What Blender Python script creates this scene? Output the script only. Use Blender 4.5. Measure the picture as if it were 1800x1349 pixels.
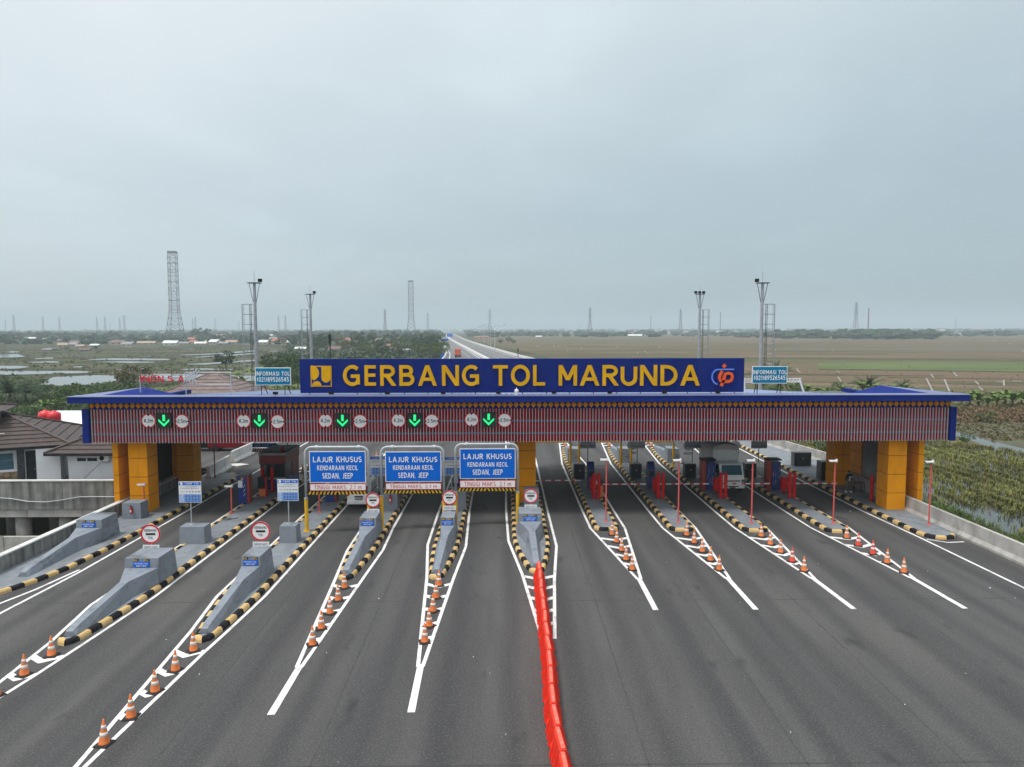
import bpy, bmesh, math, random
from mathutils import Vector, Matrix
random.seed(11)
R = math.radians
S = bpy.context.scene
for o in list(bpy.data.objects): bpy.data.objects.remove(o)
COL = S.collection

# ------------------------------------------------------------------ camera
CAM_H, FPX, HORIZON = 13.0, 1250.0, 579.0          # height (m), focal length and horizon row for an 1800 px wide frame
PITCH, YAW, ROLL = math.atan((674.5 - HORIZON) / FPX), R(.5), R(.1)
FW = Vector((math.sin(YAW) * math.cos(PITCH), math.cos(YAW) * math.cos(PITCH), -math.sin(PITCH)))
RT0 = Vector((math.cos(YAW), -math.sin(YAW), 0)); UP0 = RT0.cross(FW)
RT = RT0 * math.cos(ROLL) - UP0 * math.sin(ROLL); UP = RT0 * math.sin(ROLL) + UP0 * math.cos(ROLL)
cam = bpy.data.cameras.new('camera'); cam.sensor_width = 36; cam.lens = FPX / 1800 * 36
cam.clip_start = .5; cam.clip_end = 20000
co = bpy.data.objects.new('camera', cam); COL.objects.link(co); S.camera = co
co.matrix_world = Matrix(((RT.x, UP.x, -FW.x, 0), (RT.y, UP.y, -FW.y, 0), (RT.z, UP.z, -FW.z, CAM_H), (0, 0, 0, 1)))
S.render.resolution_x, S.render.resolution_y = 1024, 767

# ------------------------------------------------------------------ sky, sun, exposure
SUN_DIR = Vector((-.34, -.20, .92)).normalized()     # towards the sun: high, from the left and a little behind the camera
elev = math.asin(SUN_DIR.z); azim = math.atan2(SUN_DIR.x, SUN_DIR.y)
W = bpy.data.worlds.new('World'); S.world = W; W.use_nodes = True
nt = W.node_tree; nt.nodes.clear()
def wn(t): return nt.nodes.new(t)
sky = wn('ShaderNodeTexSky'); sky.sky_type = 'NISHITA'; sky.sun_disc = False
sky.sun_elevation = elev; sky.sun_rotation = azim % (2 * math.pi)
sky.air_density = 1.0; sky.dust_density = 3.0; sky.ozone_density = 1.5; sky.altitude = 0
tc = wn('ShaderNodeTexCoord'); sp = wn('ShaderNodeSeparateXYZ'); nt.links.new(tc.outputs['Generated'], sp.inputs[0])
zz = wn('ShaderNodeMath'); zz.operation = 'MAXIMUM'; zz.inputs[1].default_value = 0; nt.links.new(sp.outputs[2], zz.inputs[0])
za = wn('ShaderNodeMath'); za.operation = 'ADD'; za.inputs[1].default_value = .22; nt.links.new(zz.outputs[0], za.inputs[0])
dv = wn('ShaderNodeVectorMath'); dv.operation = 'DIVIDE'; cb = wn('ShaderNodeCombineXYZ')
for i in range(3): nt.links.new(za.outputs[0], cb.inputs[i])
nt.links.new(tc.outputs['Generated'], dv.inputs[0]); nt.links.new(cb.outputs[0], dv.inputs[1])
n1 = wn('ShaderNodeTexNoise'); n1.inputs['Scale'].default_value = .8; n1.inputs['Detail'].default_value = 6; n1.inputs['Roughness'].default_value = .5
n1.inputs['Distortion'].default_value = .4
nt.links.new(dv.outputs[0], n1.inputs['Vector'])
rp = wn('ShaderNodeMapRange'); rp.inputs[1].default_value = .3; rp.inputs[2].default_value = .75; rp.inputs[3].default_value = .70; rp.inputs[4].default_value = .93
nt.links.new(n1.outputs['Fac'], rp.inputs[0])
mx = wn('ShaderNodeMix'); mx.data_type = 'RGBA'; nt.links.new(rp.outputs[0], mx.inputs[0])
nt.links.new(sky.outputs[0], mx.inputs[6]); # thin overcast veil, brighter towards the sun behind it
nm_ = wn('ShaderNodeVectorMath'); nm_.operation = 'NORMALIZE'; nt.links.new(tc.outputs['Generated'], nm_.inputs[0])
dt = wn('ShaderNodeVectorMath'); dt.operation = 'DOT_PRODUCT'; nt.links.new(nm_.outputs[0], dt.inputs[0]); dt.inputs[1].default_value = SUN_DIR
vr = wn('ShaderNodeMapRange'); vr.inputs[1].default_value = -.35; vr.inputs[2].default_value = 1; vr.inputs[3].default_value = 4.25; vr.inputs[4].default_value = 12.4; nt.links.new(dt.outputs['Value'], vr.inputs[0])
cr_ = wn('ShaderNodeMapRange'); cr_.data_type = 'FLOAT_VECTOR'; nt.links.new(dt.outputs['Value'], cr_.inputs[6])
cr_.inputs[7].default_value = (-.3,) * 3; cr_.inputs[8].default_value = (.5,) * 3; cr_.inputs[9].default_value = (.78, 1, 1.10); cr_.inputs[10].default_value = (.98, 1.02, 1.03)
vs_ = wn('ShaderNodeVectorMath'); vs_.operation = 'SCALE'; nt.links.new(cr_.outputs[1], vs_.inputs[0]); nt.links.new(vr.outputs[0], vs_.inputs['Scale']); n2_ = wn('ShaderNodeTexNoise'); n2_.inputs['Scale'].default_value = 2.1; n2_.inputs['Detail'].default_value = 9; n2_.inputs['Roughness'].default_value = .55; n2_.inputs['Distortion'].default_value = .3; nt.links.new(dv.outputs[0], n2_.inputs['Vector'])
cl_ = wn('ShaderNodeMapRange'); cl_.interpolation_type = 'SMOOTHSTEP'; cl_.inputs[1].default_value = .48; cl_.inputs[2].default_value = .78; cl_.inputs[3].default_value = .995; cl_.inputs[4].default_value = 1.075; nt.links.new(n2_.outputs['Fac'], cl_.inputs[0])
vc_ = wn('ShaderNodeVectorMath'); vc_.operation = 'SCALE'; nt.links.new(vs_.outputs[0], vc_.inputs[0]); nt.links.new(cl_.outputs[0], vc_.inputs['Scale']); nt.links.new(vc_.outputs[0], mx.inputs[7])
bg = wn('ShaderNodeBackground'); bg.inputs[1].default_value = .1; nt.links.new(mx.outputs[2], bg.inputs[0])
wo = wn('ShaderNodeOutputWorld'); nt.links.new(bg.outputs[0], wo.inputs[0])
sl = bpy.data.lights.new('sun', 'SUN'); sl.energy = 2.2; sl.angle = R(11); sl.color = (1, .96, .9)
so = bpy.data.objects.new('sun', sl); COL.objects.link(so); so.rotation_euler = SUN_DIR.to_track_quat('Z', 'Y').to_euler(); so.location = (0, 0, 60)
S.view_settings.view_transform = 'Standard'; S.view_settings.look = 'None'; S.view_settings.gamma = 1
S.view_settings.exposure = .2; S.view_settings.use_curve_mapping = False
S.cycles.volume_bounces = 0; S.cycles.max_bounces = 6; S.cycles.diffuse_bounces = 3; S.cycles.glossy_bounces = 3; S.cycles.transmission_bounces = 3
S.cycles.volume_step_rate = 4; S.cycles.caustics_reflective = False; S.cycles.caustics_refractive = False

# ------------------------------------------------------------------ measuring the photograph: pixel -> point in the place
def ray(x, y): return RT * ((x - 900) / FPX) - UP * ((y - 674.5) / FPX) + FW
def G(x, y, z=0.0):
    d = ray(x, y); t = (z - CAM_H) / d.z; return Vector((d.x * t, d.y * t, z))
def at(x, y, Y):
    d = ray(x, y); t = Y / d.y; return Vector((d.x * t, Y, CAM_H + d.z * t))

# ------------------------------------------------------------------ materials
MT = {}
def lin(r, g, b): return tuple((c / 255 / 12.92) if c / 255 <= .04045 else ((c / 255 + .055) / 1.055) ** 2.4 for c in (r, g, b))
def mat(name, col, rough=.6, var=.12, scale=3.0, metal=0.0, bump=0.0, stretch=None, col2=None, thr=(.4, .62), bscale=None, spec=.5, emit=None, detail=4):
    m = bpy.data.materials.new(name); m.use_nodes = True; n = m.node_tree; MT[name] = m
    b = n.nodes['Principled BSDF']; b.inputs['Roughness'].default_value = rough; b.inputs['Metallic'].default_value = metal
    b.inputs['Specular IOR Level'].default_value = spec
    t = n.nodes.new('ShaderNodeTexCoord'); mp = n.nodes.new('ShaderNodeMapping'); n.links.new(t.outputs['Object'], mp.inputs[0])
    if stretch: mp.inputs['Scale'].default_value = stretch
    nz = n.nodes.new('ShaderNodeTexNoise'); nz.inputs['Scale'].default_value = scale; nz.inputs['Detail'].default_value = detail
    nz.inputs['Roughness'].default_value = .6; n.links.new(mp.outputs[0], nz.inputs['Vector'])
    mr = n.nodes.new('ShaderNodeMapRange'); mr.inputs[1].default_value, mr.inputs[2].default_value = thr
    n.links.new(nz.outputs['Fac'], mr.inputs[0])
    mix = n.nodes.new('ShaderNodeMix'); mix.data_type = 'RGBA'; n.links.new(mr.outputs[0], mix.inputs[0])
    if col2 is None:
        a = tuple(c * (1 - var) for c in col); c2 = tuple(min(1, c * (1 + var)) for c in col)
    else: a, c2 = col, col2
    mix.inputs[6].default_value = (*a, 1); mix.inputs[7].default_value = (*c2, 1)
    n.links.new(mix.outputs[2], b.inputs['Base Color'])
    if bump:
        bz = n.nodes.new('ShaderNodeTexNoise'); bz.inputs['Scale'].default_value = bscale or scale * 4; bz.inputs['Detail'].default_value = 3
        n.links.new(mp.outputs[0], bz.inputs['Vector'])
        bp = n.nodes.new('ShaderNodeBump'); bp.inputs['Strength'].default_value = bump; bp.inputs['Distance'].default_value = .05
        n.links.new(bz.outputs['Fac'], bp.inputs['Height']); n.links.new(bp.outputs[0], b.inputs['Normal'])
    if emit:
        b.inputs['Emission Color'].default_value = (*emit[0], 1); b.inputs['Emission Strength'].default_value = emit[1]
    return m
def layer(m, col, scale, thr, stretch=(1, 1, 1), amount=1.0, detail=5):
    """one more stain layer over a material's colour"""
    n = m.node_tree; b = n.nodes['Principled BSDF']; old = b.inputs['Base Color'].links[0].from_socket
    t = n.nodes.new('ShaderNodeTexCoord'); mp = n.nodes.new('ShaderNodeMapping'); mp.inputs['Scale'].default_value = stretch; n.links.new(t.outputs['Object'], mp.inputs[0])
    nz = n.nodes.new('ShaderNodeTexNoise'); nz.inputs['Scale'].default_value = scale; nz.inputs['Detail'].default_value = detail; n.links.new(mp.outputs[0], nz.inputs['Vector'])
    mr = n.nodes.new('ShaderNodeMapRange'); mr.inputs[1].default_value, mr.inputs[2].default_value = thr; mr.inputs[4].default_value = amount
    n.links.new(nz.outputs['Fac'], mr.inputs[0])
    mix = n.nodes.new('ShaderNodeMix'); mix.data_type = 'RGBA'; n.links.new(mr.outputs[0], mix.inputs[0]); n.links.new(old, mix.inputs[6]); mix.inputs[7].default_value = (*col, 1)
    n.links.new(mix.outputs[2], b.inputs['Base Color']); return m

def mat_(*a, **k):
    k.setdefault('spec', .06); return mat(*a, **k)
mat('asphalt', (.078, .077, .077), .82, .10, .9, bump=.25, bscale=60, stretch=(1, .12, 1), spec=.3)
layer(MT['asphalt'], (.050, .050, .052), .33, (.46, .66), (1.4, .05, 1), .9)
layer(MT['asphalt'], (.102, .099, .095), .14, (.52, .70), (1, .35, 1), .7)
layer(MT['asphalt'], (.050, .050, .052), 9, (.62, .72), (1, 1, 1), .45)
layer(MT['asphalt'], (.115, .113, .110), 38, (.60, .72), (1, 1, 1), .40, 2)
def tracks(m, col, period, off, amount):
    n = m.node_tree; b = n.nodes['Principled BSDF']; old = b.inputs['Base Color'].links[0].from_socket
    t = n.nodes.new('ShaderNodeTexCoord'); sp = n.nodes.new('ShaderNodeSeparateXYZ'); n.links.new(t.outputs['Object'], sp.inputs[0])
    nz = n.nodes.new('ShaderNodeTexNoise'); nz.inputs['Scale'].default_value = .035; nz.inputs['Detail'].default_value = 1; n.links.new(t.outputs['Object'], nz.inputs['Vector'])
    def M_(op, a, b_=None):
        q = n.nodes.new('ShaderNodeMath'); q.operation = op
        for i, v in enumerate((a, b_)):
            if v is None: continue
            if isinstance(v, (int, float)): q.inputs[i].default_value = v
            else: n.links.new(v, q.inputs[i])
        return q.outputs[0]
    x = M_('ADD', sp.outputs[0], M_('MULTIPLY', M_('SUBTRACT', nz.outputs['Fac'], .5), 1.6))
    w = M_('SINE', M_('MULTIPLY', M_('ADD', x, off), 2 * math.pi / period)); w = M_('POWER', M_('MAXIMUM', w, 0), 1.5)
    n2 = n.nodes.new('ShaderNodeTexNoise'); n2.inputs['Scale'].default_value = .5; mp = n.nodes.new('ShaderNodeMapping'); mp.inputs['Scale'].default_value = (1, .07, 1); n.links.new(t.outputs['Object'], mp.inputs[0]); n.links.new(mp.outputs[0], n2.inputs['Vector']); n2.inputs['Detail'].default_value = 5
    w = M_('MULTIPLY', w, M_('MULTIPLY', n2.outputs['Fac'], amount * 1.8))
    mix = n.nodes.new('ShaderNodeMix'); mix.data_type = 'RGBA'; n.links.new(w, mix.inputs[0]); n.links.new(old, mix.inputs[6]); mix.inputs[7].default_value = (*col, 1); n.links.new(mix.outputs[2], b.inputs['Base Color'])
tracks(MT['asphalt'], (.036, .036, .038), 2.46, .4, .55)
layer(MT['asphalt'], (.17, .168, .165), 17, (.56, .66), (1, 1, 1), .55, 3); layer(MT['asphalt'], (.034, .034, .036), 14, (.57, .67), (1, 1, 1), .6, 3)
layer(MT['asphalt'], (.030, .030, .031), .8, (.63, .74), (1, .45, 1), .7, 5)
mat('joint_tar', (.045, .045, .046), .8, .2, 3)
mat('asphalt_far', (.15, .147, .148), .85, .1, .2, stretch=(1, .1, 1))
mat('paint_white', (.78, .78, .77), .6, .06, 4); layer(MT['paint_white'], (.42, .42, .41), 7, (.6, .72), (1, 1, 1), .55)
mat('kerb_yellow', (.62, .42, .17), .7, .10, 2.5); layer(MT['kerb_yellow'], (.30, .22, .12), 5, (.56, .74), (1, 1, 1), .7)
mat_('kerb_black', (.020, .020, .022), .6, .25, 3); layer(MT['kerb_black'], (.09, .085, .08), 6, (.58, .76), (1, 1, 1), .5)
mat('island_grey', (.20, .225, .25), .7, .10, 1.2); layer(MT['island_grey'], (.13, .14, .15), .9, (.5, .7), (1, .5, 1), .6); layer(MT['island_grey'], (.32, .33, .34), 14, (.66, .74), (1, 1, 1), .5)
mat('block_grey', (.215, .245, .285), .55, .07, 1.5); layer(MT['block_grey'], (.10, .115, .135), 2.2, (.55, .75), (1, 1, .25), .5)
layer(MT['block_grey'], (.07, .08, .09), 1.3, (.60, .70), (.5, .5, 2.2), .7); layer(MT['block_grey'], (.30, .32, .34), 9, (.64, .72), (1, 1, 1), .55); layer(MT['block_grey'], (.06, .055, .05), 3.5, (.64, .74), (1, .3, 1), .6)
layer(MT['paint_white'], (.26, .26, .26), 2.6, (.52, .68), (1, .5, 1), .5); layer(MT['paint_white'], (.14, .14, .14), 16, (.60, .68), (1, 1, 1), .6); layer(MT['island_grey'], (.08, .08, .082), 2.6, (.62, .74), (1, .6, 1), .55)
mat('concrete', (.40, .39, .37), .85, .12, 1.3, bump=.15); layer(MT['concrete'], (.20, .195, .18), 1.1, (.5, .72), (1, 1, .35), .7)
mat('concrete_white', (.62, .62, .60), .8, .07, .8); layer(MT['concrete_white'], (.36, .35, .33), 1.4, (.54, .74), (1, 1, .3), .6)
mat('concrete_dirty', (.25, .25, .235), .9, .15, 1.2, bump=.2); layer(MT['concrete_dirty'], (.075, .075, .07), 1.5, (.42, .66), (1.6, 1.6, .12), .85); layer(MT['concrete_dirty'], (.42, .41, .38), 2.5, (.6, .75), (1, 1, .3), .5)
mat_('roof_navy', (.010, .026, .185), .6, .06, .6); layer(MT['roof_navy'], (.02, .036, .21), 1.5, (.55, .8), (1, 1, 1), .35)
mat('roof_cap', (.17, .20, .36), .5, .08, .8, metal=.15)
mat('roof_sheet', (.28, .35, .56), .32, .1, .5, metal=.2, stretch=(1, .2, 1))
mat('frieze_dark', (.012, .012, .02), .6, .1)
mat_('diamond_orange', (.76, .27, .015), .45, .10, .8)
mat_('frieze_blue', (.010, .026, .20), .45, .08)
mat_('panel_red', (.38, .008, .022), .5, .14, .9)
mat('slat_white', (.46, .47, .50), .4, .08, 1.5, metal=.1)
mat('slat_rail', (.10, .17, .26), .5, .1)
mat_('orange_clad', (.86, .33, .012), .4, .05, .7); layer(MT['orange_clad'], (.70, .25, .012), .8, (.5, .75), (1, 1, .2), .5)
layer(MT['orange_clad'], (.45, .17, .02), 5, (.56, .74), (1, 1, .06), .45)
mat('joint_dark', (.10, .045, .01), .8, .1)
mat('soffit', (.09, .09, .095), .8, .1, .5)
mat_('sign_navy', (.008, .022, .17), .42, .07, .5); layer(MT['sign_navy'], (.011, .026, .15), 1.2, (.5, .75), (1, 1, .1), .5)
layer(MT['sign_navy'], (.03, .045, .15), 4, (.60, .75), (1, 1, .05), .5)
mat_('gold', (.72, .39, .010), .4, .07, 1.5)
mat('logo_orange', (.80, .10, .015), .4, .06); mat('logo_blue', (.02, .09, .55), .35, .06); mat('logo_light', (.25, .42, .85), .35, .05)
mat_('teal', (.008, .20, .36), .45, .06, 1); mat('sign_white', (.80, .80, .80), .5, .03, 2)
mat_('sign_blue', (.004, .13, .60), .42, .05, 1); mat('sign_red', (.62, .012, .03), .45, .05)
mat_('black', (.012, .012, .013), .55, .2); mat_('near_black', (.03, .032, .036), .5, .2)
mat('steel', (.36, .39, .42), .45, .10, 3, metal=.35); mat('steel_dark', (.10, .105, .11), .5, .15, metal=.3)
mat('galv', (.42, .46, .49), .5, .10, 2, metal=.2)
mat('yellow_paint', (.76, .44, .008), .4, .06, 2); layer(MT['yellow_paint'], (.45, .25, .02), 4, (.6, .75), (1, 1, .3), .4)
mat('arrow_green', (.0, .5, .12), .5, .02, emit=((.015, 1, .30), .75))
mat('lamp_off', (.02, .022, .02), .4, .1)
mat_('red_paint', (.58, .018, .02), .42, .07, 2); mat('red_dark', (.22, .014, .014), .45, .1, 1.5); mat('pole_red', (.62, .10, .09), .45, .08, 2)
mat('cone_orange', (.80, .215, .055), .55, .08, 3); layer(MT['cone_orange'], (.50, .13, .05), 6, (.55, .75), (1, 1, 1), .5)
mat('cone_red', (.80, .07, .04), .5, .08, 3)
mat('cone_white', (.72, .70, .66), .6, .08, 6); mat('rubber', (.016, .016, .017), .8, .2, 5)
mat_('barrier_red', (.80, .05, .028), .7, .07, 1.5); layer(MT['barrier_red'], (.62, .10, .07), 2.5, (.55, .75), (1, 1, 1), .5); layer(MT['barrier_red'], (.34, .06, .045), 5, (.56, .70), (1, 1, .4), .6)
mat('barrier_top', (.80, .14, .09), .5, .06, 2)
mat('kiosk_blue', (.012, .035, .19), .35, .08, 1.5); mat('kiosk_red', (.34, .04, .02), .4, .08)
mat('cabinet', (.085, .092, .10), .4, .1); mat('paper', (.7, .72, .75), .6, .04)
mat('light_blue', (.10, .28, .68), .5, .05); mat('cabinet_door', (.025, .028, .032), .4, .1)
mat('car_white', (.80, .81, .81), .3, .03, 1); mat('car_maroon', (.17, .008, .014), .25, .05, 1); mat('car_black', (.012, .012, .014), .2, .1, 1)
mat('glass', (.02, .03, .035), .06, .1, 1, spec=.8); mat('glass_blue', (.06, .14, .18), .08, .1, 1, spec=.8)
mat('canvas', (.48, .48, .45), .9, .1, 1.2, bump=.3, bscale=6, stretch=(1, .3, 1)); mat('truck_red', (.55, .09, .04), .5, .1)
mat('plaster', (.74, .76, .79), .75, .04, .8); layer(MT['plaster'], (.55, .56, .57), 1.2, (.55, .8), (1, 1, .4), .4)
mat('tile_brown', (.060, .040, .036), .6, .22, 2.2, bump=.3, bscale=9); mat('tile_pale', (.17, .125, .115), .65, .18, 1.2, bump=.3, bscale=8)
mat('stone', (.30, .22, .13), .85, .45, 2.6, bump=.5, bscale=5); mat('slate', (.045, .046, .048), .7, .4, 4, bump=.3)
mat('tank_red', (.72, .03, .04), .35, .06); mat('dome', (.62, .64, .66), .3, .08, metal=.5); mat('sheet_white', (.72, .75, .76), .5, .08, stretch=(3, .2, 1))
mat('floor_tile', (.20, .20, .20), .4, .15, 2)
mat('trunk', (.10, .075, .05), .9, .25, 4)
for nm, c in (('leaf_dark', (.032, .066, .020)), ('leaf_mid', (.058, .105, .030)), ('leaf_light', (.095, .145, .036)), ('leaf_olive', (.105, .098, .030)), ('leaf_banana', (.13, .20, .045)), ('leaf_dry', (.16, .11, .055))):
    mat(nm, c, .6, .35, 1.3, spec=.25)
mat('leaf_far', (.034, .058, .032), .8, .4, .05, spec=.1)
mat('reed', (.175, .185, .055), .7, .35, .25, spec=.15); mat('reed_dry', (.20, .15, .07), .8, .3, .5); mat('grass', (.095, .14, .036), .7, .35, .3, spec=.15)
mat('soil', (.13, .095, .065), .95, .3, .4, bump=.4)
mat('skin', (.32, .17, .10), .6, .05); mat('cloth_black', (.010, .010, .014), .8, .2); mat('cloth_grey', (.11, .105, .105), .85, .15); mat('reflective', (.75, .76, .76), .4, .03)
for nm, c in (('roof_rust', (.33, .12, .075)), ('roof_red', (.40, .11, .08)), ('roof_white', (.70, .72, .72)), ('roof_grey', (.26, .26, .27)), ('roof_tan', (.38, .28, .20)), ('roof_brown', (.16, .10, .08))): mat(nm, c, .7, .15, .5)
for nm, c in (('wall_cream', (.50, .47, .40)), ('wall_white', (.62, .62, .60)), ('wall_grey', (.33, .33, .33)), ('wall_green', (.35, .45, .40))): mat(nm, c, .85, .1, .5)
# water
m = mat('water', (.050, .055, .045), .06, .15, .05, spec=.5)
n = m.node_tree; b = n.nodes['Principled BSDF']; t = n.nodes.new('ShaderNodeTexCoord'); wv = n.nodes.new('ShaderNodeTexNoise'); wv.inputs['Scale'].default_value = 1.5
n.links.new(t.outputs['Object'], wv.inputs['Vector']); bp = n.nodes.new('ShaderNodeBump'); bp.inputs['Strength'].default_value = .06; bp.inputs['Distance'].default_value = .05
n.links.new(wv.outputs['Fac'], bp.inputs['Height']); n.links.new(bp.outputs[0], b.inputs['Normal'])
# land: green-grey plots on the pond side, brown stubble on the field side
m = mat('land', (.062, .078, .036), .95, .2, .022, stretch=(.45, 1, 1), col2=(.105, .098, .062), thr=(.40, .60), detail=6, spec=.1)
layer(m, (.028, .040, .016), .05, (.5, .62), (.30, 1, 1), .85); layer(m, (.125, .135, .055), .12, (.58, .72), (.4, 1, 1), .7); layer(m, (.035, .030, .022), .035, (.56, .62), (.12, 1, 1), .8); layer(m, (.10, .085, .06), .5, (.6, .75), (.6, 1, 1), .6)
m = mat('stubble', (.145, .106, .068), .95, .2, .016, stretch=(.3, 1, 1), col2=(.100, .098, .048), thr=(.45, .57), detail=6, spec=.1)
layer(m, (.185, .132, .096), .03, (.56, .64), (.20, 1, 1), .85); layer(m, (.062, .070, .032), .06, (.57, .66), (.12, 1, 1), .85); layer(m, (.09, .075, .05), .6, (.6, .74), (.5, 1, 1), .55); layer(m, (.24, .20, .14), .22, (.66, .76), (.4, 1, 1), .5)
m = mat('rice', (.074, .108, .018), .9, .15, .05, stretch=(.3, 1, 1)); layer(m, (.15, .17, .05), .2, (.55, .7), (.2, 1, 1), .6)
mat('bund', (.040, .046, .022), .95, .3, .12, bump=.4, col2=(.085, .075, .050), spec=.1)
mat('mud', (.105, .085, .060), .9, .3, .3, bump=.3); layer(MT['mud'], (.07, .09, .03), .25, (.48, .62), (1, 1, 1), .8)

# ------------------------------------------------------------------ building helpers
ORG = {}
class MB:
    def __init__(s): s.v = []; s.f = []
    def add(s, vs, fs):
        k = len(s.v); s.v += [tuple(q) for q in vs]; s.f += [tuple(i + k for i in f) for f in fs]; return s
    def b(s, x0, x1, y0, y1, z0, z1):
        return s.add([(x0, y0, z0), (x1, y0, z0), (x1, y1, z0), (x0, y1, z0), (x0, y0, z1), (x1, y0, z1), (x1, y1, z1), (x0, y1, z1)],
                     [(0, 3, 2, 1), (4, 5, 6, 7), (0, 1, 5, 4), (1, 2, 6, 5), (2, 3, 7, 6), (3, 0, 4, 7)])
    def hull(s, lo, hi):      # two loops of equal count, lo and hi
        n = len(lo)
        return s.add(list(lo) + list(hi), [tuple(range(n - 1, -1, -1)), tuple(range(n, 2 * n))] + [(i, (i + 1) % n, n + (i + 1) % n, n + i) for i in range(n)])
    def prism(s, pts, z0, z1): return s.hull([(p[0], p[1], z0) for p in pts], [(p[0], p[1], z1) for p in pts])
    def prism_y(s, pts, y0, y1):   # pts (x,z) counter-clockwise seen from -y
        return s.hull([(p[0], y1, p[1]) for p in pts], [(p[0], y0, p[1]) for p in pts])
    def prism_x(s, pts, x0, x1):   # pts (y,z) ccw seen from +x
        return s.hull([(x0, p[0], p[1]) for p in pts], [(x1, p[0], p[1]) for p in pts])
    def tube(s, p, q, r, n=8, r2=None):
        p, q = Vector(p), Vector(q); d = (q - p).normalized(); a = d.orthogonal().normalized(); c = d.cross(a); r2 = r if r2 is None else r2
        return s.hull([p + (a * math.cos(i * 2 * math.pi / n) + c * math.sin(i * 2 * math.pi / n)) * r for i in range(n)],
                      [q + (a * math.cos(i * 2 * math.pi / n) + c * math.sin(i * 2 * math.pi / n)) * r2 for i in range(n)])
    def path(s, pts, r, n=8):
        pts = [Vector(p) for p in pts]; k = len(s.v); L = len(pts); a = None
        for i, p in enumerate(pts):
            d = ((pts[min(i + 1, L - 1)] - p).normalized() + (p - pts[max(i - 1, 0)]).normalized()).normalized()
            a = d.orthogonal().normalized() if a is None else (a - d * a.dot(d)).normalized()
            c = d.cross(a)
            s.v += [tuple(p + (a * math.cos(j * 2 * math.pi / n) + c * math.sin(j * 2 * math.pi / n)) * r) for j in range(n)]
        for i in range(L - 1):
            s.f += [(k + i * n + j, k + i * n + (j + 1) % n, k + (i + 1) * n + (j + 1) % n, k + (i + 1) * n + j) for j in range(n)]
        s.f += [tuple(k + j for j in range(n - 1, -1, -1)), tuple(k + (L - 1) * n + j for j in range(n))]; return s
    def disc(s, x, y, z, r, th, n=28, r2=None):    # round plate facing -y, front face at y
        return s.hull([(x + r * math.cos(i * 2 * math.pi / n), y + th, z + r * math.sin(i * 2 * math.pi / n)) for i in range(n)],
                      [(x + r * math.cos(i * 2 * math.pi / n), y, z + r * math.sin(i * 2 * math.pi / n)) for i in range(n)])
    def ring(s, x, y, z, r0, r1, th, n=32):
        vs = []
        for i in range(n):
            c, q = math.cos(i * 2 * math.pi / n), math.sin(i * 2 * math.pi / n)
            vs += [(x + r0 * c, y, z + r0 * q), (x + r1 * c, y, z + r1 * q), (x + r1 * c, y + th, z + r1 * q), (x + r0 * c, y + th, z + r0 * q)]
        fs = []
        for i in range(n):
            a, d = 4 * i, 4 * ((i + 1) % n)
            fs += [(a + j, a + (j + 1) % 4, d + (j + 1) % 4, d + j) for j in range(4)]
        return s.add(vs, fs)
    def lathe(s, prof, n=14, x=0, y=0, z=0, axis='z'):
        k = len(s.v)
        for (r, h) in prof:
            for j in range(n):
                c, q = r * math.cos(j * 2 * math.pi / n), r * math.sin(j * 2 * math.pi / n)
                s.v.append((x + c, y + q, z + h) if axis == 'z' else (x + h, y + c, z + q))
        for i in range(len(prof) - 1):
            s.f += [(k + i * n + j, k + i * n + (j + 1) % n, k + (i + 1) * n + (j + 1) % n, k + (i + 1) * n + j) for j in range(n)]
        s.f += [tuple(k + j for j in range(n - 1, -1, -1)), tuple(k + (len(prof) - 1) * n + j for j in range(n))]; return s
    def quad(s, a, b_, c, d): return s.add([a, b_, c, d], [(0, 1, 2, 3)])
    def mesh(s, name, bevel=0, smooth=False, off=None):
        me = bpy.data.meshes.new(name)
        vs = s.v if off is None else [(x - off[0], y - off[1], z - off[2]) for x, y, z in s.v]
        me.from_pydata(vs, [], s.f)
        bm = bmesh.new(); bm.from_mesh(me)
        bmesh.ops.recalc_face_normals(bm, faces=bm.faces)
        if bevel:
            es = [e for e in bm.edges if len(e.link_faces) == 2 and e.calc_face_angle(0) > .5]
            bmesh.ops.bevel(bm, geom=es, offset=bevel, segments=2, profile=.6, affect='EDGES', clamp_overlap=True)
        bm.to_mesh(me); bm.free()
        if smooth:
            me.polygons.foreach_set('use_smooth', [True] * len(me.polygons))
        return me
    def build(s, name, m, parent=None, world=False, bevel=0, smooth=False):
        off = ORG.get(parent.name) if (world and parent) else None
        me = s.mesh(name, bevel, smooth, off); me.materials.append(MT[m])
        return link(name, me, parent, off)
def link(name, me, parent=None, off=None):
    o = bpy.data.objects.new(name, me); COL.objects.link(o)
    if parent: o.parent = parent; ORG[o.name] = ORG.get(parent.name, Vector((0, 0, 0)))
    else: ORG[o.name] = Vector((0, 0, 0))
    return o
def tag(o, label=None, cat=None, group=None, kind=None):
    if label: o['label'] = label
    if cat: o['category'] = cat
    if group: o['group'] = group
    if kind: o['kind'] = kind
    return o
def thing(name, label, cat, loc=(0, 0, 0), rz=0, group=None):
    o = bpy.data.objects.new(name, None); COL.objects.link(o); o.empty_display_size = .3
    o.location = loc; o.rotation_euler = (0, 0, rz); ORG[o.name] = Vector(loc)
    return tag(o, label, cat, group)
KIDS = {}
def copy_tree(o, parent=None, kids=None):
    if kids is None:
        kids = {}
        for q in bpy.data.objects:
            if q.parent: kids.setdefault(q.parent.name, []).append(q)
    c = o.copy(); COL.objects.link(c)
    if parent: c.parent = parent; c.matrix_parent_inverse = o.matrix_parent_inverse
    for ch in kids.get(o.name, []): copy_tree(ch, c, kids)
    return c
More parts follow.
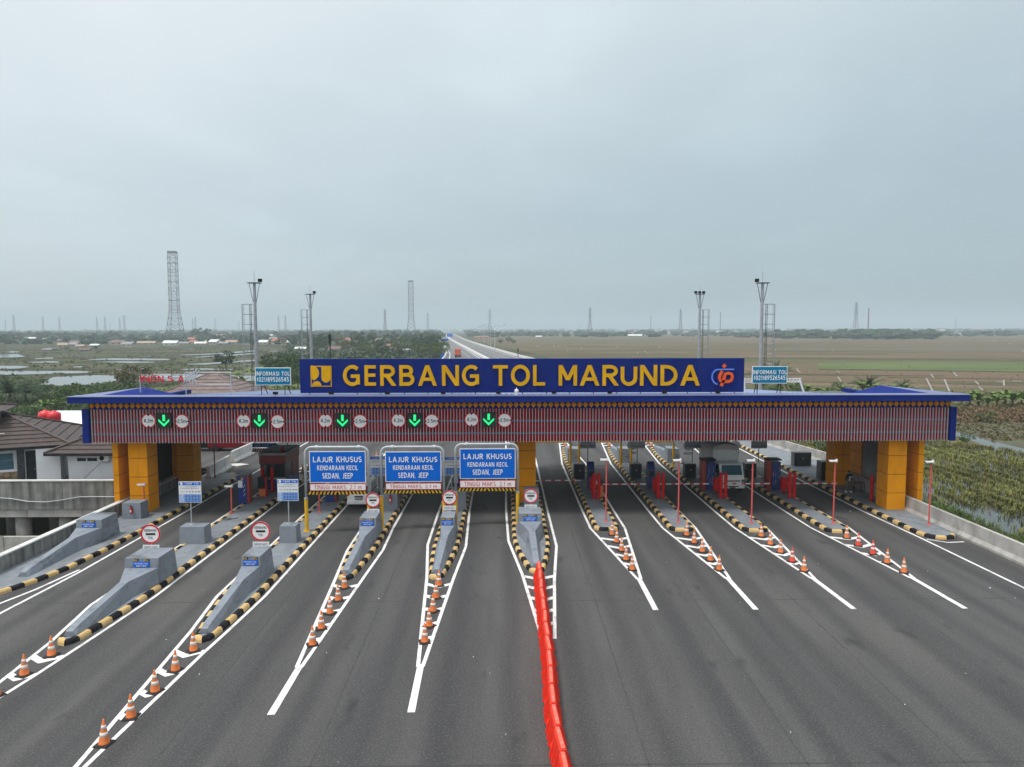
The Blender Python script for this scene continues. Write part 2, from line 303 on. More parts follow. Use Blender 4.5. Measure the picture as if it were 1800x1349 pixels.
ORD = ['first', 'second', 'third', 'fourth', 'fifth', 'sixth', 'seventh', 'eighth', 'ninth', 'tenth', 'eleventh', 'twelfth', 'thirteenth', 'fourteenth', 'fifteenth', 'sixteenth', 'seventeenth', 'eighteenth', 'nineteenth', 'twentieth']
def ordinal(i):
    if i < 20: return ORD[i]
    t = ['twent', 'thirt', 'fort', 'fift', 'sixt', 'sevent', 'eight', 'ninet'][(i + 1) // 10 - 2]
    return t + 'ieth' if (i + 1) % 10 == 0 else t + 'y-' + ORD[(i + 1) % 10 - 1]

# ------------------------------------------------------------------ lettering (plain sans capitals made of strokes)
def ar(cx, cy, rx, ry, a0, a1, n_=14): return [(cx + rx * math.cos(R(a0 + (a1 - a0) * i / n_)), cy + ry * math.sin(R(a0 + (a1 - a0) * i / n_))) for i in range(n_ + 1)]
STEM = ('L', 0, 0, 0, 1)
GLY = {'A': (.88, [('L', 0, 0, .5, 1), ('L', 1, 0, .5, 1), ('H', .16, .28, .84, .28)]), 'B': (.74, [STEM, ('P', [(0, 1), (.5, 1)] + ar(.5, .77, .38, .23, 90, -90) + [(0, .54)]), ('P', [(0, .53), (.55, .53)] + ar(.55, .265, .45, .265, 90, -90) + [(0, 0)])]),
       'C': (.74, [('P', ar(.55, .5, .55, .5, 48, 312))]), 'D': (.82, [STEM, ('P', [(0, 1), (.3, 1)] + ar(.3, .5, .7, .5, 90, -90) + [(0, 0)])]), 'E': (.62, [STEM, ('H', 0, 1, 1, 1), ('H', 0, .52, .92, .52), ('H', 0, 0, 1, 0)]), 'F': (.6, [STEM, ('H', 0, 1, 1, 1), ('H', 0, .5, .9, .5)]),
       'G': (.84, [('P', ar(.53, .5, .53, .5, 46, 316)), ('L', .93, .10, .93, .46), ('H', .55, .46, .93, .46)]), 'H': (.8, [STEM, ('L', 1, 0, 1, 1), ('H', 0, .52, 1, .52)]), 'I': (.18, [('L', .5, 0, .5, 1)]), 'J': (.46, [('P', [(1, 1), (1, .6), (1, .3)] + ar(.4, .28, .6, .28, 0, -120))]),
       'K': (.76, [STEM, ('L', .02, .38, .95, 1), ('L', .42, .58, 1, 0)]), 'L': (.6, [STEM, ('H', 0, 0, 1, 0)]), 'M': (.96, [STEM, ('L', 1, 0, 1, 1), ('L', 0, 1, .5, .22), ('L', 1, 1, .5, .22)]), 'N': (.82, [STEM, ('L', 1, 0, 1, 1), ('L', 0, 1, 1, 0)]), 'O': (.9, [('O', ar(.5, .5, .5, .5, 0, 360, 28)[:-1])]),
       'P': (.7, [STEM, ('P', [(0, 1), (.5, 1)] + ar(.5, .74, .5, .26, 90, -90) + [(0, .48)])]), 'R': (.76, [STEM, ('P', [(0, 1), (.5, 1)] + ar(.5, .75, .45, .25, 90, -90) + [(0, .5)]), ('L', .42, .48, 1, 0)]), 'S': (.66, [('P', ar(.5, .755, .47, .245, 35, 255, 12) + ar(.5, .25, .5, .25, 75, -145, 12))]), 'T': (.74, [('H', 0, 1, 1, 1), ('L', .5, 0, .5, 1)]), 'U': (.8, [('P', [(0, 1), (0, .7), (0, .36)] + ar(.5, .36, .5, .36, 180, 360) + [(1, .7), (1, 1)])]),
       '0': (.6, [('O', ar(.5, .5, .5, .5, 0, 360, 24)[:-1])]), '1': (.4, [('L', .75, 0, .75, 1), ('L', .1, .72, .7, .96)]), '2': (.6, [('P', ar(.5, .72, .48, .28, 160, -35) + [(.0, .02)]), ('H', 0, 0, 1, 0)]), '4': (.66, [('L', .75, 0, .75, 1), ('L', .02, .3, .7, 1), ('H', 0, .26, 1, .26)]), '5': (.6, [('H', .1, 1, .95, 1), ('L', .08, .5, .12, 1), ('P', [(.08, .56)] + ar(.45, .32, .53, .32, 90, -145))]),
       '6': (.62, [('O', ar(.5, .3, .5, .3, 0, 360, 20)[:-1]), ('P', [(.85, 1), (.45, .85), (.14, .6), (.02, .34)])]), '8': (.62, [('O', ar(.5, .76, .43, .24, 0, 360, 20)[:-1]), ('O', ar(.5, .26, .5, .26, 0, 360, 20)[:-1])]), '9': (.62, [('O', ar(.5, .7, .5, .3, 0, 360, 20)[:-1]), ('P', [(.15, 0), (.55, .15), (.86, .4), (.98, .66)])]),
       '(': (.3, [('P', ar(1.4, .5, 1.3, .62, 130, 230))]), ')': (.3, [('P', ar(-.4, .5, 1.3, .62, 50, -50))]), ',': (.2, [('L', .3, -.18, .6, .03)]), '.': (.2, [('L', .5, -.03, .5, .0)]), '-': (.36, [('H', 0, .45, 1, .45)]), 'm': (.98, [('L', 0, 0, 0, .68), ('P', [(0, .45)] + ar(.25, .48, .25, .2, 180, 0) + [(.5, .2), (.5, 0)]), ('P', [(.5, .45)] + ar(.75, .48, .25, .2, 180, 0) + [(1, .2), (1, 0)])])}
def glyph(t, ch, x0, z0, sx, h, T, y, th, flip, w=None, dz=.0006):
    """strokes of one letter; sx scales x, h is the cap height, T the stroke in cap heights"""
    gw, prim = GLY[ch]; w = gw if w is None else w; k_ = 0
    fx = lambda x: T / 2 + x * (w - T) if ch != 'I' else w / 2
    fy = lambda v: T / 2 + v * (1 - T)
    def out(poly_l, poly_r, closed=False):
        nonlocal k_; k_ += 1; yy = y - k_ * dz; n_ = len(poly_l); V_ = []
        for q in (yy, y + th):
            for x, v in poly_l + poly_r: V_.append((x0 + sx * x, q, z0 + h * v))
        m_ = n_ if closed else n_ - 1; fs = []
        for i in range(m_):
            j = (i + 1) % n_; fs += [(i, j, n_ + j, n_ + i), (2 * n_ + i, 3 * n_ + i, 3 * n_ + j, 2 * n_ + j), (i, 2 * n_ + i, 2 * n_ + j, j), (n_ + i, n_ + j, 3 * n_ + j, 3 * n_ + i)]
        if not closed: fs += [(0, n_, 3 * n_, 2 * n_), (n_ - 1, 3 * n_ - 1, 4 * n_ - 1, 2 * n_ - 1)]
        t.add(V_, fs)
    for p in prim:
        if p[0] == 'H': a_, b2, v = fx(p[1]) - T / 2, fx(p[3]) + T / 2, fy(p[2]); out([(a_, v + T * .46), (b2, v + T * .46)], [(a_, v - T * .46), (b2, v - T * .46)])
        elif p[0] == 'L':
            xa, va, xb, vb = fx(p[1]), fy(p[2]), fx(p[3]), fy(p[4]); sl = (xb - xa) / (vb - va); hw_ = T / 2 * math.sqrt(1 + sl * sl)
            ea = T / 2 if p[2] in (0, 1) or p[1] == p[3] else 0; eb = T / 2 if p[4] in (0, 1) or p[1] == p[3] else 0; sg_ = 1 if vb > va else -1
            va -= ea * sg_; vb += eb * sg_
            if p[1] != p[3]: hw_ = min(hw_, T * .85); q = T / 2 if ch in 'NMAKR' else 0
            xa2, xb2 = xa, xb
            out([(xa2 - hw_, va), (xb2 - hw_, vb)], [(xa2 + hw_, va), (xb2 + hw_, vb)])
        else:
            P = [Vector((fx(x), fy(v))) for x, v in p[1]]; n_ = len(P); L_, R_ = [], []
            for i, q in enumerate(P):
                d = (P[(i + 1) % n_] - P[i - 1]) if p[0] == 'O' else P[min(i + 1, n_ - 1)] - P[max(i - 1, 0)]; d.normalize(); nr = Vector((-d.y, d.x)) * T / 2; L_.append(tuple(q + nr)); R_.append(tuple(q - nr))
            out(L_, R_, p[0] == 'O')
def text(q, bold, x0, x1, z0, z1, y, th, m, name, parent, world=False, flip=False):
    """lettering q fitted to the box x0..x1, z0..z1, its face at y looking towards -y, th thick; bold = stroke in cap heights"""
    t = MB(); h = z1 - z0
    if len(q) == 1: glyph(t, q, x0, z0, h, h, bold, y, th, flip, (x1 - x0) / h, .0012)
    else:
        adv = [(.42 if c == ' ' else GLY[c][0]) for c in q]; sp_ = .17; W_ = sum(adv) + sp_ * (len(q) - 1); sx = (x1 - x0) / W_; x = x0
        for c, a_ in zip(q, adv):
            if c != ' ': glyph(t, c, x, z0, sx, h, bold, y, th, flip)
            x += (a_ + sp_) * sx
    return t.build(name, m, parent, world)

# ================================================================== THE SETTING
FZ = -2.0                                             # level of the fields; the road stands on a bank
xs = [-7400, -4000, -2000, -900, -400, -200, -120, -75, -60, -59, -45, -27.2, -27, 0, 28, 36, 60, 120, 250, 600, 1500, 3000, 5000, 7400]
ys = [-300, -60, 0, 20, 21, 40, 59, 60, 80, 110, 160, 250, 400, 700, 1200, 2000, 3500, 5500, 8200]
def tz(x, y): return -4.6 if (-59 <= x <= -27.2 and 21 <= y <= 59) else (-4.7 if -27 <= x <= 28 and y < 250 else FZ)
t = MB(); t.v = [(x, y, tz(x, y)) for y in ys for x in xs]; nx = len(xs)
t.f = [(j * nx + i, j * nx + i + 1, (j + 1) * nx + i + 1, (j + 1) * nx + i) for j in range(len(ys) - 1) for i in range(nx - 1)]
ter = tag(t.build('ground', 'land'), kind='structure')
def sheet(name, pts, z, m, px=True):
    P = [G(x, y, z) for x, y in pts] if px else [Vector((x, y, z)) for x, y in pts]
    return tag(MB().add(P, [tuple(range(len(P)))]).build(name, m), kind='structure')
# dry fields right of the road
sheet('field', [(34, 60), (31.5, 130), (30, 260), (20, 420), (-40, 900), (-60, 1500), (400, 2100), (2400, 2100), (900, 700), (300, 100), (120, 62)], FZ + .03, 'stubble', False)
sheet('field', [(1438, 637.5), (1560, 636.5), (1800, 638), (2200, 640), (2200, 657), (1800, 654), (1600, 651), (1440, 648.5)], FZ + .07, 'rice')
sheet('field', [(60, 700), (250, 690), (420, 680), (520, 690), (700, 690), (520, 640), (440, 645), (300, 680), (150, 690)], FZ + .03, 'rice')
sheet('field', [(1345, 612), (1700, 611), (1800, 613), (2100, 613), (2100, 618), (1800, 617.5), (1500, 616.5), (1340, 616)], FZ + .09, 'mud')
sheet('soil_bank', [(1590, 735), (1700, 738), (1800, 742), (1950, 750), (1950, 815), (1801, 788), (1741, 774), (1699, 761), (1590, 752)], FZ + .05, 'mud')
for i, (x0, y0, x1, y1, w) in enumerate(((1440, 649, 2000, 657, 1.3), (1380, 659, 1660, 661, .9), (1560, 663.5, 1900, 668, .9), (1000, 628, 1900, 634, .8), (940, 617, 1500, 617.6, .6), (1300, 606, 1900, 606.5, .5), (1340, 622, 1560, 622.8, .6), (1690, 676, 1900, 680, 1.0), (1380, 671, 1520, 673, .9), (1000, 609.5, 1400, 609.2, .45), (950, 623, 1200, 623.6, .6))):
    a_, b2 = G(x0, y0, FZ), G(x1, y1, FZ); ns = 14; t = MB(); top, bot = [], []
    for k_ in range(ns + 1):
        f = k_ / ns; yy = y0 + (y1 - y0) * f + random.uniform(-.12, .12); xx = x0 + (x1 - x0) * f; top.append(G(xx, yy - w * random.uniform(.3, .6), FZ + .10)); bot.append(G(xx, yy + w * random.uniform(.3, .6), FZ + .10))
    t.add(top + bot, [(k_, ns + 1 + k_, ns + 2 + k_, k_ + 1) for k_ in range(ns)]); tag(t.build('field_ditch', 'bund'), kind='structure')
# fish ponds on the left, canal and flooded field on the right
POND = [[(60, 677), (92, 663), (120, 661), (170, 659.5), (209, 660), (215, 667), (200, 672), (150, 679), (100, 679)],
        [(243, 657), (330, 657), (420, 660), (470, 661), (470, 673), (400, 674), (300, 669), (250, 665)],
        [(-120, 653), (60, 652), (140, 652), (176, 655), (140, 657), (60, 659), (-120, 663)], [(-100, 643), (30, 643), (58, 645), (30, 649), (-100, 652)],
        [(25, 637), (90, 635), (106, 636), (104, 638.6), (40, 638.2)], [(-150, 624), (30, 622.5), (46, 627), (30, 629), (-150, 633)], [(58, 630), (96, 628), (94, 631.2), (62, 632.4)],
        [(-90, 617), (36, 617.6), (31, 620.6), (-90, 619.6)], [(125, 645), (146, 643), (146, 647), (128, 647)], [(150, 631.4), (200, 629.8), (300, 630.8), (300, 634), (210, 634), (160, 633.2)],
        [(228, 626.6), (270, 625.8), (266, 627.6)], [(308, 624.2), (380, 621), (452, 615.3), (452, 618.2), (380, 624), (320, 625.4)], [(330, 628.6), (452, 620.3), (452, 623.3), (345, 629.6)],
        [(298, 614.4), (345, 613.2), (344, 615)], [(300, 649), (352, 647.6), (420, 649), (415, 651), (330, 651.2)], [(186, 650), (250, 647.5), (262, 649), (210, 651.4)],
        [(560, 637), (700, 634), (720, 636), (600, 640)], [(150, 636.4), (230, 635), (300, 637), (230, 639.2)], [(300, 641), (360, 638.4), (452, 632), (452, 635.2), (360, 642)], [(60, 612.6), (110, 611.6), (108, 613.4)], [(470, 617.5), (545, 614), (545, 615.8), (475, 619)], [(1640, 756), (1699, 762), (1741, 775), (1801, 789), (1900, 812), (1900, 823), (1801, 799), (1741, 787), (1699, 772), (1640, 764)]]
for i, p in enumerate(POND): sheet('water', p, FZ + .06, 'water')
for p in POND[:-1]:
    Q = [G(x, y, FZ) for x, y in p]; ar_ = sum(a_.x * b2.y - b2.x * a_.y for a_, b2 in zip(Q, Q[1:] + Q[:1])); Q = Q if ar_ > 0 else Q[::-1]; n_ = len(Q); t = MB(); rings = []
    fine = []
    for a_, b2 in zip(Q, Q[1:] + Q[:1]):
        k_ = max(1, int((b2 - a_).length / 9)); fine += [a_.lerp(b2, i / k_) for i in range(k_)]
    n_ = len(fine)
    for dd, hh in ((-.4, .02), (.5, .12), (1.4, .15), (3.2, .015)):
        rg = []
        for i in range(n_):
            tv = fine[(i + 1) % n_] - fine[i - 1]; tv.normalize(); rg.append(fine[i] + Vector((tv.y, -tv.x, 0)) * dd * random.uniform(.6, 1.4) + Vector((0, 0, hh + .05 + random.uniform(0, .06) * (hh > .1))))
        rings.append(rg)
    t.v = [tuple(q) for rg in rings for q in rg]
    t.f = [(j * n_ + i, j * n_ + (i + 1) % n_, (j + 1) * n_ + (i + 1) % n_, (j + 1) * n_ + i) for j in range(3) for i in range(n_)]
    tag(t.build('pond_bank', 'bund'), kind='structure')
FLOOD = [(31.5, 20), (110, 20), (112, 66), (62.5, 84.5), (59, 92), (57, 96), (44, 99), (36, 99)]
sheet('water', FLOOD, FZ + .045, 'water', False)
tag(MB().prism_y([(26, -4.6), (37.5, -2.1), (33.5, -1.5), (28.9, -.3), (26, -.3)], 0, 140).build('embankment', 'mud'), kind='structure')
tag(MB().prism_y([(-33, -2.1), (-27.2, -4.6), (-27.2, -.2), (-28.5, -.3)], 66, 300).build('embankment', 'mud'), kind='structure')

# ---- asphalt
road = tag(MB().prism([(-26.9, -18), (28.4, -18), (28.4, 59), (30.9, 64), (30.9, 68), (29.1, 79), (27.6, 100), (27, 130), (-27, 130)], -4.5, 0).build('road', 'asphalt'), kind='structure')
tag(MB().prism([(-40, 66.5), (-27.05, 66.5), (-27.05, 118), (-40, 118)], -3, -.012).build('parking_apron', 'asphalt'), kind='structure')
HY = [630, 622, 612, 605, 597, 590, 586, 583]
HL = [782, 785, 781, 776, 770, 766, 764, 763]; HM = [851, 836, 819, 806, 792, 783, 777, 773]; HR = [921, 893, 860, 838, 816, 802, 792, 785]
def hw(frac):   # polyline of the highway: 0 left edge, .5 median, 1 right edge
    out = [Vector((-27 + 57 * frac, 130, 0)), Vector(((-27 + 57 * frac) * .8, 200, 0))]
    for y, l, m_, r in zip(HY, HL, HM, HR):
        x = l + (m_ - l) * frac * 2 if frac <= .5 else m_ + (r - m_) * (frac - .5) * 2
        out.append(G(x, y, 0))
    return out
a, b_ = hw(0), hw(1); k = len(a)
t = MB().add(a + b_, [(i, k + i, k + i + 1, i + 1) for i in range(k - 1)])
t.add([p - Vector((3, 0, 2.2)) for p in a] + a, [(i, k + i, k + i + 1, i + 1) for i in range(k - 1)]); t.add([p + Vector((3, 0, -2.2)) for p in b_] + b_, [(i, k + i, k + i + 1, i + 1) for i in range(k - 1)])
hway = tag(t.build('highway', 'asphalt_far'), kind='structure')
def strip(pl, w, z=.006):
    t = MB(); L, Rr = [], []
    for i, p in enumerate(pl):
        d = (pl[min(i + 1, len(pl) - 1)] - pl[max(i - 1, 0)]).to_2d().normalized(); nrm = Vector((-d.y, d.x, 0)) * w / 2
        L.append(p + nrm + Vector((0, 0, z))); Rr.append(p - nrm + Vector((0, 0, z)))
    n_ = len(pl); return t.add(L + Rr, [(i, n_ + i, n_ + i + 1, i + 1) for i in range(n_ - 1)])
for fr in (.06, .44, .56, .93): strip(hw(fr), .35, .02).build('lane_marking', 'paint_white', hway)
for fr in (.2, .32, .68, .8):
    pl = hw(fr); t = MB()
    for i in range(len(pl) - 2):
        nseg = max(1, int((pl[i + 1] - pl[i]).length / 12))
        for j in range(nseg):
            p = pl[i].lerp(pl[i + 1], j / nseg); q = pl[i].lerp(pl[i + 1], (j + .45) / nseg); s_ = strip([p, q], .25, .02); t.add(s_.v, s_.f)
    t.build('lane_marking', 'paint_white', hway)
def wall_along(name, pl, h, w0, w1, m, label, cat, group=None):
    th = thing(name, label, cat, pl[0], group=group)
    for i in range(len(pl) - 1):
        p, q = pl[i], pl[i + 1]; d = (q - p).normalized(); nr = Vector((-d.y, d.x, 0)); p, q = p + d * .01, q - d * .01
        sec = lambda c: [c + nr * w0 / 2, c + nr * w1 / 2 + Vector((0, 0, h)), c - nr * w1 / 2 + Vector((0, 0, h)), c - nr * w0 / 2]
        MB().hull(sec(p), sec(q)).build('panel', m, th, True)
    return th
wall_along('highway_barrier', hw(1.0), 1.1, .9, .5, 'concrete_white', 'white concrete barrier along the right edge of the distant highway', 'barrier')
wall_along('highway_barrier', hw(.5), 1.0, 1.6, 1.0, 'concrete_white', 'white concrete median barrier down the middle of the distant highway', 'barrier')
wall_along('highway_barrier', hw(0.0), 1.1, .9, .5, 'concrete_white', 'white concrete barrier along the left edge of the distant highway', 'barrier')

# ---- painted markings of the plaza
def V2(L): return [Vector((x, y, 0)) for x, y in L]
def mark(L, w=.155, z=.005): return strip(V2(L), w, z).build('lane_marking', 'paint_white', road)
def chevrons(lx, rx, ys, dirn=-1, w=.36, ap=.42):
    """V bars between the two lines; lx, rx are functions of y"""
    for y in ys:
        x0, x1 = lx(y) + .08, rx(y) - .08; xm = (x0 + x1) / 2
        if x1 - x0 < .3: continue
        a_ = ap * min(1, (x1 - x0) / 1.2)
        t = MB()
        for u, v in (((x0, y), (xm, y + dirn * a_)), ((xm, y + dirn * a_), (x1, y))):
            t.add([(u[0], u[1] - w / 2, .007), (v[0], v[1] - w / 2, .007), (v[0], v[1] + w / 2, .007), (u[0], u[1] + w / 2, .007)], [(0, 1, 2, 3)])
        t.build('lane_marking', 'paint_white', road)
def interp(L):
    P = sorted((y, x) for x, y in L)
    def f(y):
        for (y0, x0), (y1, x1) in zip(P, P[1:]):
            if y <= y1: return x0 + (x1 - x0) * (y - y0) / (y1 - y0)
        return P[-1][1]
    return f
def gore(left, right, tail, ys, dirn=-1):
    mark(left); mark(right, z=.0085)
    if tail: mark(tail, .26, .0105)
    chevrons(interp(left), interp(right), ys, dirn)
gore([(-18.45, 22.2), (-18.75, 25.4), (-19.05, 29), (-19.7, 33), (-19.75, 45), (-19.75, 62), (-18.5, 74)], [(-18.25, 22.2), (-17.8, 26), (-17.5, 29.5), (-17.17, 34), (-17.13, 48), (-17.1, 62), (-18.3, 74)], [(-18.35, 22.3), (-18.3, 12)], [27.6, 26.1, 24.6, 23.3])
gore([(-12.85, 20.2), (-13.32, 26), (-13.65, 30), (-14.15, 34), (-14.25, 45), (-14.2, 62), (-12.9, 74)], [(-12.6, 20.2), (-12.22, 27.9), (-12.05, 30), (-11.8, 34), (-11.8, 48), (-11.8, 62), (-12.7, 74)], [(-12.72, 20.3), (-12.7, 12)], [28.0, 26.4, 24.8, 23.2, 21.7])
gore([(-8.1, 26.6), (-8.93, 36.3), (-9.38, 41.2), (-9.48, 46), (-9.5, 62), (-8.4, 74)], [(-7.92, 26.6), (-7.52, 36), (-7.28, 41.2), (-7.42, 46), (-7.4, 62), (-8.2, 74)], [(-8.0, 26.8), (-7.98, 23.2)], [35.4, 33.8, 32.2, 30.6, 29.1])
gore([(-3.42, 26.6), (-4.17, 36.5), (-4.75, 42.2), (-4.82, 50), (-4.8, 62), (-3.6, 74)], [(-3.24, 26.6), (-2.77, 36.2), (-2.42, 41.8), (-2.62, 50), (-2.7, 62), (-3.4, 74)], [(-3.33, 26.8), (-3.25, 23.3)], [35.5, 33.9, 32.3, 30.7, 29.2])
gore([(1.53, 28.8), (.84, 37), (.14, 42.9), (.0, 50), (.0, 90)], [(2.03, 29), (2.51, 36.2), (3.02, 41.8), (2.97, 50), (2.94, 90)], None, [36.6, 35.1, 33.6, 32.1, 30.6])
for c, le, re_, tail in ((6.55, 5.42, 7.72, 6.92), (11.4, 10.15, 12.35, 11.56), (16.1, 14.85, 17.0, 16.0), (21.35, 19.85, 22.4, 21.2)):
    tp = {6.55: 6.93, 11.4: 11.58, 16.1: 16.15, 21.35: 21.35}[c]
    gore([(tail - .08, 36.1), (le + .1, 45.6), (le + .05, 50), (le, 68), (c - .35, 82), (c - .1, 92)], [(tail + .1, 36.1), (re_ + .05, 45.6), (re_, 50), (re_, 68), (c + .35, 82), (c + .1, 92)], [(tail + .01, 36.3), (tp, 32.0)], [43.4, 41.8, 40.2, 38.6, 37.2])
    chevrons(interp([(le, 68), (c - .35, 82), (c - .1, 92)]), interp([(re_, 68), (c + .35, 82), (c + .1, 92)]), [78.6, 80.2, 81.8, 83.4, 85], 1)
for c, hwid in ((-18.45, 1.3), (-13.0, 1.2), (-8.45, 1.0), (-3.6, 1.0)):
    chevrons(interp([(c - hwid, 62), (c - .1, 74)]), interp([(c + hwid, 62), (c + .1, 74)]), [64.4, 66, 67.6, 69.2], 1)
mark([(26.0, 20), (26.0, 34.6), (25.8, 43), (25.45, 50), (25.35, 60), (25.4, 100)])
mark([(26.0, 42.9), (26.9, 42.2), (28.0, 42.35)], .14)
mark([(-25.2, 29), (-24.16, 33.2), (-23.66, 35), (-23.2, 38)]); mark([(-23.3, 20), (-23.3, 32), (-22.98, 37.5), (-22.95, 46), (-22.95, 100)])

for y in (20.3, 33.2, 50.6, 66.2, 79.4): MB().add([(-23, y, .004), (25.3, y, .004), (25.3, y + .05, .004), (-23, y + .05, .004)], [(0, 1, 2, 3)]).build('paving_joint', 'joint_tar', road)
for i, (x0, y0, x1, y1) in enumerate(((-5.8, 12, -6.1, 47), (4.3, 10, 4.2, 60), (9.0, 12, 9.1, 44), (18.6, 14, 18.7, 60), (-10.6, 12, -10.7, 44), (13.7, 8, 13.8, 34))):
    strip([Vector((x0 + (x1 - x0) * k_ / 10 + random.uniform(-.03, .03), y0 + (y1 - y0) * k_ / 10, 0)) for k_ in range(11)], .035, .004).build('paving_joint', 'joint_tar', road)
# ---- litter and small stones on the asphalt, too small to count
t = MB()
for i in range(70):
    x, y = random.uniform(-22, 25), 14 + 40 * random.random() ** 1.3; r = random.uniform(.008, .026) * (1.8 if random.random() < .08 else 1)
    t.lathe([(r, 0), (r * .8, r * .5), (r * .3, r * .7)], 5, x, y, .002)
tag(t.build('road_litter', 'paper'), 'scattered specks of pale litter and grit on the asphalt', 'litter', kind='stuff')

# ================================================================== TOLL CANOPY
can = thing('toll_canopy', 'long toll plaza canopy with navy roof edge, red slatted front and orange columns', 'canopy', (1, 48, 0))
RX0, RX1 = -29.35, 31.4
B = lambda *a: MB().b(*a)
B(RX0, RX1, 47.6, 48.2, 8.09, 8.50).build('roof_edge', 'roof_navy', can, True, .02)
for xe in (RX0, RX1 - .3): MB().hull([(xe, 48.21, 8.09), (xe + .3, 48.21, 8.09), (xe + .3, 48.21, 8.5), (xe, 48.21, 8.5)], [(xe, 64.6, 6.9), (xe + .3, 64.6, 6.9), (xe + .3, 64.6, 7.3), (xe, 64.6, 7.3)]).build('roof_edge', 'roof_navy', can, True)
B(RX0 - .02, RX1 + .02, 47.57, 48.75, 8.505, 8.545).build('roof_cap', 'roof_cap', can, True)
# corrugated sheets falling to the back
t = MB(); x0, x1 = -21.6, 22.0; nn = 0
for x in range(110):
    u0 = x0 + (x1 - x0) * x / 110; u1 = x0 + (x1 - x0) * (x + 1) / 110; w_ = u1 - u0
    pr = [(u0, 0), (u0 + w_ * .3, 0), (u0 + w_ * .4, .09), (u0 + w_ * .75, .09), (u0 + w_ * .85, 0), (u1, 0)]
    for (xa, za), (xb, zb) in zip(pr, pr[1:]): t.quad((xa, 48.9, 8.46 + za), (xb, 48.9, 8.46 + zb), (xb, 64.5, 7.42 + zb), (xa, 64.5, 7.42 + za))
t.build('roof_sheet', 'roof_sheet', can, True)
B(-28.9, 31.0, 48.76, 64.5, 7.1, 7.3).build('roof_deck', 'steel_dark', can, True)
for sx in (-1, 1):                                     # raised hipped ends
    fx0, fx1, apx, ex = (-27.7, -22.4, -25.6, RX0) if sx < 0 else (23.8, 29.3, 26.8, RX1)
    MB().add([(fx0, 48.8, 8.53), (fx1, 48.8, 8.53), (apx, 50.6, 8.93), (apx, 53.5, 8.3)], [(0, 1, 2), (1, 3, 2), (3, 0, 2)]).build('hip_roof', 'roof_navy', can, True)
    fe = fx0 if sx < 0 else fx1
    MB().add([(ex, 48.77, 8.52), (fe, 48.79, 8.535), (apx, 50.62, 8.95), (ex, 54, 8.05)], [(0, 1, 2), (0, 2, 3)]).build('roof_slope', 'roof_cap', can, True)  # outer slope paler than the navy front: sky reflection painted into its colour
# frieze: dark band, orange diamonds, blue triangles
FX0, FX1, FYf = -28.4, 30.6, 48.42
B(FX0, FX1, FYf, FYf + .12, 7.58, 8.085).build('frieze_band', 'frieze_dark', can, True)
ND = 149; dw = (FX1 - FX0) / ND
dm = MB().prism_y([(0, -.225), (dw * .46, 0), (0, .225), (-dw * .46, 0)], -.035, 0).mesh('diamond'); dm.materials.append(MT['diamond_orange'])
tm = MB().prism_y([(-dw * .5, 0), (dw * .5, 0), (0, .24)], -.02, 0).mesh('triangle'); tm.materials.append(MT['frieze_blue'])
for i in range(ND):
    o = link('diamond', dm, can); o.location = Vector((FX0 + dw * (i + .5), FYf - .003, 7.855)) - ORG[can.name]
for i in range(ND - 1):
    o = link('triangle', tm, can); o.location = Vector((FX0 + dw * (i + 1), FYf - .003, 7.585)) - ORG[can.name]
# red front behind white fins
B(FX0, FX1, 48.62, 48.72, 5.3, 7.57).build('front_panel', 'panel_red', can, True)
for z in (5.86, 6.72): B(FX0, FX1, 48.555, 48.615, z - .05, z + .05).build('rail', 'slat_rail', can, True)
NS = 284; sw = (FX1 - FX0) / NS
sm = MB().b(-.021, .021, -.10, 0, 0, 2.33).mesh('slat'); sm.materials.append(MT['slat_white'])
for i in range(NS):
    o = link('slat', sm, can); o.location = Vector((FX0 + sw * (i + .5), 48.55, 5.25)) - ORG[can.name]
B(FX0 - .48, FX0 - .03, 48.36, 64.3, 5.27, 7.62).build('end_panel', 'frieze_blue', can, True); B(FX1 + .03, FX1 + .42, 48.36, 64.3, 5.27, 7.62).build('end_panel', 'frieze_blue', can, True)
B(FX0, FX1, 48.74, 64.3, 5.38, 5.5).build('soffit', 'soffit', can, True)
B(FX0, FX1, 64.31, 64.42, 5.3, 7.1).build('back_panel', 'panel_red', can, True)
for y in (52, 58, 63): B(FX0 + .3, FX1 - .3, y - .12, y + .12, 5.2, 5.375).build('beam', 'steel_dark', can, True)
def column(x0, x1, y0, y1, z0=0.0, z1=5.37, nlev=4, name='column'):
    c = B(x0 + .04, x1 - .04, y0 + .04, y1 - .04, z0, z1).build(name, 'joint_dark', can, True)
    lv = [z0 + .02 + (z1 - z0 - .02) * i / nlev for i in range(nlev + 1)]
    for i in range(nlev):
        za, zb = lv[i] + .02, lv[i + 1] - .02
        B(x0 + .003, x1 - .003, y0, y0 + .037, za, zb).build('panel', 'orange_clad', c, True); B(x0 + .003, x1 - .003, y1 - .037, y1, za, zb).build('panel', 'orange_clad', c, True)
        ym = (y0 + y1) / 2
        for xa, xb in ((x0, x0 + .037), (x1 - .037, x1)):
            if y1 - y0 > 1:
                B(xa, xb, y0 + .04, ym - .008, za, zb).build('panel', 'orange_clad', c, True); B(xa, xb, ym + .008, y1 - .04, za, zb).build('panel', 'orange_clad', c, True)
            else: B(xa, xb, y0 + .04, y1 - .04, za, zb).build('panel', 'orange_clad', c, True)
    return c
column(-26.45, -25.15, 49.5, 51.0); column(27.05, 28.35, 49.5, 51.0); column(-27.05, -25.7, 58, 59.5); column(26.85, 28.15, 57.3, 58.8)
column(.75, 2.2, 52, 53.5); column(.75, 2.2, 59, 60.5)
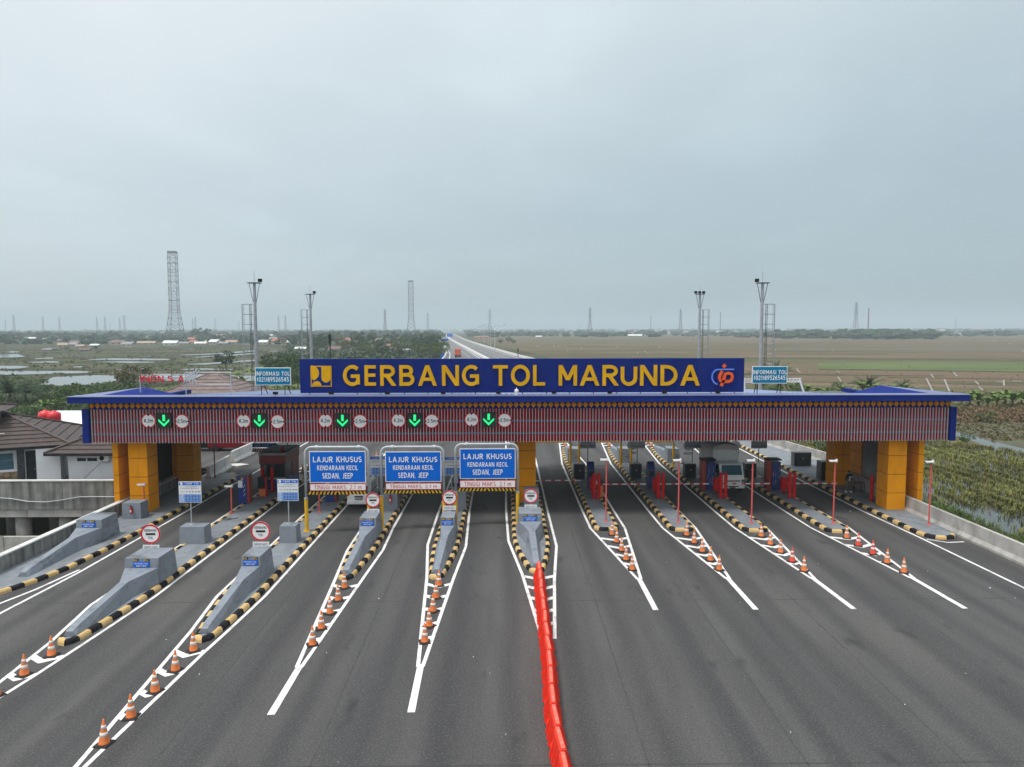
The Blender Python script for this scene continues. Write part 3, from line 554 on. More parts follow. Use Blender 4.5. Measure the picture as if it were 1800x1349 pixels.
for s_ in (-1, 1):
    fx = 29.2 if s_ > 0 else -27.55
    for y0, y1 in ((49.5, 52), (57.6, 60)): column(fx, fx + .38, y0, y1, -1.0, 5.37, 5, 'fin_wall')
    lx = 29.3 if s_ > 0 else -27.3
    for y0, y1 in ((52.05, 57.55), ):
        lo = B(lx + .06, lx + .1, y0, y1, 1.15, 5.3).build('louvre_back', 'near_black', can, True); t = MB()
        for i in range(34): t.hull([(lx - .02, y0, 1.2 + i * .12), (lx + .05, y0, 1.27 + i * .12), (lx + .05, y0, 1.285 + i * .12), (lx - .02, y0, 1.215 + i * .12)], [(lx - .02, y1, 1.2 + i * .12), (lx + .05, y1, 1.27 + i * .12), (lx + .05, y1, 1.285 + i * .12), (lx - .02, y1, 1.215 + i * .12)])
        tag(t.build('louvre_blades', 'steel', lo, True), kind='stuff')
        for y in (y0 + .03, (y0 + y1) / 2, y1 - .03): B(lx - .05, lx - .022, y - .03, y + .03, 1.15, 5.3).build('louvre_post', 'steel_dark', lo, True)
        B(lx - .1, lx + .15, y0, y1, -.2, 1.13).build('dado_wall', 'concrete_dirty' if s_ < 0 else 'concrete', can, True)

# ---- the name board on the roof
sg = thing('name_board', 'navy roof board with gold letters GERBANG TOL MARUNDA', 'sign', (1.2, 49.0, 8.55))
SY = 48.9
p0, p1 = at(526.5, 631.5, SY), at(1307.5, 689.5, SY)
B(p0.x, p1.x, SY, SY + .35, p1.z, p0.z).build('board', 'sign_navy', sg, True, .02)
for i in range(1, 8):
    x = p0.x + (p1.x - p0.x) * i / 8; B(x - .008, x + .008, SY - .006, SY, p1.z + .02, p0.z - .02).build('seam', 'frieze_blue', sg, True)
LET = [('G', 603, 635), ('E', 641, 661.5), ('R', 668.5, 696), ('B', 702, 729), ('A', 735, 768), ('N', 777, 807), ('G', 812, 844), ('T', 866.5, 893), ('O', 898, 931.5), ('L', 937, 958), ('M', 982, 1014), ('A', 1019.5, 1053), ('R', 1059, 1086.5), ('U', 1091, 1119.5), ('N', 1125, 1154.5), ('D', 1161, 1190), ('A', 1196.5, 1229)]
for ch, xa, xb in LET:
    a_, b2 = at(xa, 642.3 - (xa - 600) * .0008, SY), at(xb, 678.3 - (xa - 600) * .0008, SY); rnd = .02 if ch in 'GOU' else 0
    o = text(ch, .168, a_.x, b2.x, b2.z - rnd, a_.z + (rnd if ch != 'U' else 0), SY - .12, .115, 'gold', 'letter', sg, True)
    o['label'] = 'gold raised letter ' + ch
# square works emblem
e0, e1 = at(546, 643.5, SY), at(583.5, 680, SY); ew, eh = e1.x - e0.x, e0.z - e1.z
B(e0.x, e1.x, SY - .05, SY - .002, e1.z, e0.z).build('emblem_plate', 'gold', sg, True)
def flat(name, pts, m, y=SY - .052, th=.012): return MB().prism_y([(e0.x + ew * u, e1.z + eh * v) for u, v in pts], y - th, y).build(name, m, sg, True)
arc = lambda cx, cy, r, a0, a1, n_=14: [(cx + r * math.cos(R(a0 + (a1 - a0) * i / n_)), cy + r * math.sin(R(a0 + (a1 - a0) * i / n_))) for i in range(n_ + 1)]
flat('emblem_field', [(.05, .05), (.95, .05), (.95, .95), (.05, .95)], 'sign_navy')
flat('emblem_shape', [(.05, .40)] + arc(.05, .66, .36, -78, 90) [0:] + [(.05, .95)], 'gold', SY - .065)
flat('emblem_shape', [(.52, .95), (.52, .45)] + arc(.735, .42, .215, 180, 360) + [(.95, .95)], 'gold', SY - .065)
flat('emblem_shape', arc(.29, .05, .22, 0, 180), 'gold', SY - .065)
# round operator logo: blue C arc and orange t-p strokes
def lp(px_, py_): return at(1230 + px_ / 9.474, 630 + py_ / 9.474, SY)
def stroke(pts, wpx, m, y, name='logo_stroke', th=.08):
    P = [lp(*q) for q in pts]; w_ = wpx / 9.474 / FPX * SY; L_, R_ = [], []
    for i, p in enumerate(P):
        d = (P[min(i + 1, len(P) - 1)] - P[max(i - 1, 0)]); d = Vector((d.x, d.z)).normalized(); nr = Vector((-d.y, d.x)) * w_ / 2
        L_.append((p.x + nr.x, p.z + nr.y)); R_.append((p.x - nr.x, p.z - nr.y))
    k_ = len(P); t = MB(); V_ = [(x, y, z) for x, z in L_ + R_] + [(x, y + th, z) for x, z in L_ + R_]
    fs = [(i, i + 1, k_ + i + 1, k_ + i) for i in range(k_ - 1)] + [(2 * k_ + i, 3 * k_ + i, 3 * k_ + i + 1, 2 * k_ + i + 1) for i in range(k_ - 1)]
    fs += [(i, 2 * k_ + i, 2 * k_ + i + 1, i + 1) for i in range(k_ - 1)] + [(k_ + i, k_ + i + 1, 3 * k_ + i + 1, 3 * k_ + i) for i in range(k_ - 1)] + [(0, k_, 3 * k_, 2 * k_), (k_ - 1, 3 * k_ - 1, 4 * k_ - 1, 2 * k_ - 1)]
    return t.add(V_, fs).build(name, m, sg, True)
cc = [(565, 185), (430, 185), (320, 188)] + [(310 - 112 * math.sin(R(a_)), 312 - 124 * math.cos(R(a_))) for a_ in range(10, 171, 16)]
stroke(cc, 34, 'logo_blue', SY - .09); stroke(cc, 9, 'logo_light', SY - .10, th=.01)
stroke([(425, 108), (385, 155)], 52, 'logo_orange', SY - .11)
stroke([(368, 212), (330, 285), (322, 330), (338, 375), (385, 388), (470, 388), (520, 365), (538, 310), (520, 258), (470, 250), (420, 262), (400, 320), (385, 385), (350, 462)], 50, 'logo_orange', SY - .115)
for i in range(19):
    x = p0.x + .6 + (p1.x - p0.x - 1.2) * i / 18; MB().tube((x, SY + .17, 8.5), (x, SY + .17, p1.z + .01), .035, 6).build('post', 'steel_dark', sg, True)
for px_ in (779, 876, 974, 1072, 1168, 1262, 582, 681, 484):
    p = at(px_, 692, 48.35); f_ = thing('floodlight', 'small black floodlight on the roof edge, ' + ordinal([484, 582, 681, 779, 876, 974, 1072, 1168, 1262].index(px_)) + ' from the left', 'floodlight', (p.x, 48.35, 8.545), group='floodlights along the roof edge')
    MB().b(-.16, .16, -.06, .1, .06, .24).build('lamp_head', 'black', f_, False, .015); MB().b(-.02, .02, 0, .04, 0, .08).build('bracket', 'steel_dark', f_)
p = at(908, 692, 48.3); f_ = thing('camera_dome', 'small white surveillance camera on the middle of the roof edge', 'camera', (p.x, 48.3, 8.545))
MB().lathe([(.1, 0), (.1, .16), (.14, .18), (.14, .32), (.08, .38)], 12).build('housing', 'sign_white', f_); MB().lathe([(.02, .38), (.02, .5)], 6).build('cap', 'sign_white', f_)

# ---- phone information boards
for x0p, x1p, lab in ((448, 511.5, 'teal toll information board left of the name board, lettered with a phone number'), (1322.5, 1383.5, 'teal toll information board right of the name board, lettered with a phone number')):
    Y = 49.0; a_, b2 = at(x0p, 646.5 if x0p < 900 else 644, Y), at(x1p, 677.5 if x0p < 900 else 674.5, Y)
    ib = thing('information_board', lab, 'sign', ((a_.x + b2.x) / 2, Y, 8.55), group='phone information boards')
    B(a_.x, b2.x, Y, Y + .08, b2.z, a_.z).build('border', 'sign_white', ib, True); B(a_.x + .05, b2.x - .05, Y - .012, Y - .002, b2.z + .05, a_.z - .05).build('face', 'teal', ib, True)
    h = a_.z - b2.z; w_ = b2.x - a_.x
    text('INFORMASI TOL', .16, a_.x + .06, b2.x - .06, b2.z + h * .54, b2.z + h * .77, Y - .03, .016, 'sign_white', 'lettering', ib, True)
    text('(021)89526545', .15, a_.x + .14, b2.x - .14, b2.z + h * .20, b2.z + h * .46, Y - .03, .016, 'sign_white', 'lettering', ib, True)
    for fx in (.16, .82):
        MB().tube((a_.x + w_ * fx, Y + .06, 8.5), (a_.x + w_ * fx, Y + .06, b2.z + .3), .03, 6).build('leg', 'black', ib, True); MB().tube((a_.x + w_ * fx + .12, Y + 1.0, 8.45), (a_.x + w_ * fx, Y + .1, b2.z + .5), .03, 6).build('brace', 'black', ib, True)

# ---- red letter sign on a pipe frame
Y = 49.4; fr = thing('roof_letter_sign', 'red letters INDN S A and white stripe logo on a pipe frame over the roof', 'sign', (at(326, 690, Y).x, Y, 8.5))
for x, yt in ((246, 661), (326, 654), (405.5, 655)): p = at(x, yt, Y); MB().tube((p.x, Y, 8.45), p, .045, 6).build('post', 'galv', fr, True)
for a_, b2 in (((244, 663), (330, 663)), ((244, 669), (330, 669)), ((326, 655), (406, 655)), ((326, 676), (406, 676))): MB().tube(at(*a_, Y), at(*b2, Y), .03, 6).build('rail', 'galv', fr, True)
MB().tube(at(251, 672, Y), at(257, 695, Y + .8), .025, 6).build('brace', 'galv', fr, True)
for ch, xa, xb in (('I', 245.5, 249), ('N', 251, 263), ('D', 265, 276), ('N', 277, 287.5), ('S', 294.5, 304.5), ('A', 312, 324)):
    a_, b2 = at(xa, 660.5, Y - .1), at(xb, 672, Y - .1); text(ch, .17, a_.x, b2.x, b2.z, a_.z, Y - .12, .06, 'sign_red', 'letter', fr, True)
for i in range(4):
    a_, b2 = at(323 + i * 5, 672 - i * .4, Y - .1), at(336 + i * 4.6, 655 - i * 2.3 + (i > 2) * 3, Y - .1); MB().tube(a_, b2, .045, 4).build('stripe', 'slat_white', fr, True)
MB().tube(at(338.5, 677, Y - .1), at(340, 664, Y - .1), .045, 4).build('stripe', 'slat_white', fr, True); MB().tube(at(346.5, 677.5, Y - .1), at(341, 664, Y - .1), .045, 4).build('stripe', 'slat_white', fr, True)
Y = 51; fr = thing('roof_truss_sign', 'white lattice sign frame seen behind the right information board', 'sign', (at(1360, 690, Y).x, Y, 8.4))
for yy in (666.5, 672.5): MB().tube(at(1308, yy, Y), at(1409, yy - 1, Y), .035, 4).build('rail', 'sign_white', fr, True)
for i in range(18): MB().tube(at(1308 + i * 5.6, 672.5, Y), at(1310.8 + i * 5.6, 666, Y), .03, 4).build('lattice_bar', 'sign_white', fr, True); MB().tube(at(1310.8 + i * 5.6, 666, Y), at(1313.6 + i * 5.6, 672.5, Y), .03, 4).build('lattice_bar', 'sign_white', fr, True)
MB().tube(at(1405, 667, Y), at(1414, 693, Y), .06, 6).build('brace', 'sign_white', fr, True); MB().tube(at(1309, 665, Y), at(1309, 693, Y), .05, 6).build('post', 'sign_white', fr, True)

# ================================================================== LANE SIGNALS ON THE FRONT
SIG = [(261, 288, 320, 740), (428, 456, 488, 740.5), (572, 602, 633, 740), (700, 729, 759, 739.5), (829, 859, 887, 738)]
def limit_sign(xp, yp, txt, label, group, r=.50):
    Y = 48.30; p = at(xp, yp, Y); g = thing('limit_sign', label, 'road sign', (p.x, Y, p.z), group=group)
    MB().disc(0, 0, 0, r, .03).build('plate', 'sign_white', g); MB().ring(0, -.012, 0, r * .86, r * 1.0, .02).build('rim', 'sign_red', g)
    text(txt, .14, -r * .62, r * .62, -r * .24, r * .27, -.012, .012, 'black', 'lettering', g)
    for s_ in (-1, 1):
        q = [(-.2 * r, .93 * r), (.2 * r, .93 * r), (0, .62 * r)] if txt[0] == '4' else [(.93 * r, -.2 * r), (.93 * r, .2 * r), (.66 * r, 0)]
        q = [(u * (s_ if txt[0] == '2' else 1), v * (s_ if txt[0] == '4' else 1)) for u, v in q]
        MB().prism_y(q, -.022, -.004).build('pointer', 'black', g)
    MB().b(-.05, .05, .03, .12, -.2, .2).build('bracket', 'steel_dark', g)
for i, (xa, xb, xc, yp) in enumerate(SIG):
    limit_sign(xa, yp, '4,2m', 'round red-rimmed 4,2m height limit sign, %s from the left on the canopy front' % ORD[i], 'height limit signs')
    limit_sign(xc, yp + 1, '2,5m', 'round red-rimmed 2,5m width limit sign, %s from the left on the canopy front' % ORD[i], 'width limit signs')
    Y = 48.28; p = at(xb, yp, Y); g = thing('lane_signal', 'black lane signal with lit green down arrow, %s from the left' % ORD[i], 'lane signal', (p.x, Y, p.z), group='green arrow lane signals')
    MB().b(-.50, .50, .0, .13, -.50, .50).build('housing', 'lamp_off', g, False, .02)
    MB().b(-.085, .085, -.012, -.002, -.02, .41).build('arrow_shaft', 'arrow_green', g)
    for s_ in (-1, 1): MB().prism_y([(0, -.40), (s_ * .36, -.04), (s_ * .36, .12), (0, -.22)][::s_], -.014, -.002).build('arrow_head', 'arrow_green', g)
    MB().b(-.53, .53, -.16, 0, .505, .53).build('visor', 'lamp_off', g)

# ================================================================== ISLANDS WITH PAINTED KERBS
def kerb_blocks(par, out, seg=.67, closed=True, h=.2):
    P = [Vector((x, y)) for x, y in out]
    if closed: P.append(P[0])
    D = [0]
    for a_, b2 in zip(P, P[1:]): D.append(D[-1] + (b2 - a_).length)
    T = D[-1]; n_ = max(2, round(T / seg)); n_ += n_ % 2 if closed else 0
    def pt(s):
        s = min(max(s, 0), T)
        for i in range(len(D) - 1):
            if s <= D[i + 1] + 1e-9: return P[i].lerp(P[i + 1], (s - D[i]) / max(1e-6, D[i + 1] - D[i]))
        return P[-1]
    def nrm(s):
        e = .12; a_, b2 = (pt((s - e) % T), pt((s + e) % T)) if closed else (pt(s - e), pt(s + e)); d = (b2 - a_).normalized(); return Vector((-d.y, d.x))
    for i in range(n_):
        s0, s1 = T * i / n_ + .008, T * (i + 1) / n_ - .008; hh = h + random.uniform(-.006, .006); vs = []
        for s in (s0, (s0 + s1) / 2, s1):
            p, q = pt(s), nrm(s)
            for o_, z in ((0, 0), (.02, hh * .62), (.075, hh), (.26, hh), (.26, .05)): vs.append((p.x + q.x * o_, p.y + q.y * o_, z))
        fs = [(4, 3, 2, 1, 0), (10, 11, 12, 13, 14)]
        for k_ in (0, 5): fs += [(k_ + j, k_ + (j + 1) % 5, k_ + 5 + (j + 1) % 5, k_ + 5 + j) for j in range(5)]
        MB().add(vs, fs).build('kerb_block', 'kerb_yellow' if i % 2 else 'kerb_black', par, True)
def inset(out, d):
    n_ = len(out); r_ = []
    for i in range(n_):
        a_, p, b2 = (Vector(out[(i + k_) % n_]) for k_ in (-1, 0, 1)); t_ = (b2 - a_).normalized(); r_.append((p.x - t_.y * d, p.y + t_.x * d))
    return r_
def nose_off(s, w): return .34 * math.sqrt(min(1, s / .34)) + (w - .34) * (1 - (1 - min(1, s / 6.5)) ** 1.75)
def island_outline(c, w, y0, y1, xn, nose='near'):
    def side(sgn):
        L_ = []
        for s in (0.02, .1, .22, .34, .8, 1.5, 2.4, 3.4, 4.6, 6, 7.5):
            x = xn + (c - xn) * min(1, s / 6.5) + sgn * nose_off(s, w); L_.append((x, s))
        return L_
    if nose == 'near':
        rt = [(x, y0 + s) for x, s in side(1)] + [(c + w, y0 + 12), (c + w, y1 - .9)]; lf = [(x, y0 + s) for x, s in side(-1)] + [(c - w, y0 + 12), (c - w, y1 - .9)]
        end = [(c + w * math.cos(R(a_)), y1 - .9 + .9 * math.sin(R(a_))) for a_ in range(15, 180, 15)]
        return rt + end + lf[::-1]
    rt = [(x, y1 - s) for x, s in side(1)] + [(c + w, y1 - 12), (c + w, y0 + .75)]; lf = [(x, y1 - s) for x, s in side(-1)] + [(c - w, y1 - 12), (c - w, y0 + .75)]
    end = [(c + w * math.copysign(abs(math.cos(R(a_))) ** .7, math.cos(R(a_))), y0 + .75 - .75 * abs(math.sin(R(a_))) ** .7) for a_ in range(165, 0, -15)]
    return lf + end + rt[::-1]
def make_island(label, out, loc, group):
    isl = thing('toll_island', label, 'traffic island', (*loc, 0), group=group)
    MB().prism(inset(out, .24), .002, .165).build('island_top', 'island_grey', isl, True)
    kerb_blocks(isl, out); return isl
def crash_block(isl, c, xn, y0, hw_, sign=True):
    """concrete nose: low ridge that widens into a block"""
    sec = [(y0 + .55, .13, .30, .40), (y0 + 1.0, .16, .34, .52), (y0 + 5.0, .20, .40, .92), (y0 + 6.7, hw_ - .03, hw_ + .02, 1.02)]
    t = MB(); k_ = 0
    for y, a_, b2, z in sec:
        x = xn + (c - xn) * min(1, (y - y0) / 6.5); t.v += [(x - b2, y, .16), (x + b2, y, .16), (x + a_, y, z), (x - a_, y, z)]
    for i in range(len(sec) - 1): t.f += [(4 * i + j, 4 * i + (j + 1) % 4, 4 * i + 4 + (j + 1) % 4, 4 * i + 4 + j) for j in range(4)]
    t.f += [(3, 2, 1, 0), (12, 13, 14, 15)]
    nose = t.build('crash_nose', 'block_grey', isl, True, .012)
    yb = y0 + 6.703
    bl = MB().hull([(c - hw_ - .03, yb, .16), (c + hw_ + .03, yb, .16), (c + hw_ + .07, yb + 1.9, .16), (c - hw_ - .07, yb + 1.9, .16)], [(c - hw_ + .02, yb + .06, 1.5), (c + hw_ - .02, yb + .06, 1.5), (c + hw_ - .02, yb + 1.8, 1.5), (c - hw_ + .02, yb + 1.8, 1.5)]).build('crash_block', 'block_grey', isl, True, .015)
    pw = min(.40, hw_ * .72); zf = 1.2; yf = yb + .025
    B(c - pw, c + pw, yf - .03, yf + .03, zf - .15, zf + .12).build('notice_plate', 'sign_blue', bl, True)
    text('PASTIKAN E-TOLL', .14, c - pw * .88, c + pw * .88, zf + .0, zf + .075, yf - .036, .008, 'sign_white', 'lettering', bl, True); text('ANDA CUKUP', .14, c - pw * .66, c + pw * .66, zf - .12, zf - .04, yf - .036, .008, 'sign_white', 'lettering', bl, True)
    for s_ in (-1, 1):
        xh = c + s_ * pw * .68
        B(xh - .11, xh + .11, yf - .005, yf + .045, zf + .15, zf + .25).build('hazard_patch', 'black', bl, True)
        t = MB()
        for j in range(3): t.prism_y([(xh - .10 + j * .07, zf + .155), (xh - .065 + j * .07, zf + .155), (xh - .095 + j * .07, zf + .245), (xh - .13 + j * .07, zf + .245)], yf - .012, yf - .007)
        t.build('hazard_stripe', 'yellow_paint', bl, True)
    return bl
LISL = [(-18.42, 1.05, 28.55, 62.5, -18.32, .86, 'second'), (-13.0, 1.0, 28.75, 62.5, -12.75, .50, 'third'), (-8.47, .83, 36.05, 62.5, -8.42, .52, 'fourth'), (-3.6, .82, 36.1, 62.5, -3.68, .44, 'fifth'), (1.52, 1.16, 36.95, 66, 1.63, .74, 'sixth')]
RISL = [(6.55, .84, 44.95, 77), (11.43, .86, 44.75, 77), (16.12, .86, 44.5, 77), (21.35, .86, 44.25, 77)]
ISL = {}
for c, w, y0, y1, xn, hw_, nm in LISL:
    isl = make_island('kerbed toll island with grey crash block pointing at the camera, %s island from the left' % nm, island_outline(c, w, y0, y1, xn), (c, (y0 + y1) / 2), 'toll islands with crash blocks')
    crash_block(isl, c, xn, y0, hw_); ISL[nm] = isl
for i, (c, w, y0, y1) in enumerate(RISL):
    isl = make_island('blunt-ended kerbed toll island with red camera pole, %s to the right of the centre column' % ORD[i], island_outline(c, w, y0, y1, c, 'far'), (c, (y0 + y1) / 2), 'toll islands of the right-hand lanes')
    for s_ in (0, ):   # crash block facing the oncoming traffic at the far end, seen from behind
        MB().hull([(c - .6, 67.5, .16), (c + .6, 67.5, .16), (c + .55, 69.3, .16), (c - .55, 69.3, .16)], [(c - .55, 67.6, 1.5), (c + .55, 67.6, 1.5), (c + .5, 69.2, 1.5), (c - .5, 69.2, 1.5)]).build('crash_block', 'block_grey', isl, True, .015)
        MB().hull([(c - .5, 69.35, .16), (c + .5, 69.35, .16), (c + .2, 76.2, .16), (c - .2, 76.2, .16)], [(c - .4, 69.35, 1.0), (c + .4, 69.35, 1.0), (c + .13, 76.2, .4), (c - .13, 76.2, .4)]).build('crash_nose', 'block_grey', isl, True)
# side islands against the walls
o1 = [(-25.3, 33.8), (-24.75, 34.6), (-24.2, 36), (-23.75, 38), (-23.5, 41), (-23.4, 46), (-23.4, 61.5), (-23.7, 62.8), (-24.6, 63.4)]
isl = thing('toll_island', 'kerbed pavement with grey crash block along the left wall', 'traffic island', (-25, 48, 0))
MB().prism([(x - .24, y) for x, y in o1] + [(-26.85, 63.4), (-26.85, 33.9)], .002, .165).build('island_top', 'island_grey', isl, True)
kerb_blocks(isl, [(-27.0, 31.6), (-26.1, 32.9)] + o1, closed=False); crash_block(isl, -25.35, -25.2, 35.9, .78)
o5 = [(28.15, 43.5), (27.9, 43.0), (27.3, 42.75), (26.6, 42.85), (26.15, 43.4), (25.98, 44.4), (25.92, 50), (25.9, 58), (25.9, 82)]
isl5 = thing('toll_island', 'kerbed pavement with rounded end along the right wall', 'traffic island', (27, 50, 0))
MB().prism([(28.2, 82), (26.14, 82)] + [(x + (.24 if y > 43.9 else .12), y + (.2 if y < 43.9 else 0)) for x, y in o5[::-1][1:]] + [(28.25, 43.7), (28.25, 49.4), (28.4, 60), (30.4, 64), (30.4, 68)], .002, .165).build('island_top', 'island_grey', isl5, True)
kerb_blocks(isl5, o5[::-1], closed=False)
for o in [q for q in bpy.data.objects if q.parent == isl5 and q.name.startswith('kerb_block')]: pass

# ---- round GERBANG TOL signs on the crash blocks
RS = [(-18.42, 37.0, 264.5, 939, 265, 962.5, .52, 'second'), (-13.0, 37.2, 458, 934, 459, 957, .52, 'third'), (-8.47, 44.3, 655.5, 879.5, 655.5, 898.5, .47, 'fourth'), (-3.6, 44.3, 790, 875, 790, 893, .47, 'fifth'), (1.52, 45.2, 933, 872, 934, 891, .47, 'sixth')]
for c, Y, x, y, xq, yq, r, nm in RS:
    p, q = at(x, y, Y), at(xq, yq, Y); g = thing('round_sign', 'round red-rimmed GERBANG TOL sign on the crash block of the %s island from the left' % nm, 'road sign', (p.x, Y, 1.5), group='round toll gate signs')
    MB().tube((0, .06, .003), (0, .06, p.z - 1.5 + .3), .032, 8).build('pole', 'galv', g); MB().b(-.14, .14, -.08, .2, .0, .02).build('base_plate', 'galv', g)
    h = p.z - 1.5; MB().disc(0, 0, h, r, .025).build('disc', 'sign_white', g); MB().ring(0, -.012, h, r * .84, r * 1.0, .02).build('rim', 'sign_red', g)
    B(-r * .48, r * .48, -.01, -.001, h - .055, h + .045).build('bar', 'black', g)
    text('GERBANG', .10, -r * .62, r * .62, h + r * .26, h + r * .50, -.01, .01, 'near_black', 'lettering', g); text('TOL', .10, -r * .26, r * .26, h - r * .50, h - r * .27, -.01, .01, 'near_black', 'lettering', g)
    h2 = q.z - 1.5; B(-r * .83, r * .83, .0, .025, h2 - .13, h2 + .13).build('lower_plate', 'sign_white', g); text('SIAPKAN KARTU', .11, -r * .7, r * .7, h2 - .07, h2 + .07, -.006, .008, 'steel_dark', 'lettering', g)

# ---- grey plinths, tariff boards, extinguishers
def plinth(c, Y, w, d, h, label, z0=.165):
    g = thing('plinth', label, 'concrete block', (c, Y, z0), group='grey concrete plinths on the islands')
    MB().hull([(-w / 2, 0, 0), (w / 2, 0, 0), (w / 2, d, 0), (-w / 2, d, 0)], [(-w / 2 + .03, .03, h), (w / 2 - .03, .03, h), (w / 2 - .03, d - .03, h), (-w / 2 + .03, d - .03, h)]).build('block', 'block_grey', g, False, .015); return g
plinth(-25.5, 47.8, 1.3, 1.1, 1.1, 'grey concrete plinth with a fire extinguisher beside the left front column')
plinth(-18.85, 42.0, 1.55, 1.0, 1.05, 'grey concrete plinth under the leftmost tariff board'); plinth(-13.15, 42.1, 1.05, .95, 1.05, 'grey concrete plinth under the second tariff board from the left')
for c, nm in ((-8.47, 'fourth'), (-3.6, 'fifth'), (1.6, 'sixth')): plinth(c + .2, 49.8, 1.1, 1.0, 1.5, 'grey concrete plinth at the edge of the shade on the %s island from the left' % nm)
def extinguisher(x, y, z, label):
    g = thing('fire_extinguisher', label, 'extinguisher', (x, y, z), group='fire extinguishers on the plinths')
    MB().lathe([(.07, 0), (.085, .03), (.085, .38), (.05, .46), (.025, .48)], 12).build('cylinder', 'red_paint', g, False, 0, True); MB().b(-.03, .03, -.1, .02, .49, .57).build('valve', 'near_black', g)
    MB().b(-.05, .05, -.092, -.084, .12, .28).build('label', 'paper', g); MB().path([(.03, 0, .52), (.12, -.02, .48), (.12, -.02, .2)], .012, 5).build('hose', 'near_black', g)
extinguisher(-25.45, 47.70, .55, 'red fire extinguisher on the plinth by the left front column'); extinguisher(-8.2, 49.70, .75, 'red fire extinguisher on the plinth beside the white van'); extinguisher(1.45, 49.70, .9, 'red fire extinguisher on the plinth behind the rightmost round sign')
def tariff(xp0, yp0, xp1, yp1, Y, label, zb, flip=False, dark=False):
    a_, b2 = at(xp0, yp0, Y), at(xp1, yp1, Y); cx = (a_.x + b2.x) / 2; g = thing('tariff_board', label, 'sign', (cx, Y, zb), group='tariff boards')
    w, h, zl = b2.x - a_.x, a_.z - b2.z, b2.z - zb
    MB().tube((0, .05, .0), (0, .05, zl + .2), .035, 8).build('pole', 'black' if dark else 'galv', g); MB().b(-.12, .12, -.07, .17, 0, .02).build('base_plate', 'galv', g)
    if flip:
        B(-w / 2, w / 2, -.02, .02, zl, zl + h).build('panel', 'steel', g); B(-w / 2, w / 2, -.05, -.021, zl + h * .15, zl + h * .2).build('stiffener', 'steel_dark', g); B(-w / 2, w / 2, -.05, -.021, zl + h * .75, zl + h * .8).build('stiffener', 'steel_dark', g); return g
    B(-w / 2, w / 2, 0, .03, zl, zl + h).build('panel', 'paper', g, False, .01)
    B(-w / 2 + .03, w / 2 - .03, -.008, -.001, zl + h * .83, zl + h * .97).build('header', 'sign_blue', g); text('TARIF TOL', .16, -w * .22, w * .42, zl + h * .865, zl + h * .94, -.014, .006, 'sign_white', 'lettering', g)
    MB().disc(-w * .37, -.012, zl + h * .90, h * .06, .004, 16).build('logo', 'sign_white', g)
    B(-w / 2 + .03, w / 2 - .03, -.008, -.001, zl + h * .03, zl + h * .40).build('table', 'light_blue', g); t = MB(); t2 = MB()
    for r_ in range(5):
        z = zl + h * (.075 + r_ * .072)
        for k_ in range(5): t.b(-w * .20 + k_ * w * .135, -w * .20 + k_ * w * .135 + w * .07, -.012, -.0085, z - h * .012, z + h * .018)
        t2.b(-w * .45, -w * (.30 if r_ % 2 else .26), -.012, -.0085, z - h * .012, z + h * .016); t2.b(-w / 2 + .03, w / 2 - .03, -.011, -.0085, z + h * .036, z + h * .041)
    t.build('table_entry', 'sign_navy', g); t2.build('table_entry', 'paper', g); t = MB()
    for k_, ww in enumerate((.05, .06, .07, .08, .09)): t.b(-w * .17 + k_ * w * .13, -w * .17 + k_ * w * .13 + w * ww, -.006, -.001, zl + h * .50, zl + h * .535)
    t.b(-w * .42, -w * .25, -.006, -.001, zl + h * .52, zl + h * .53); t.b(-w * .42, w * .36, -.006, -.001, zl + h * .68, zl + h * .69); t.b(-w * .2, w * .3, -.006, -.001, zl + h * .75, zl + h * .76); t.build('vehicle_pictograms', 'near_black', g)
tariff(313.5, 847, 354.5, 884, 42.5, 'blue and white tariff board on a pole, leftmost of the tariff boards', 1.215); tariff(487, 843, 525, 881, 42.6, 'blue and white tariff board on a pole, second from the left', 1.215)
tariff(644, 802, 682, 836, 50.3, 'blue tariff board glimpsed between the left and middle height-limit frames', 1.665); tariff(774, 803, 812, 836, 50.3, 'blue tariff board glimpsed between the middle and right height-limit frames', 1.665)
for i, xp in enumerate((1034, 1121, 1218, 1335)): tariff(xp - 14, 764, xp + 13, 788.5, 60.9, 'grey back of a tariff board on a black pole, %s from the left' % ORD[i], 1.4, True, True)

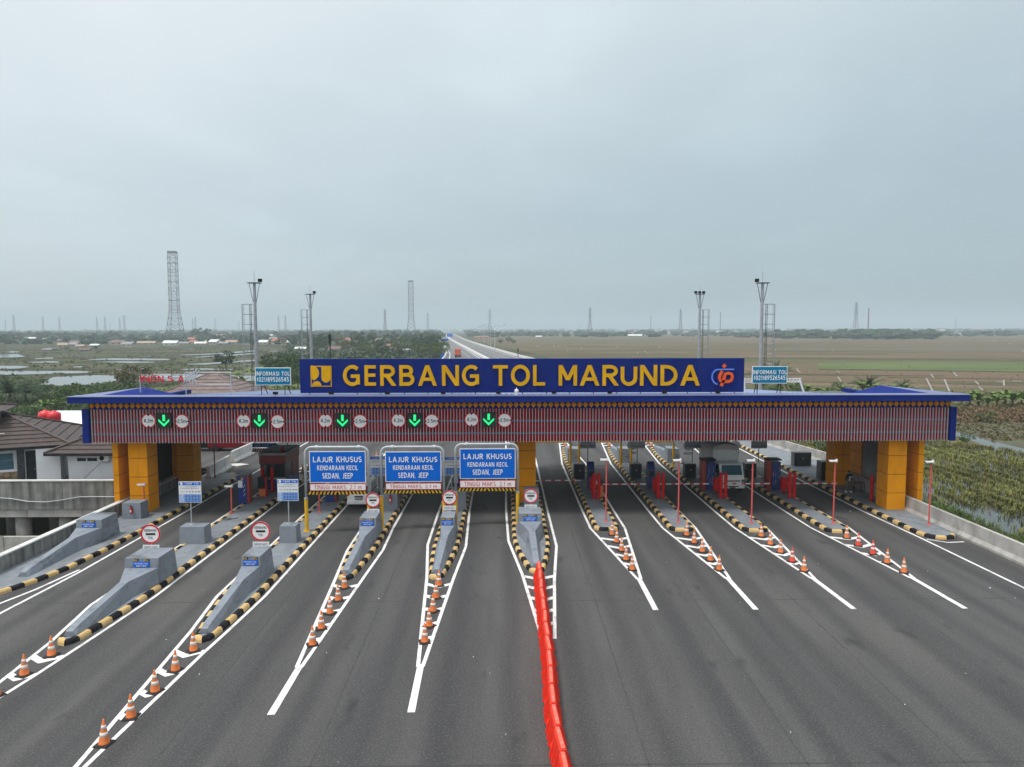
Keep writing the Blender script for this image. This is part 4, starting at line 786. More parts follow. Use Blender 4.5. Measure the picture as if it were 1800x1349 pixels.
# ================================================================== HEIGHT-LIMIT FRAMES
def gantry(x0, x1, Y, ztop, brd, strip_, bar, label, back=False):
    """brd, strip_, bar: z ranges; pipe frame with round corners"""
    g = thing('height_limit_frame', label, 'gantry', ((x0 + x1) / 2, Y, 0), group='height-limit frames')
    r = .085; cr = .42; pts = lambda sx, x: [(x - sx * cr * (1 - math.sin(R(a_))) * 0 + sx * (cr - cr * math.cos(R(a_))), Y, ztop - cr + cr * math.sin(R(a_))) for a_ in range(0, 91, 15)]
    MB().path([(x0, Y, 2.2)] + pts(1, x0) + pts(-1, x1)[::-1] + [(x1, Y, 2.2)], r, 10).build('pipe_frame', 'galv', g, True, 0, True)
    for x in (x0, x1):
        MB().tube((x, Y, .16), (x, Y, 2.25), .115, 12).build('post', 'yellow_paint', g, True); MB().b(x - .2, x + .2, Y - .2, Y + .2, .166, .2).build('foot_plate', 'yellow_paint', g, True)
        MB().tube((x, Y, 2.25), (x, Y, 2.32), .135, 12).build('collar', 'galv', g, True)
    bx0, bx1 = x0 + .28, x1 - .14 if not back else x1 - .28
    yb = Y - .12 if not back else Y + .10
    B(bx0, bx1, yb, yb + .04, *brd).build('board', 'sign_white' if not back else 'steel', g, True)
    for x in (bx0 + .45, bx1 - .45): MB().tube((x, Y, ztop + .12), (x, Y, brd[1] - .1), .02, 6).build('hanger', 'galv', g, True); MB().tube((x - .09, Y, ztop), (x + .09, Y, ztop), .125, 10).build('clamp', 'galv', g, True)
    sb = B(bx0, bx1, yb, yb + .04, *strip_).build('strip_board', 'sign_red' if not back else 'steel', g, True)
    for x in (bx0 + .7, bx1 - .7): B(x - .03, x + .03, yb + .0, yb + .03, strip_[1] + .002, brd[0] - .002).build('hanger', 'steel_dark', g, True)
    b_ = B(x0 + .13, x1 - .13, Y - .05, Y + .05, *bar).build('stop_bar', 'black' if not back else 'yellow_paint', g, True)
    if back: return g
    B(bx0 + .05, bx1 - .05, yb - .008, yb - .001, brd[0] + .05, brd[1] - .05).build('face', 'sign_blue', g, True)
    cx, w, h = (bx0 + bx1) / 2, bx1 - bx0, brd[1] - brd[0]; z0 = brd[0]
    text('LAJUR KHUSUS', .175, cx - w * .43, cx + w * .43, z0 + h * .65, z0 + h * .83, yb - .02, .01, 'sign_white', 'lettering', g, True)
    text('KENDARAAN KECIL', .175, cx - w * .36, cx + w * .36, z0 + h * .40, z0 + h * .55, yb - .02, .01, 'sign_white', 'lettering', g, True)
    text('SEDAN, JEEP', .175, cx - w * .27, cx + w * .27, z0 + h * .135, z0 + h * .31, yb - .02, .01, 'sign_white', 'lettering', g, True)
    B(bx0 + .04, bx1 - .04, yb - .008, yb - .001, strip_[0] + .04, strip_[1] - .04).build('strip_face', 'sign_white', sb, True)
    text('TINGGI MAKS. 2,1 m', .125, cx - w * .42, cx + w * .42, strip_[0] + .1, strip_[1] - .1, yb - .016, .007, 'sign_red', 'lettering', sb, True)
    L_ = x1 - x0 - .26; n_ = 8
    for i in range(-n_, n_):
        u0 = cx + L_ / 2 * i / n_; u1 = cx + L_ / 2 * (i + .52) / n_; sh = .09 * (1 if i < 0 else -1)
        MB().prism_y([(u0 - sh / 2, bar[0] + .004), (u1 - sh / 2, bar[0] + .004), (u1 + sh / 2, bar[1] - .004), (u0 + sh / 2, bar[1] - .004)], Y - .058, Y - .051).build('stripe', 'yellow_paint', b_, True)
    return g
for (xa, xb, Y, yt, b0, b1, s0, s1, r0, r1, nm) in ((537.5, 648, 44.7, 786.5, 793, 848.5, 850, 862.5, 864, 869.5, 'left'), (670.5, 780, 45.4, 786.5, 794, 847.5, 849.5, 861, 862.5, 868, 'middle'), (801, 910, 46.3, 782, 789, 842.5, 845, 858, 859, 864.5, 'right')):
    z = lambda y, d=0: at(700, y + (700 - 720) * 0, Y - .1).z
    gantry(at(xa, 850, Y).x, at(xb, 850, Y).x, Y, z(yt), (z(b1), z(b0)), (z(s1), z(s0)), (z(r1), z(r0)), 'pipe frame with blue LAJUR KHUSUS board and striped bar, %s of three before the canopy' % nm)
for i, (xa, xb) in enumerate(((2.55, 6.05), (6.85, 10.8), (11.75, 15.75))):
    gantry(xa, xb, 66.0, 5.4, (3.3, 4.9), (2.65, 3.1), (2.38, 2.55), 'pipe height-limit frame seen from behind beyond the canopy, %s from the left' % ORD[i], True)

# ================================================================== CONES
def make_cone(col='cone_orange', tall=1.0):
    g = thing('traffic_cone', 'x', 'traffic cone'); g['group'] = 'traffic cones'
    MB().hull([(-.24, -.24, .006), (.24, -.24, .006), (.24, .24, .006), (-.24, .24, .006)], [(-.22, -.22, .05), (.22, -.22, .05), (.22, .22, .05), (-.22, .22, .05)]).build('base', 'rubber', g, False, .008)
    rad = lambda z: .175 - (z - .05) * .195
    MB().lathe([(rad(.052), .052), (rad(.08) - .012, .08), (rad(.2), .2), (rad(.5), .5), (rad(.8), .8), (.018, .83)], 16).build('body', col, g, False, 0, True)
    for z0, z1 in ((.30, .42), (.53, .64)): MB().lathe([(rad(z0) + .004, z0), (rad(z1) + .004, z1)], 16).build('band', 'cone_white', g, False, 0, True)
    g.scale = (tall, tall, tall); return g
cone_o, cone_r = make_cone(), make_cone('cone_red')
kids0 = {}
for q in bpy.data.objects:
    if q.parent: kids0.setdefault(q.parent.name, []).append(q)
used = set()
def cone(x, y, label, z=0.0, red=False):
    src = cone_r if red else cone_o
    if src.name in used: o = copy_tree(src, None, kids0)
    else: used.add(src.name); o = src
    o.location = (x + random.uniform(-.03, .03), y, z); o.rotation_euler = (random.uniform(-.015, .015), random.uniform(-.02, .02), random.uniform(0, 1.5)); o['label'] = label; return o
rows = [('before the second island from the left', [(-18.2, 27.7), (-18.2, 26.1), (-18.17, 24.55), (-18.2, 23.0)], ''), ('before the third island from the left', [(-12.66, 28.05), (-12.63, 26.38), (-12.65, 24.8), (-12.63, 23.1), (-12.64, 21.55)], ''),
        ('before the fourth island from the left', [(-8.16, 35.05), (-8.08, 33.38), (-8.06, 31.8), (-8.04, 30.15), (-8.02, 28.55)], ''), ('before the fifth island from the left', [(-3.43, 35.3), (-3.44, 33.65), (-3.41, 32.0), (-3.37, 30.35), (-3.39, 28.75)], ''),
        ('before the first right-hand island', [(6.69, 44.1), (6.72, 42.5), (6.75, 40.85), (6.77, 39.2), (6.80, 37.55)], ''), ('before the second right-hand island', [(11.39, 43.9), (11.43, 42.3), (11.46, 40.6), (11.48, 39.0), (11.5, 37.45)], ''),
        ('before the third right-hand island', [(15.98, 43.6), (15.95, 41.9), (15.97, 40.35), (15.99, 38.75), (15.99, 37.2)], '3'), ('before the fourth right-hand island', [(21.16, 43.2), (21.13, 41.6), (21.16, 40.0), (21.16, 38.45), (21.25, 36.9)], '12')]
for nm, L_, rd in rows:
    for i, (x, y) in enumerate(L_): cone(x, y, 'traffic cone %s, %s counting from the island' % (nm, ORD[i]), red=str(i) in rd)
for k_, c in enumerate((6.55, 11.43, 16.12, 21.35)):
    for i in range(6): cone(c + .05, 78.2 + i * 1.6, 'traffic cone beyond the far tip of the %s right-hand island, %s from the tip' % (ORD[k_], ORD[i]))
for k_, (c, n_) in enumerate(((-18.42, 5), (-13.0, 5))):
    for i in range(n_): cone(c, 64 + i * 1.7, 'traffic cone beyond the %s island from the left, %s behind its far end' % (ORD[k_ + 1], ORD[i]))

# ================================================================== RED WATER BARRIERS
bar = thing('water_barrier', 'x', 'barrier', group='red water-filled barriers')
prof = [(-.24, .0), (-.24, .16), (-.15, .30), (-.115, .84), (-.07, .90), (.07, .90), (.115, .84), (.15, .30), (.24, .16), (.24, .0)]
t = MB(); sc = lambda f, y: [(x * f, y, z * (.97 + .03 * f)) for x, z in prof]
for ya, fa, yb_, fb in ((-.60, .80, -.52, 1.0), (-.52, 1.0, .52, 1.0), (.52, 1.0, .60, .80)): t.hull(sc(fa, ya), sc(fb, yb_))
t.build('shell', 'barrier_red', bar, False, .012)
for s_ in (-1, 1):
    for k_ in range(3):
        y = -.34 + k_ * .34; t = MB()
        t.hull([(s_ * .12, y - .11, .14), (s_ * .31, y - .11, .14), (s_ * .30, y - .10, .24), (s_ * .13, y - .05, .74)], [(s_ * .12, y + .11, .14), (s_ * .27, y + .11, .14), (s_ * .25, y + .10, .24), (s_ * .12, y + .03, .70)]); t.build('rib', 'barrier_red', bar, False, .01)
MB().b(-.06, .06, -.56, .56, .901, .93).build('top_rail', 'barrier_top', bar, False, .01)
for y in (-.3, .3): MB().lathe([(.035, 0), (.035, .012)], 10, 0, y, .926).build('filler_cap', 'steel', bar)
MB().lathe([(.05, .02), (.05, .82)], 8, 0, .63, .02).build('coupling', 'barrier_red', bar)
kids0 = {}
for q in bpy.data.objects:
    if q.parent: kids0.setdefault(q.parent.name, []).append(q)
PB = [(947, 1002), (950, 1030), (953, 1060), (958, 1100), (963, 1140), (966.5, 1180), (969, 1220), (973, 1260), (980, 1300), (990, 1349), (998, 1400), (1004, 1480)]
pl = [G(x, y, .45) for x, y in PB]; D = [0]
for a_, b2 in zip(pl, pl[1:]): D.append(D[-1] + (b2 - a_).length)
def along(s):
    for i in range(len(D) - 1):
        if s <= D[i + 1]: return pl[i].lerp(pl[i + 1], (s - D[i]) / (D[i + 1] - D[i]))
    return pl[-1]
s = .0; i = 0
while s + 1.26 < D[-1]:
    a_, b2 = along(s), along(s + 1.24); o = bar if i == 0 else copy_tree(bar, None, kids0); d = a_ - b2
    o.location = ((a_.x + b2.x) / 2, (a_.y + b2.y) / 2, .004); o.rotation_euler = (0, 0, math.atan2(d.y, d.x) - math.pi / 2 + random.uniform(-.06, .06))
    o['label'] = 'red plastic water barrier, %s in the line counting from the centre island' % ordinal(i); s += 1.29; i += 1

# ================================================================== WALLS AND JERSEY BARRIERS
def panel_wall(name, pts, prof, m, label, L=6.0):
    """prof: (offset to the outside, z) loop; pts plan polyline"""
    w = thing(name, label, 'wall', (*pts[0], 0)); 
    for a_, b2 in zip(pts, pts[1:]):
        a_, b2 = Vector((*a_, 0)), Vector((*b2, 0)); n_ = max(1, round((b2 - a_).length / L)); d = (b2 - a_).normalized(); nr = Vector((d.y, -d.x, 0))
        for i in range(n_):
            p, q = a_.lerp(b2, i / n_) + d * .012, a_.lerp(b2, (i + 1) / n_) - d * .012
            MB().hull([p + nr * o_ + Vector((0, 0, z)) for o_, z in prof], [q + nr * o_ + Vector((0, 0, z)) for o_, z in prof]).build('panel', m, w, True, .012)
    return w
jer = [(0, 0), (0, .14), (.16, .36), (.22, 1.08), (.46, 1.08), (.52, -.6)]
panel_wall('parapet_wall', [(28.3, -12), (28.3, 49.4), (28.45, 60), (30.5, 64), (30.5, 68), (28.75, 79), (27.2, 100), (26.6, 128)], jer, 'concrete', 'weathered pale concrete parapet wall along the right edge of the road')
panel_wall('parapet_wall', [(-26.9, 57.9), (-26.85, -12)][::1], [(0, 0), (0, .9), (.03, .95), (.3, .95), (.33, -4.4)], 'concrete_dirty', 'stained dark concrete parapet wall along the left edge of the road')
MB().b(0, 0, 0, 0, 0, 0)
cp = thing('wall_coping', 'pale concrete coping on the stained left parapet wall', 'coping', (-27.05, 20, .95)); 
for i in range(12): B(-27.25, -26.86, -12 + i * 5.8, -12 + (i + 1) * 5.8 - .02, .953, 1.03).build('coping_stone', 'concrete_white', cp, True)
def jersey(x0, y0, x1, y1, label, h=1.15):
    a_, b2 = Vector((x0, y0, 0)), Vector((x1, y1, 0)); d = b2 - a_; g = thing('jersey_barrier', label, 'barrier', ((x0 + x1) / 2, (y0 + y1) / 2, 0), math.atan2(d.y, d.x), 'white jersey barriers behind the canopy'); l = d.length / 2
    p = [(-.35, 0), (.35, 0), (.35, .12), (.16, .4), (.1, h), (-.1, h), (-.16, .4), (-.35, .12)]
    MB().prism_x(p, -l, l).build('body', 'concrete_white', g, False, .015)
    for u in (-.6, .6): MB().b(u * l - .12, u * l + .12, -.36, -.345, .02, .1).build('lift_slot', 'near_black', g)
a_ = [G(366, 843), G(403, 822)]; jersey(a_[0].x, a_[0].y, a_[1].x, a_[1].y, 'white jersey barrier nearest the left rear column')
a_ = [G(408, 814), G(452, 793)]; jersey(a_[0].x, a_[0].y, a_[1].x, a_[1].y, 'white jersey barrier in the middle of the row left of the toll booth')
a_ = [G(455, 791.5), G(505, 772)]; jersey(a_[0].x, a_[0].y, a_[1].x, a_[1].y, 'white jersey barrier farthest along the row behind the small blue sign')
o = thing('broken_slab', 'broken piece of concrete lying by the jersey barriers', 'slab', G(413, 820)); MB().prism([(-.9, -.5), (.5, -.7), (1.3, .2), (.3, .7), (-.6, .5)], .004, .16).build('slab', 'concrete_white', o)

# ================================================================== RED CAMERA POLES, KIOSKS, GATES
def cam_pole(x, y, h, label, group='red camera poles', z=.165, m='pole_red'):
    g = thing('camera_pole', label, 'pole', (x, y, z), group=group)
    MB().tube((0, 0, .0), (0, 0, h), .05, 10).build('pole', m, g); MB().lathe([(.14, 0), (.14, .03), (.07, .06)], 10).build('base_flange', m, g)
    MB().b(-.42, .06, -.12, .10, h + .02, h + .13).build('camera_body', 'sign_white', g, False, .02); MB().b(.062, .12, -.1, .08, h, h + .2).build('camera_bracket', 'sign_white', g); MB().b(-.44, -.421, -.1, .08, h + .035, h + .115).build('lens', 'near_black', g); return g
for i, (x, y) in enumerate(((6.68, 46.7), (11.44, 46.35), (16.27, 46.2), (21.6, 45.95), (27.68, 45.5))):
    cam_pole(x, y, 4.1, 'tall red pole with white camera, %s from the left on the right-hand islands' % ORD[i])
cam_pole(at(256.5, 905, 49.3).x, 49.15, 2.0, 'short red pole with white lamp before the left front column', 'short red poles'); cam_pole(at(405.5, 905, 49.0).x, 49.2, 1.85, 'short red pole with white lamp left of the blue kiosk', 'short red poles')
cam_pole(at(559, 903, 49.0).x, 49.4, 1.8, 'short red pole left of the white van', 'short red poles')
cam_pole(G(378, 843).x, G(378, 843).y, 4.2, 'tall red pole beside the nearest jersey barrier', 'tall red poles', .165, 'red_dark'); cam_pole(at(511, 840, 62).x, 61.3, 4.6, 'tall dark red pole behind the toll booth', 'tall red poles', .165, 'red_dark')
def kiosk(x, y, label, rz=0, dark=False):
    g = thing('ticket_kiosk', label, 'kiosk', (x, y, .165), rz, 'ticket kiosks')
    MB().b(-.40, .28, 0, .75, .0, 2.05).build('cabinet', 'kiosk_blue', g, False, .03); MB().b(.283, .44, .03, .72, .0, 2.02).build('side_panel', 'kiosk_red', g, False, .02); MB().b(-.43, .46, -.03, .78, 2.053, 2.12).build('roof', 'cabinet', g, False, .02)
    MB().b(-.36, -.03, -.012, -.002, 1.2, 1.72).build('notice', 'paper', g); MB().disc(-.04, -.016, 1.85, .09, .012, 14).build('emblem', 'gold', g); MB().b(-.44, .32, -.03, .78, .0, .12).build('base', 'kiosk_blue', g)
    for k_ in range(3): MB().add([(.02, -.012, .55 + k_ * .32), (.05, -.012, .55 + k_ * .32), (.17, -.012, .78 + k_ * .32), (.14, -.012, .78 + k_ * .32)], [(0, 1, 2, 3)]).build('stripe', 'paper', g)
    return g
kiosk(-19.45, 52.0, 'blue ticket kiosk with rust-red side on the second island from the left'); kiosk(-13.1, 52.4, 'blue ticket kiosk behind the leftmost height-limit frame'); kiosk(-8.5, 53.2, 'blue ticket kiosk on the island beside the white van'); kiosk(-3.6, 53.2, 'blue ticket kiosk behind the middle height-limit frame')
def kiosk_r(x, y, label, tall):
    g = thing('ticket_machine', label, 'ticket machine', (x, y, .165), 0, 'ticket machines of the right-hand lanes')
    if tall:
        MB().b(-.42, -.1, 0, .8, 0, 2.35).build('side_panel', 'kiosk_red', g, False, .02); MB().b(-.097, .62, -.08, .85, 0, 2.25).build('cabinet', 'kiosk_blue', g, False, .05); MB().b(-.46, .66, -.1, .88, 2.36, 2.47).build('roof', 'near_black', g, False, .02)
        t = MB()
        for k_ in range(9):
            xx = -.05 + random.random() * .6; z0 = random.uniform(.2, 1.5); t.add([(xx, -.09, z0), (xx + .03, -.09, z0), (xx + .12 * random.uniform(-1, 1), -.09, z0 + .5)], [(0, 1, 2)])
        t.build('graffiti_stripes', 'galv', g)
    else:
        pr = [(-.35, 0), (.35, 0), (.35, 1.6), (.28, 1.95), (.1, 2.15), (-.12, 2.0), (-.3, 1.6)]; MB().prism_x([(y_, z_) for y_, z_ in pr], -.28, .22).build('cabinet', 'kiosk_blue', g, False, .03); MB().prism_x([(y_ * .96, z_ * .98) for y_, z_ in pr], -.36, -.283).build('side_panel', 'cabinet', g); MB().b(-.2, .14, -.37, -.352, 1.0, 1.4).build('screen', 'glass', g)
def gate(x, y, label, n=ORD, arm=4.0, adir=1, boll=True, lo=''):
    g = thing('barrier_gate', label, 'barrier gate', (x, y, .165), 0, 'barrier gates')
    MB().b(-.32, .14, .45, .85, .35, 1.35).build('housing', 'red_paint', g, False, .03); MB().b(-.16, .0, .55, .75, .0, .35).build('stand', 'red_dark', g)
    MB().b(.143, .143 + arm, .60, .68, .82, .90).build('arm', 'sign_white', g)
    for k_ in range(5): u = .55 + k_ * (arm - .6) / 4.6; MB().b(.143 + u - .3, .143 + u + .02, .595, .685, .815, .905).build('red_band', 'sign_red', g)
    return g
def bollards(x, y, label, n=2):
    for i in range(n):
        g = thing('bollard', label + (', left one of the pair' if i == 0 and n > 1 else ', right one of the pair' if n > 1 else ''), 'bollard', (x + i * .36, y, .165), 0, 'red guard posts')
        MB().lathe([(.125, 0), (.125, 1.88), (.10, 1.95), (.03, 1.97)], 14).build('post', 'red_paint', g); MB().lathe([(.15, 0), (.15, .04), (.126, .05)], 14).build('collar', 'red_dark', g)
def cabinet(x, y, label, w=.95, d=.8, h=1.25, m='cabinet_door'):
    g = thing('control_cabinet', label, 'cabinet', (x, y, .165), 0, 'black control cabinets')
    MB().b(-w / 2, w / 2, 0, d, .0, h).build('body', 'cabinet', g, False, .02); MB().b(-w / 2 + .06, w / 2 - .06, -.022, -.002, .06, h - .06).build('door', m, g, False, .008); MB().disc(.02, -.04, h * .56, .05, .015, 10).build('handle', 'paper', g)
for i, (c, w, y0, y1) in enumerate(RISL):
    nm = ORD[i] + ' right-hand island'
    cabinet(c - .22, 60.4, 'black control cabinet under a tariff board on the ' + nm); kiosk_r(c + (.35 if i < 2 else -.05), 56.8 if i < 2 else 55.9, ('curved dark blue' if i < 2 else 'tall striped') + ' ticket machine on the ' + nm, i >= 2)
    gate(c + (.25 if i < 2 else .3), 53.6, 'red barrier gate with striped arm on the ' + nm, arm=3.9); bollards(c + .12 if i < 2 else c + .2, 53.1, 'red round guard post on the ' + nm)
gate(1.6, 55.0, 'red barrier gate on the centre island with its arm across the lane to the right', arm=4.2)
bollards(27.25, 52.0, 'single red guard post by the right front column', 1)
o = thing('waste_drum', 'small orange drum beside the leftmost right-hand guard posts', 'drum', (7.25, 53.7, .165)); MB().lathe([(.2, 0), (.22, .3), (.2, .85), (.18, .87)], 14).build('drum', 'cone_orange', o)
cabinet(27.75, 65.5, 'wide black cabinet against the right wall beyond the canopy', 1.6, .8, 1.3); cabinet(27.2, 59.3, 'black cabinet beside the right rear column', 1.0, .9, 1.6)
for i, (xp, yp) in enumerate(((1293, 783), (1210, 784), (1111, 783))):
    p = at(xp, yp, 66.6); g = thing('round_sign', 'grey back of a round sign beyond the canopy, %s from the right' % ORD[i], 'road sign', (p.x, 66.6, .165), 0, 'round sign backs'); h = p.z - .165
    MB().disc(0, 0, h, .47, .03).build('disc', 'steel', g); MB().tube((0, .06, 0), (0, .06, h), .03, 8).build('pole', 'galv', g); B(-.4, .4, .0, .03, h - .85, h - .6).build('lower_plate', 'steel', g)
# toll booth
g = thing('toll_booth', 'dark red toll booth with black windows on the second island from the left', 'toll booth', (-18.75, 56.6, .165)); BX0, BX1, BY0, BY1 = -19.75, -17.75, 56.6, 60.4
B(BX0, BX1, BY0, BY1, .165, 1.0).build('lower_wall', 'kiosk_blue', g, True, .02); B(BX0 + .03, BX1 - .03, BY0 + .03, BY1 - .03, 1.003, 2.25).build('glazing', 'glass', g, True); B(BX0 - .05, BX1 + .05, BY0 - .05, BY1 + .05, 2.253, 2.95).build('fascia', 'red_dark', g, True, .02); B(BX0 - .1, BX1 + .1, BY0 - .1, BY1 + .1, 2.953, 3.15).build('roof', 'concrete', g, True, .02); B(BX0 + .1, BX1 - .1, BY0 + .1, BY1 - .1, 3.152, 3.2).build('roof_felt', 'black', g, True)
B(BX0 - .02, BX1 + .02, BY0 - .02, BY0 + .08, .98, 1.14).build('sill', 'steel', g, True)
for x in (BX0 + .02, -18.75, BX1 - .1): B(x, x + .08, BY0 + .01, BY0 + .06, 1.15, 2.25).build('mullion', 'near_black', g, True)
B(BX1 - .04, BX1 + .01, BY0 + 1.9, BY1, 1.0, 2.25).build('side_wall', 'red_dark', g, True); B(BX0 - .04, BX0 - .005, BY0, BY1, .2, .5).build('skirting', 'red_dark', g, True)
MB().lathe([(.16, 3.21), (.16, 3.4), (.1, 3.48)], 12, -18.2, 57.5, 0).build('beacon', 'red_paint', g, True)
bollards(-19.35, 55.9, 'red round guard post before the toll booth'); [o for o in ()]
bpy.data.objects['bollard'].location
for o in bpy.data.objects:
    if o.type == 'EMPTY' and o.name.startswith('bollard') and 'right one' in o['label'] and 'booth' in o['label']: o.location.x += .42
g = thing('reader_column', 'black and orange card reader column between the blue kiosk and the toll booth', 'card reader', (-18.85, 54.2, .165)); MB().b(-.28, .28, 0, .3, .6, 1.5).build('reader', 'near_black', g, False, .02); MB().b(.282, .36, 0, .3, .0, 1.5).build('side_plate', 'red_paint', g); MB().b(-.2, .28, .02, .28, 0, .597).build('foot', 'cone_orange', g)
# small blue height sign with striped bar above the booth lane
Y = 60.6; a_, b2 = at(443.5, 780.5, Y), at(487, 786.5, Y); g = thing('clearance_sign', 'small blue clearance sign over a red and white striped bar above the toll booth', 'sign', ((a_.x + b2.x) / 2, Y, 3.2))
B(a_.x, b2.x, Y, Y + .04, b2.z, a_.z + .05).build('panel', 'sign_blue', g, True); text('TINGGI MAKS. 4,2 m', .14, a_.x + .12, b2.x - .12, b2.z + .08, a_.z - .06, Y - .008, .007, 'sign_white', 'lettering', g, True)
c0, c1 = at(443.5, 788.5, Y), at(487, 795, Y); sb = B(c0.x, c1.x, Y, Y + .03, c1.z, c0.z).build('striped_bar', 'sign_white', g, True); L_ = c1.x - c0.x
for i in range(10):
    u = c0.x + L_ * (i + .25) / 10; sh = .16 * (1 if i < 5 else -1); MB().prism_y([(u - sh / 2 - .05, c1.z + .003), (u - sh / 2 + .05, c1.z + .003), (u + sh / 2 + .05, c0.z - .003), (u + sh / 2 - .05, c0.z - .003)], Y - .006, Y - .001).build('stripe', 'sign_red', sb, True)
for x in (a_.x + .2, b2.x - .2): MB().tube((x, Y + .06, b2.z), (x, Y + .06, 5.37), .03, 6).build('hanger', 'steel_dark', g, True)
for x in (a_.x + .2, b2.x - .2): MB().tube((x, Y + .06, c1.z), (x, Y + .06, b2.z + .1), .02, 6).build('hanger', 'steel_dark', g, True)
g = thing('cable_coil', 'loop of black cable lying on the second island from the left', 'cable', (at(397, 915, 47.6).x, 47.6, .17)); MB().path([(.35 * math.cos(R(a_)), .22 * math.sin(R(a_)), .02) for a_ in range(0, 331, 22)] + [(.75, .3, .02)], .022, 6).build('cable', 'black', g)

# ================================================================== VEHICLES
def wheel(par, x, y, r, w):
    o = MB().lathe([(r * .55, -w / 2), (r, -w / 2), (r, w / 2), (r * .55, w / 2)], 18, 0, 0, 0, 'x').build('wheel', 'rubber', par); o.location = (x, y, r)
    q = MB().lathe([(r * .54, -w / 2 + .02), (r * .54, w / 2 - .02)], 14, 0, 0, 0, 'x').build('rim', 'steel', o)
def box_truck(loc, label, body, cargo, front=True, cw=2.05):
    g = thing('box_truck', label, 'truck', loc)
    h = cw / 2
    cabp = [(0, .45), (0, 1.25), (.12, 1.45), (.42, 2.2), (.6, 2.3), (1.65, 2.3), (1.65, .45)]
    MB().prism_x(cabp, -h, h).build('cab', body, g, False, .05)
    MB().add([(-h + .12, .085, 1.42), (h - .12, .085, 1.42), (h - .18, .395, 2.16), (-h + .18, .395, 2.16)], [(0, 1, 2, 3)]).build('windscreen', 'glass_blue', g)
    for s_ in (-1, 1):
        MB().add([(s_ * (h + .004), .35, 1.42), (s_ * (h + .004), 1.35, 1.42), (s_ * (h + .004), 1.35, 2.1), (s_ * (h + .004), .55, 2.1)], [(0, 1, 2, 3)]).build('side_window', 'glass', g)
        MB().b(s_ * h * .93 - .14, s_ * h * .93 + .14, -.025, .03, .86, 1.08).build('headlight', 'glass_blue', g, False, .02); MB().b(s_ * (h + .22) - .09, s_ * (h + .22) + .09, -.05, .03, 1.35, 1.85).build('mirror', 'black', g, False, .02); MB().tube((s_ * h, .1, 1.85), (s_ * (h + .22), -.01, 1.7), .015, 5).build('mirror_arm', 'black', g)
        MB().tube((s_ * .35, .07, 1.43), (s_ * .1, .16, 1.62), .012, 5).build('wiper', 'black', g)
    MB().b(-h - .02, h + .02, -.1, .12, .38, .62).build('bumper', body, g, False, .04); MB().b(-.62, .62, -.022, -.002, .92, 1.0).build('grille', 'near_black', g); MB().b(-.5, .5, -.106, -.101, .50, .58).build('lower_grille', 'near_black', g); MB().b(-.22, .22, -.116, -.108, .36, .49).build('number_plate', 'black', g); MB().b(-.18, .18, -.122, -.117, .42, .45).build('plate_lettering', 'gold', g)
    MB().b(-.35, .35, .1, 4.9, .5, .75).build('chassis', 'near_black', g)
    hb = h + .12
    MB().hull([(-hb, 1.8, .85), (hb, 1.8, .85), (hb, 5.9, .85), (-hb, 5.9, .85)], [(-hb, 1.8, 3.3), (hb, 1.8, 3.3), (hb, 5.9, 3.3), (-hb, 5.9, 3.3)]).build('cargo_body', cargo, g, False, .05)
    MB().prism_y([(-hb - .03, 3.15), (hb + .03, 3.15), (hb - .1, 3.5), (0, 3.68), (-hb + .1, 3.5)], 1.72, 5.95).build('tarpaulin', 'canvas', g, False, .06)
    for i in range(12): x = -hb + .1 + i * (2 * hb - .2) / 11; MB().b(x - .025, x + .025, 1.77, 1.8, .9, 3.13).build('rib', cargo, g)
    for x in (-h + .16, h - .16):
        wheel(g, x, .75, .40, .24); wheel(g, x, 4.2, .40, .3)
    return g
tr = box_truck((16.85, 54.0, 0), 'white box truck with canvas-topped cargo body facing the camera in a right-hand lane', 'car_white', 'sheet_white', cw=1.9); tr.location = (17.95, 55.5, 0)
def van(loc, label, m='car_white'):
    g = thing('van', label, 'van', loc)       # rear towards the camera
    pr = [(-.02, .42), (.0, 1.0), (.22, 1.78), (.4, 1.86), (2.6, 1.84), (3.3, 1.2), (4.1, 1.0), (4.2, .42)]
    MB().prism_x(pr, -.85, .85).build('body', m, g, False, .07)
    MB().add([(-.66, .0, 1.1), (.66, .0, 1.1), (.6, .19, 1.68), (-.6, .19, 1.68)], [(0, 1, 2, 3)]).build('rear_window', 'glass', g)
    for s_ in (-1, 1):
        MB().b(s_ * .76 - .07, s_ * .76 + .07, -.03, .05, .95, 1.35).build('tail_lamp', 'red_paint', g, False, .02); MB().add([(s_ * .854, .5, 1.12), (s_ * .854, 2.7, 1.12), (s_ * .83, 2.4, 1.7), (s_ * .83, .6, 1.7)], [(0, 1, 2, 3)]).build('side_window', 'glass', g)
        wheel(g, s_ * .74, .8, .31, .2); wheel(g, s_ * .74, 3.4, .31, .2)
    MB().b(-.86, .86, -.1, .1, .36, .62).build('bumper', m, g, False, .04); MB().b(-.32, .32, -.035, -.012, .88, .96).build('handle_trim', 'near_black', g); MB().b(-.27, .27, -.045, -.02, .68, .84).build('number_plate', 'near_black', g); MB().b(-.22, .22, -.05, -.046, .74, .79).build('plate_lettering', 'paper', g)
    return g
van((at(631, 890, 50.9).x, 50.9, 0), 'white van seen from behind under the leftmost height-limit frame')
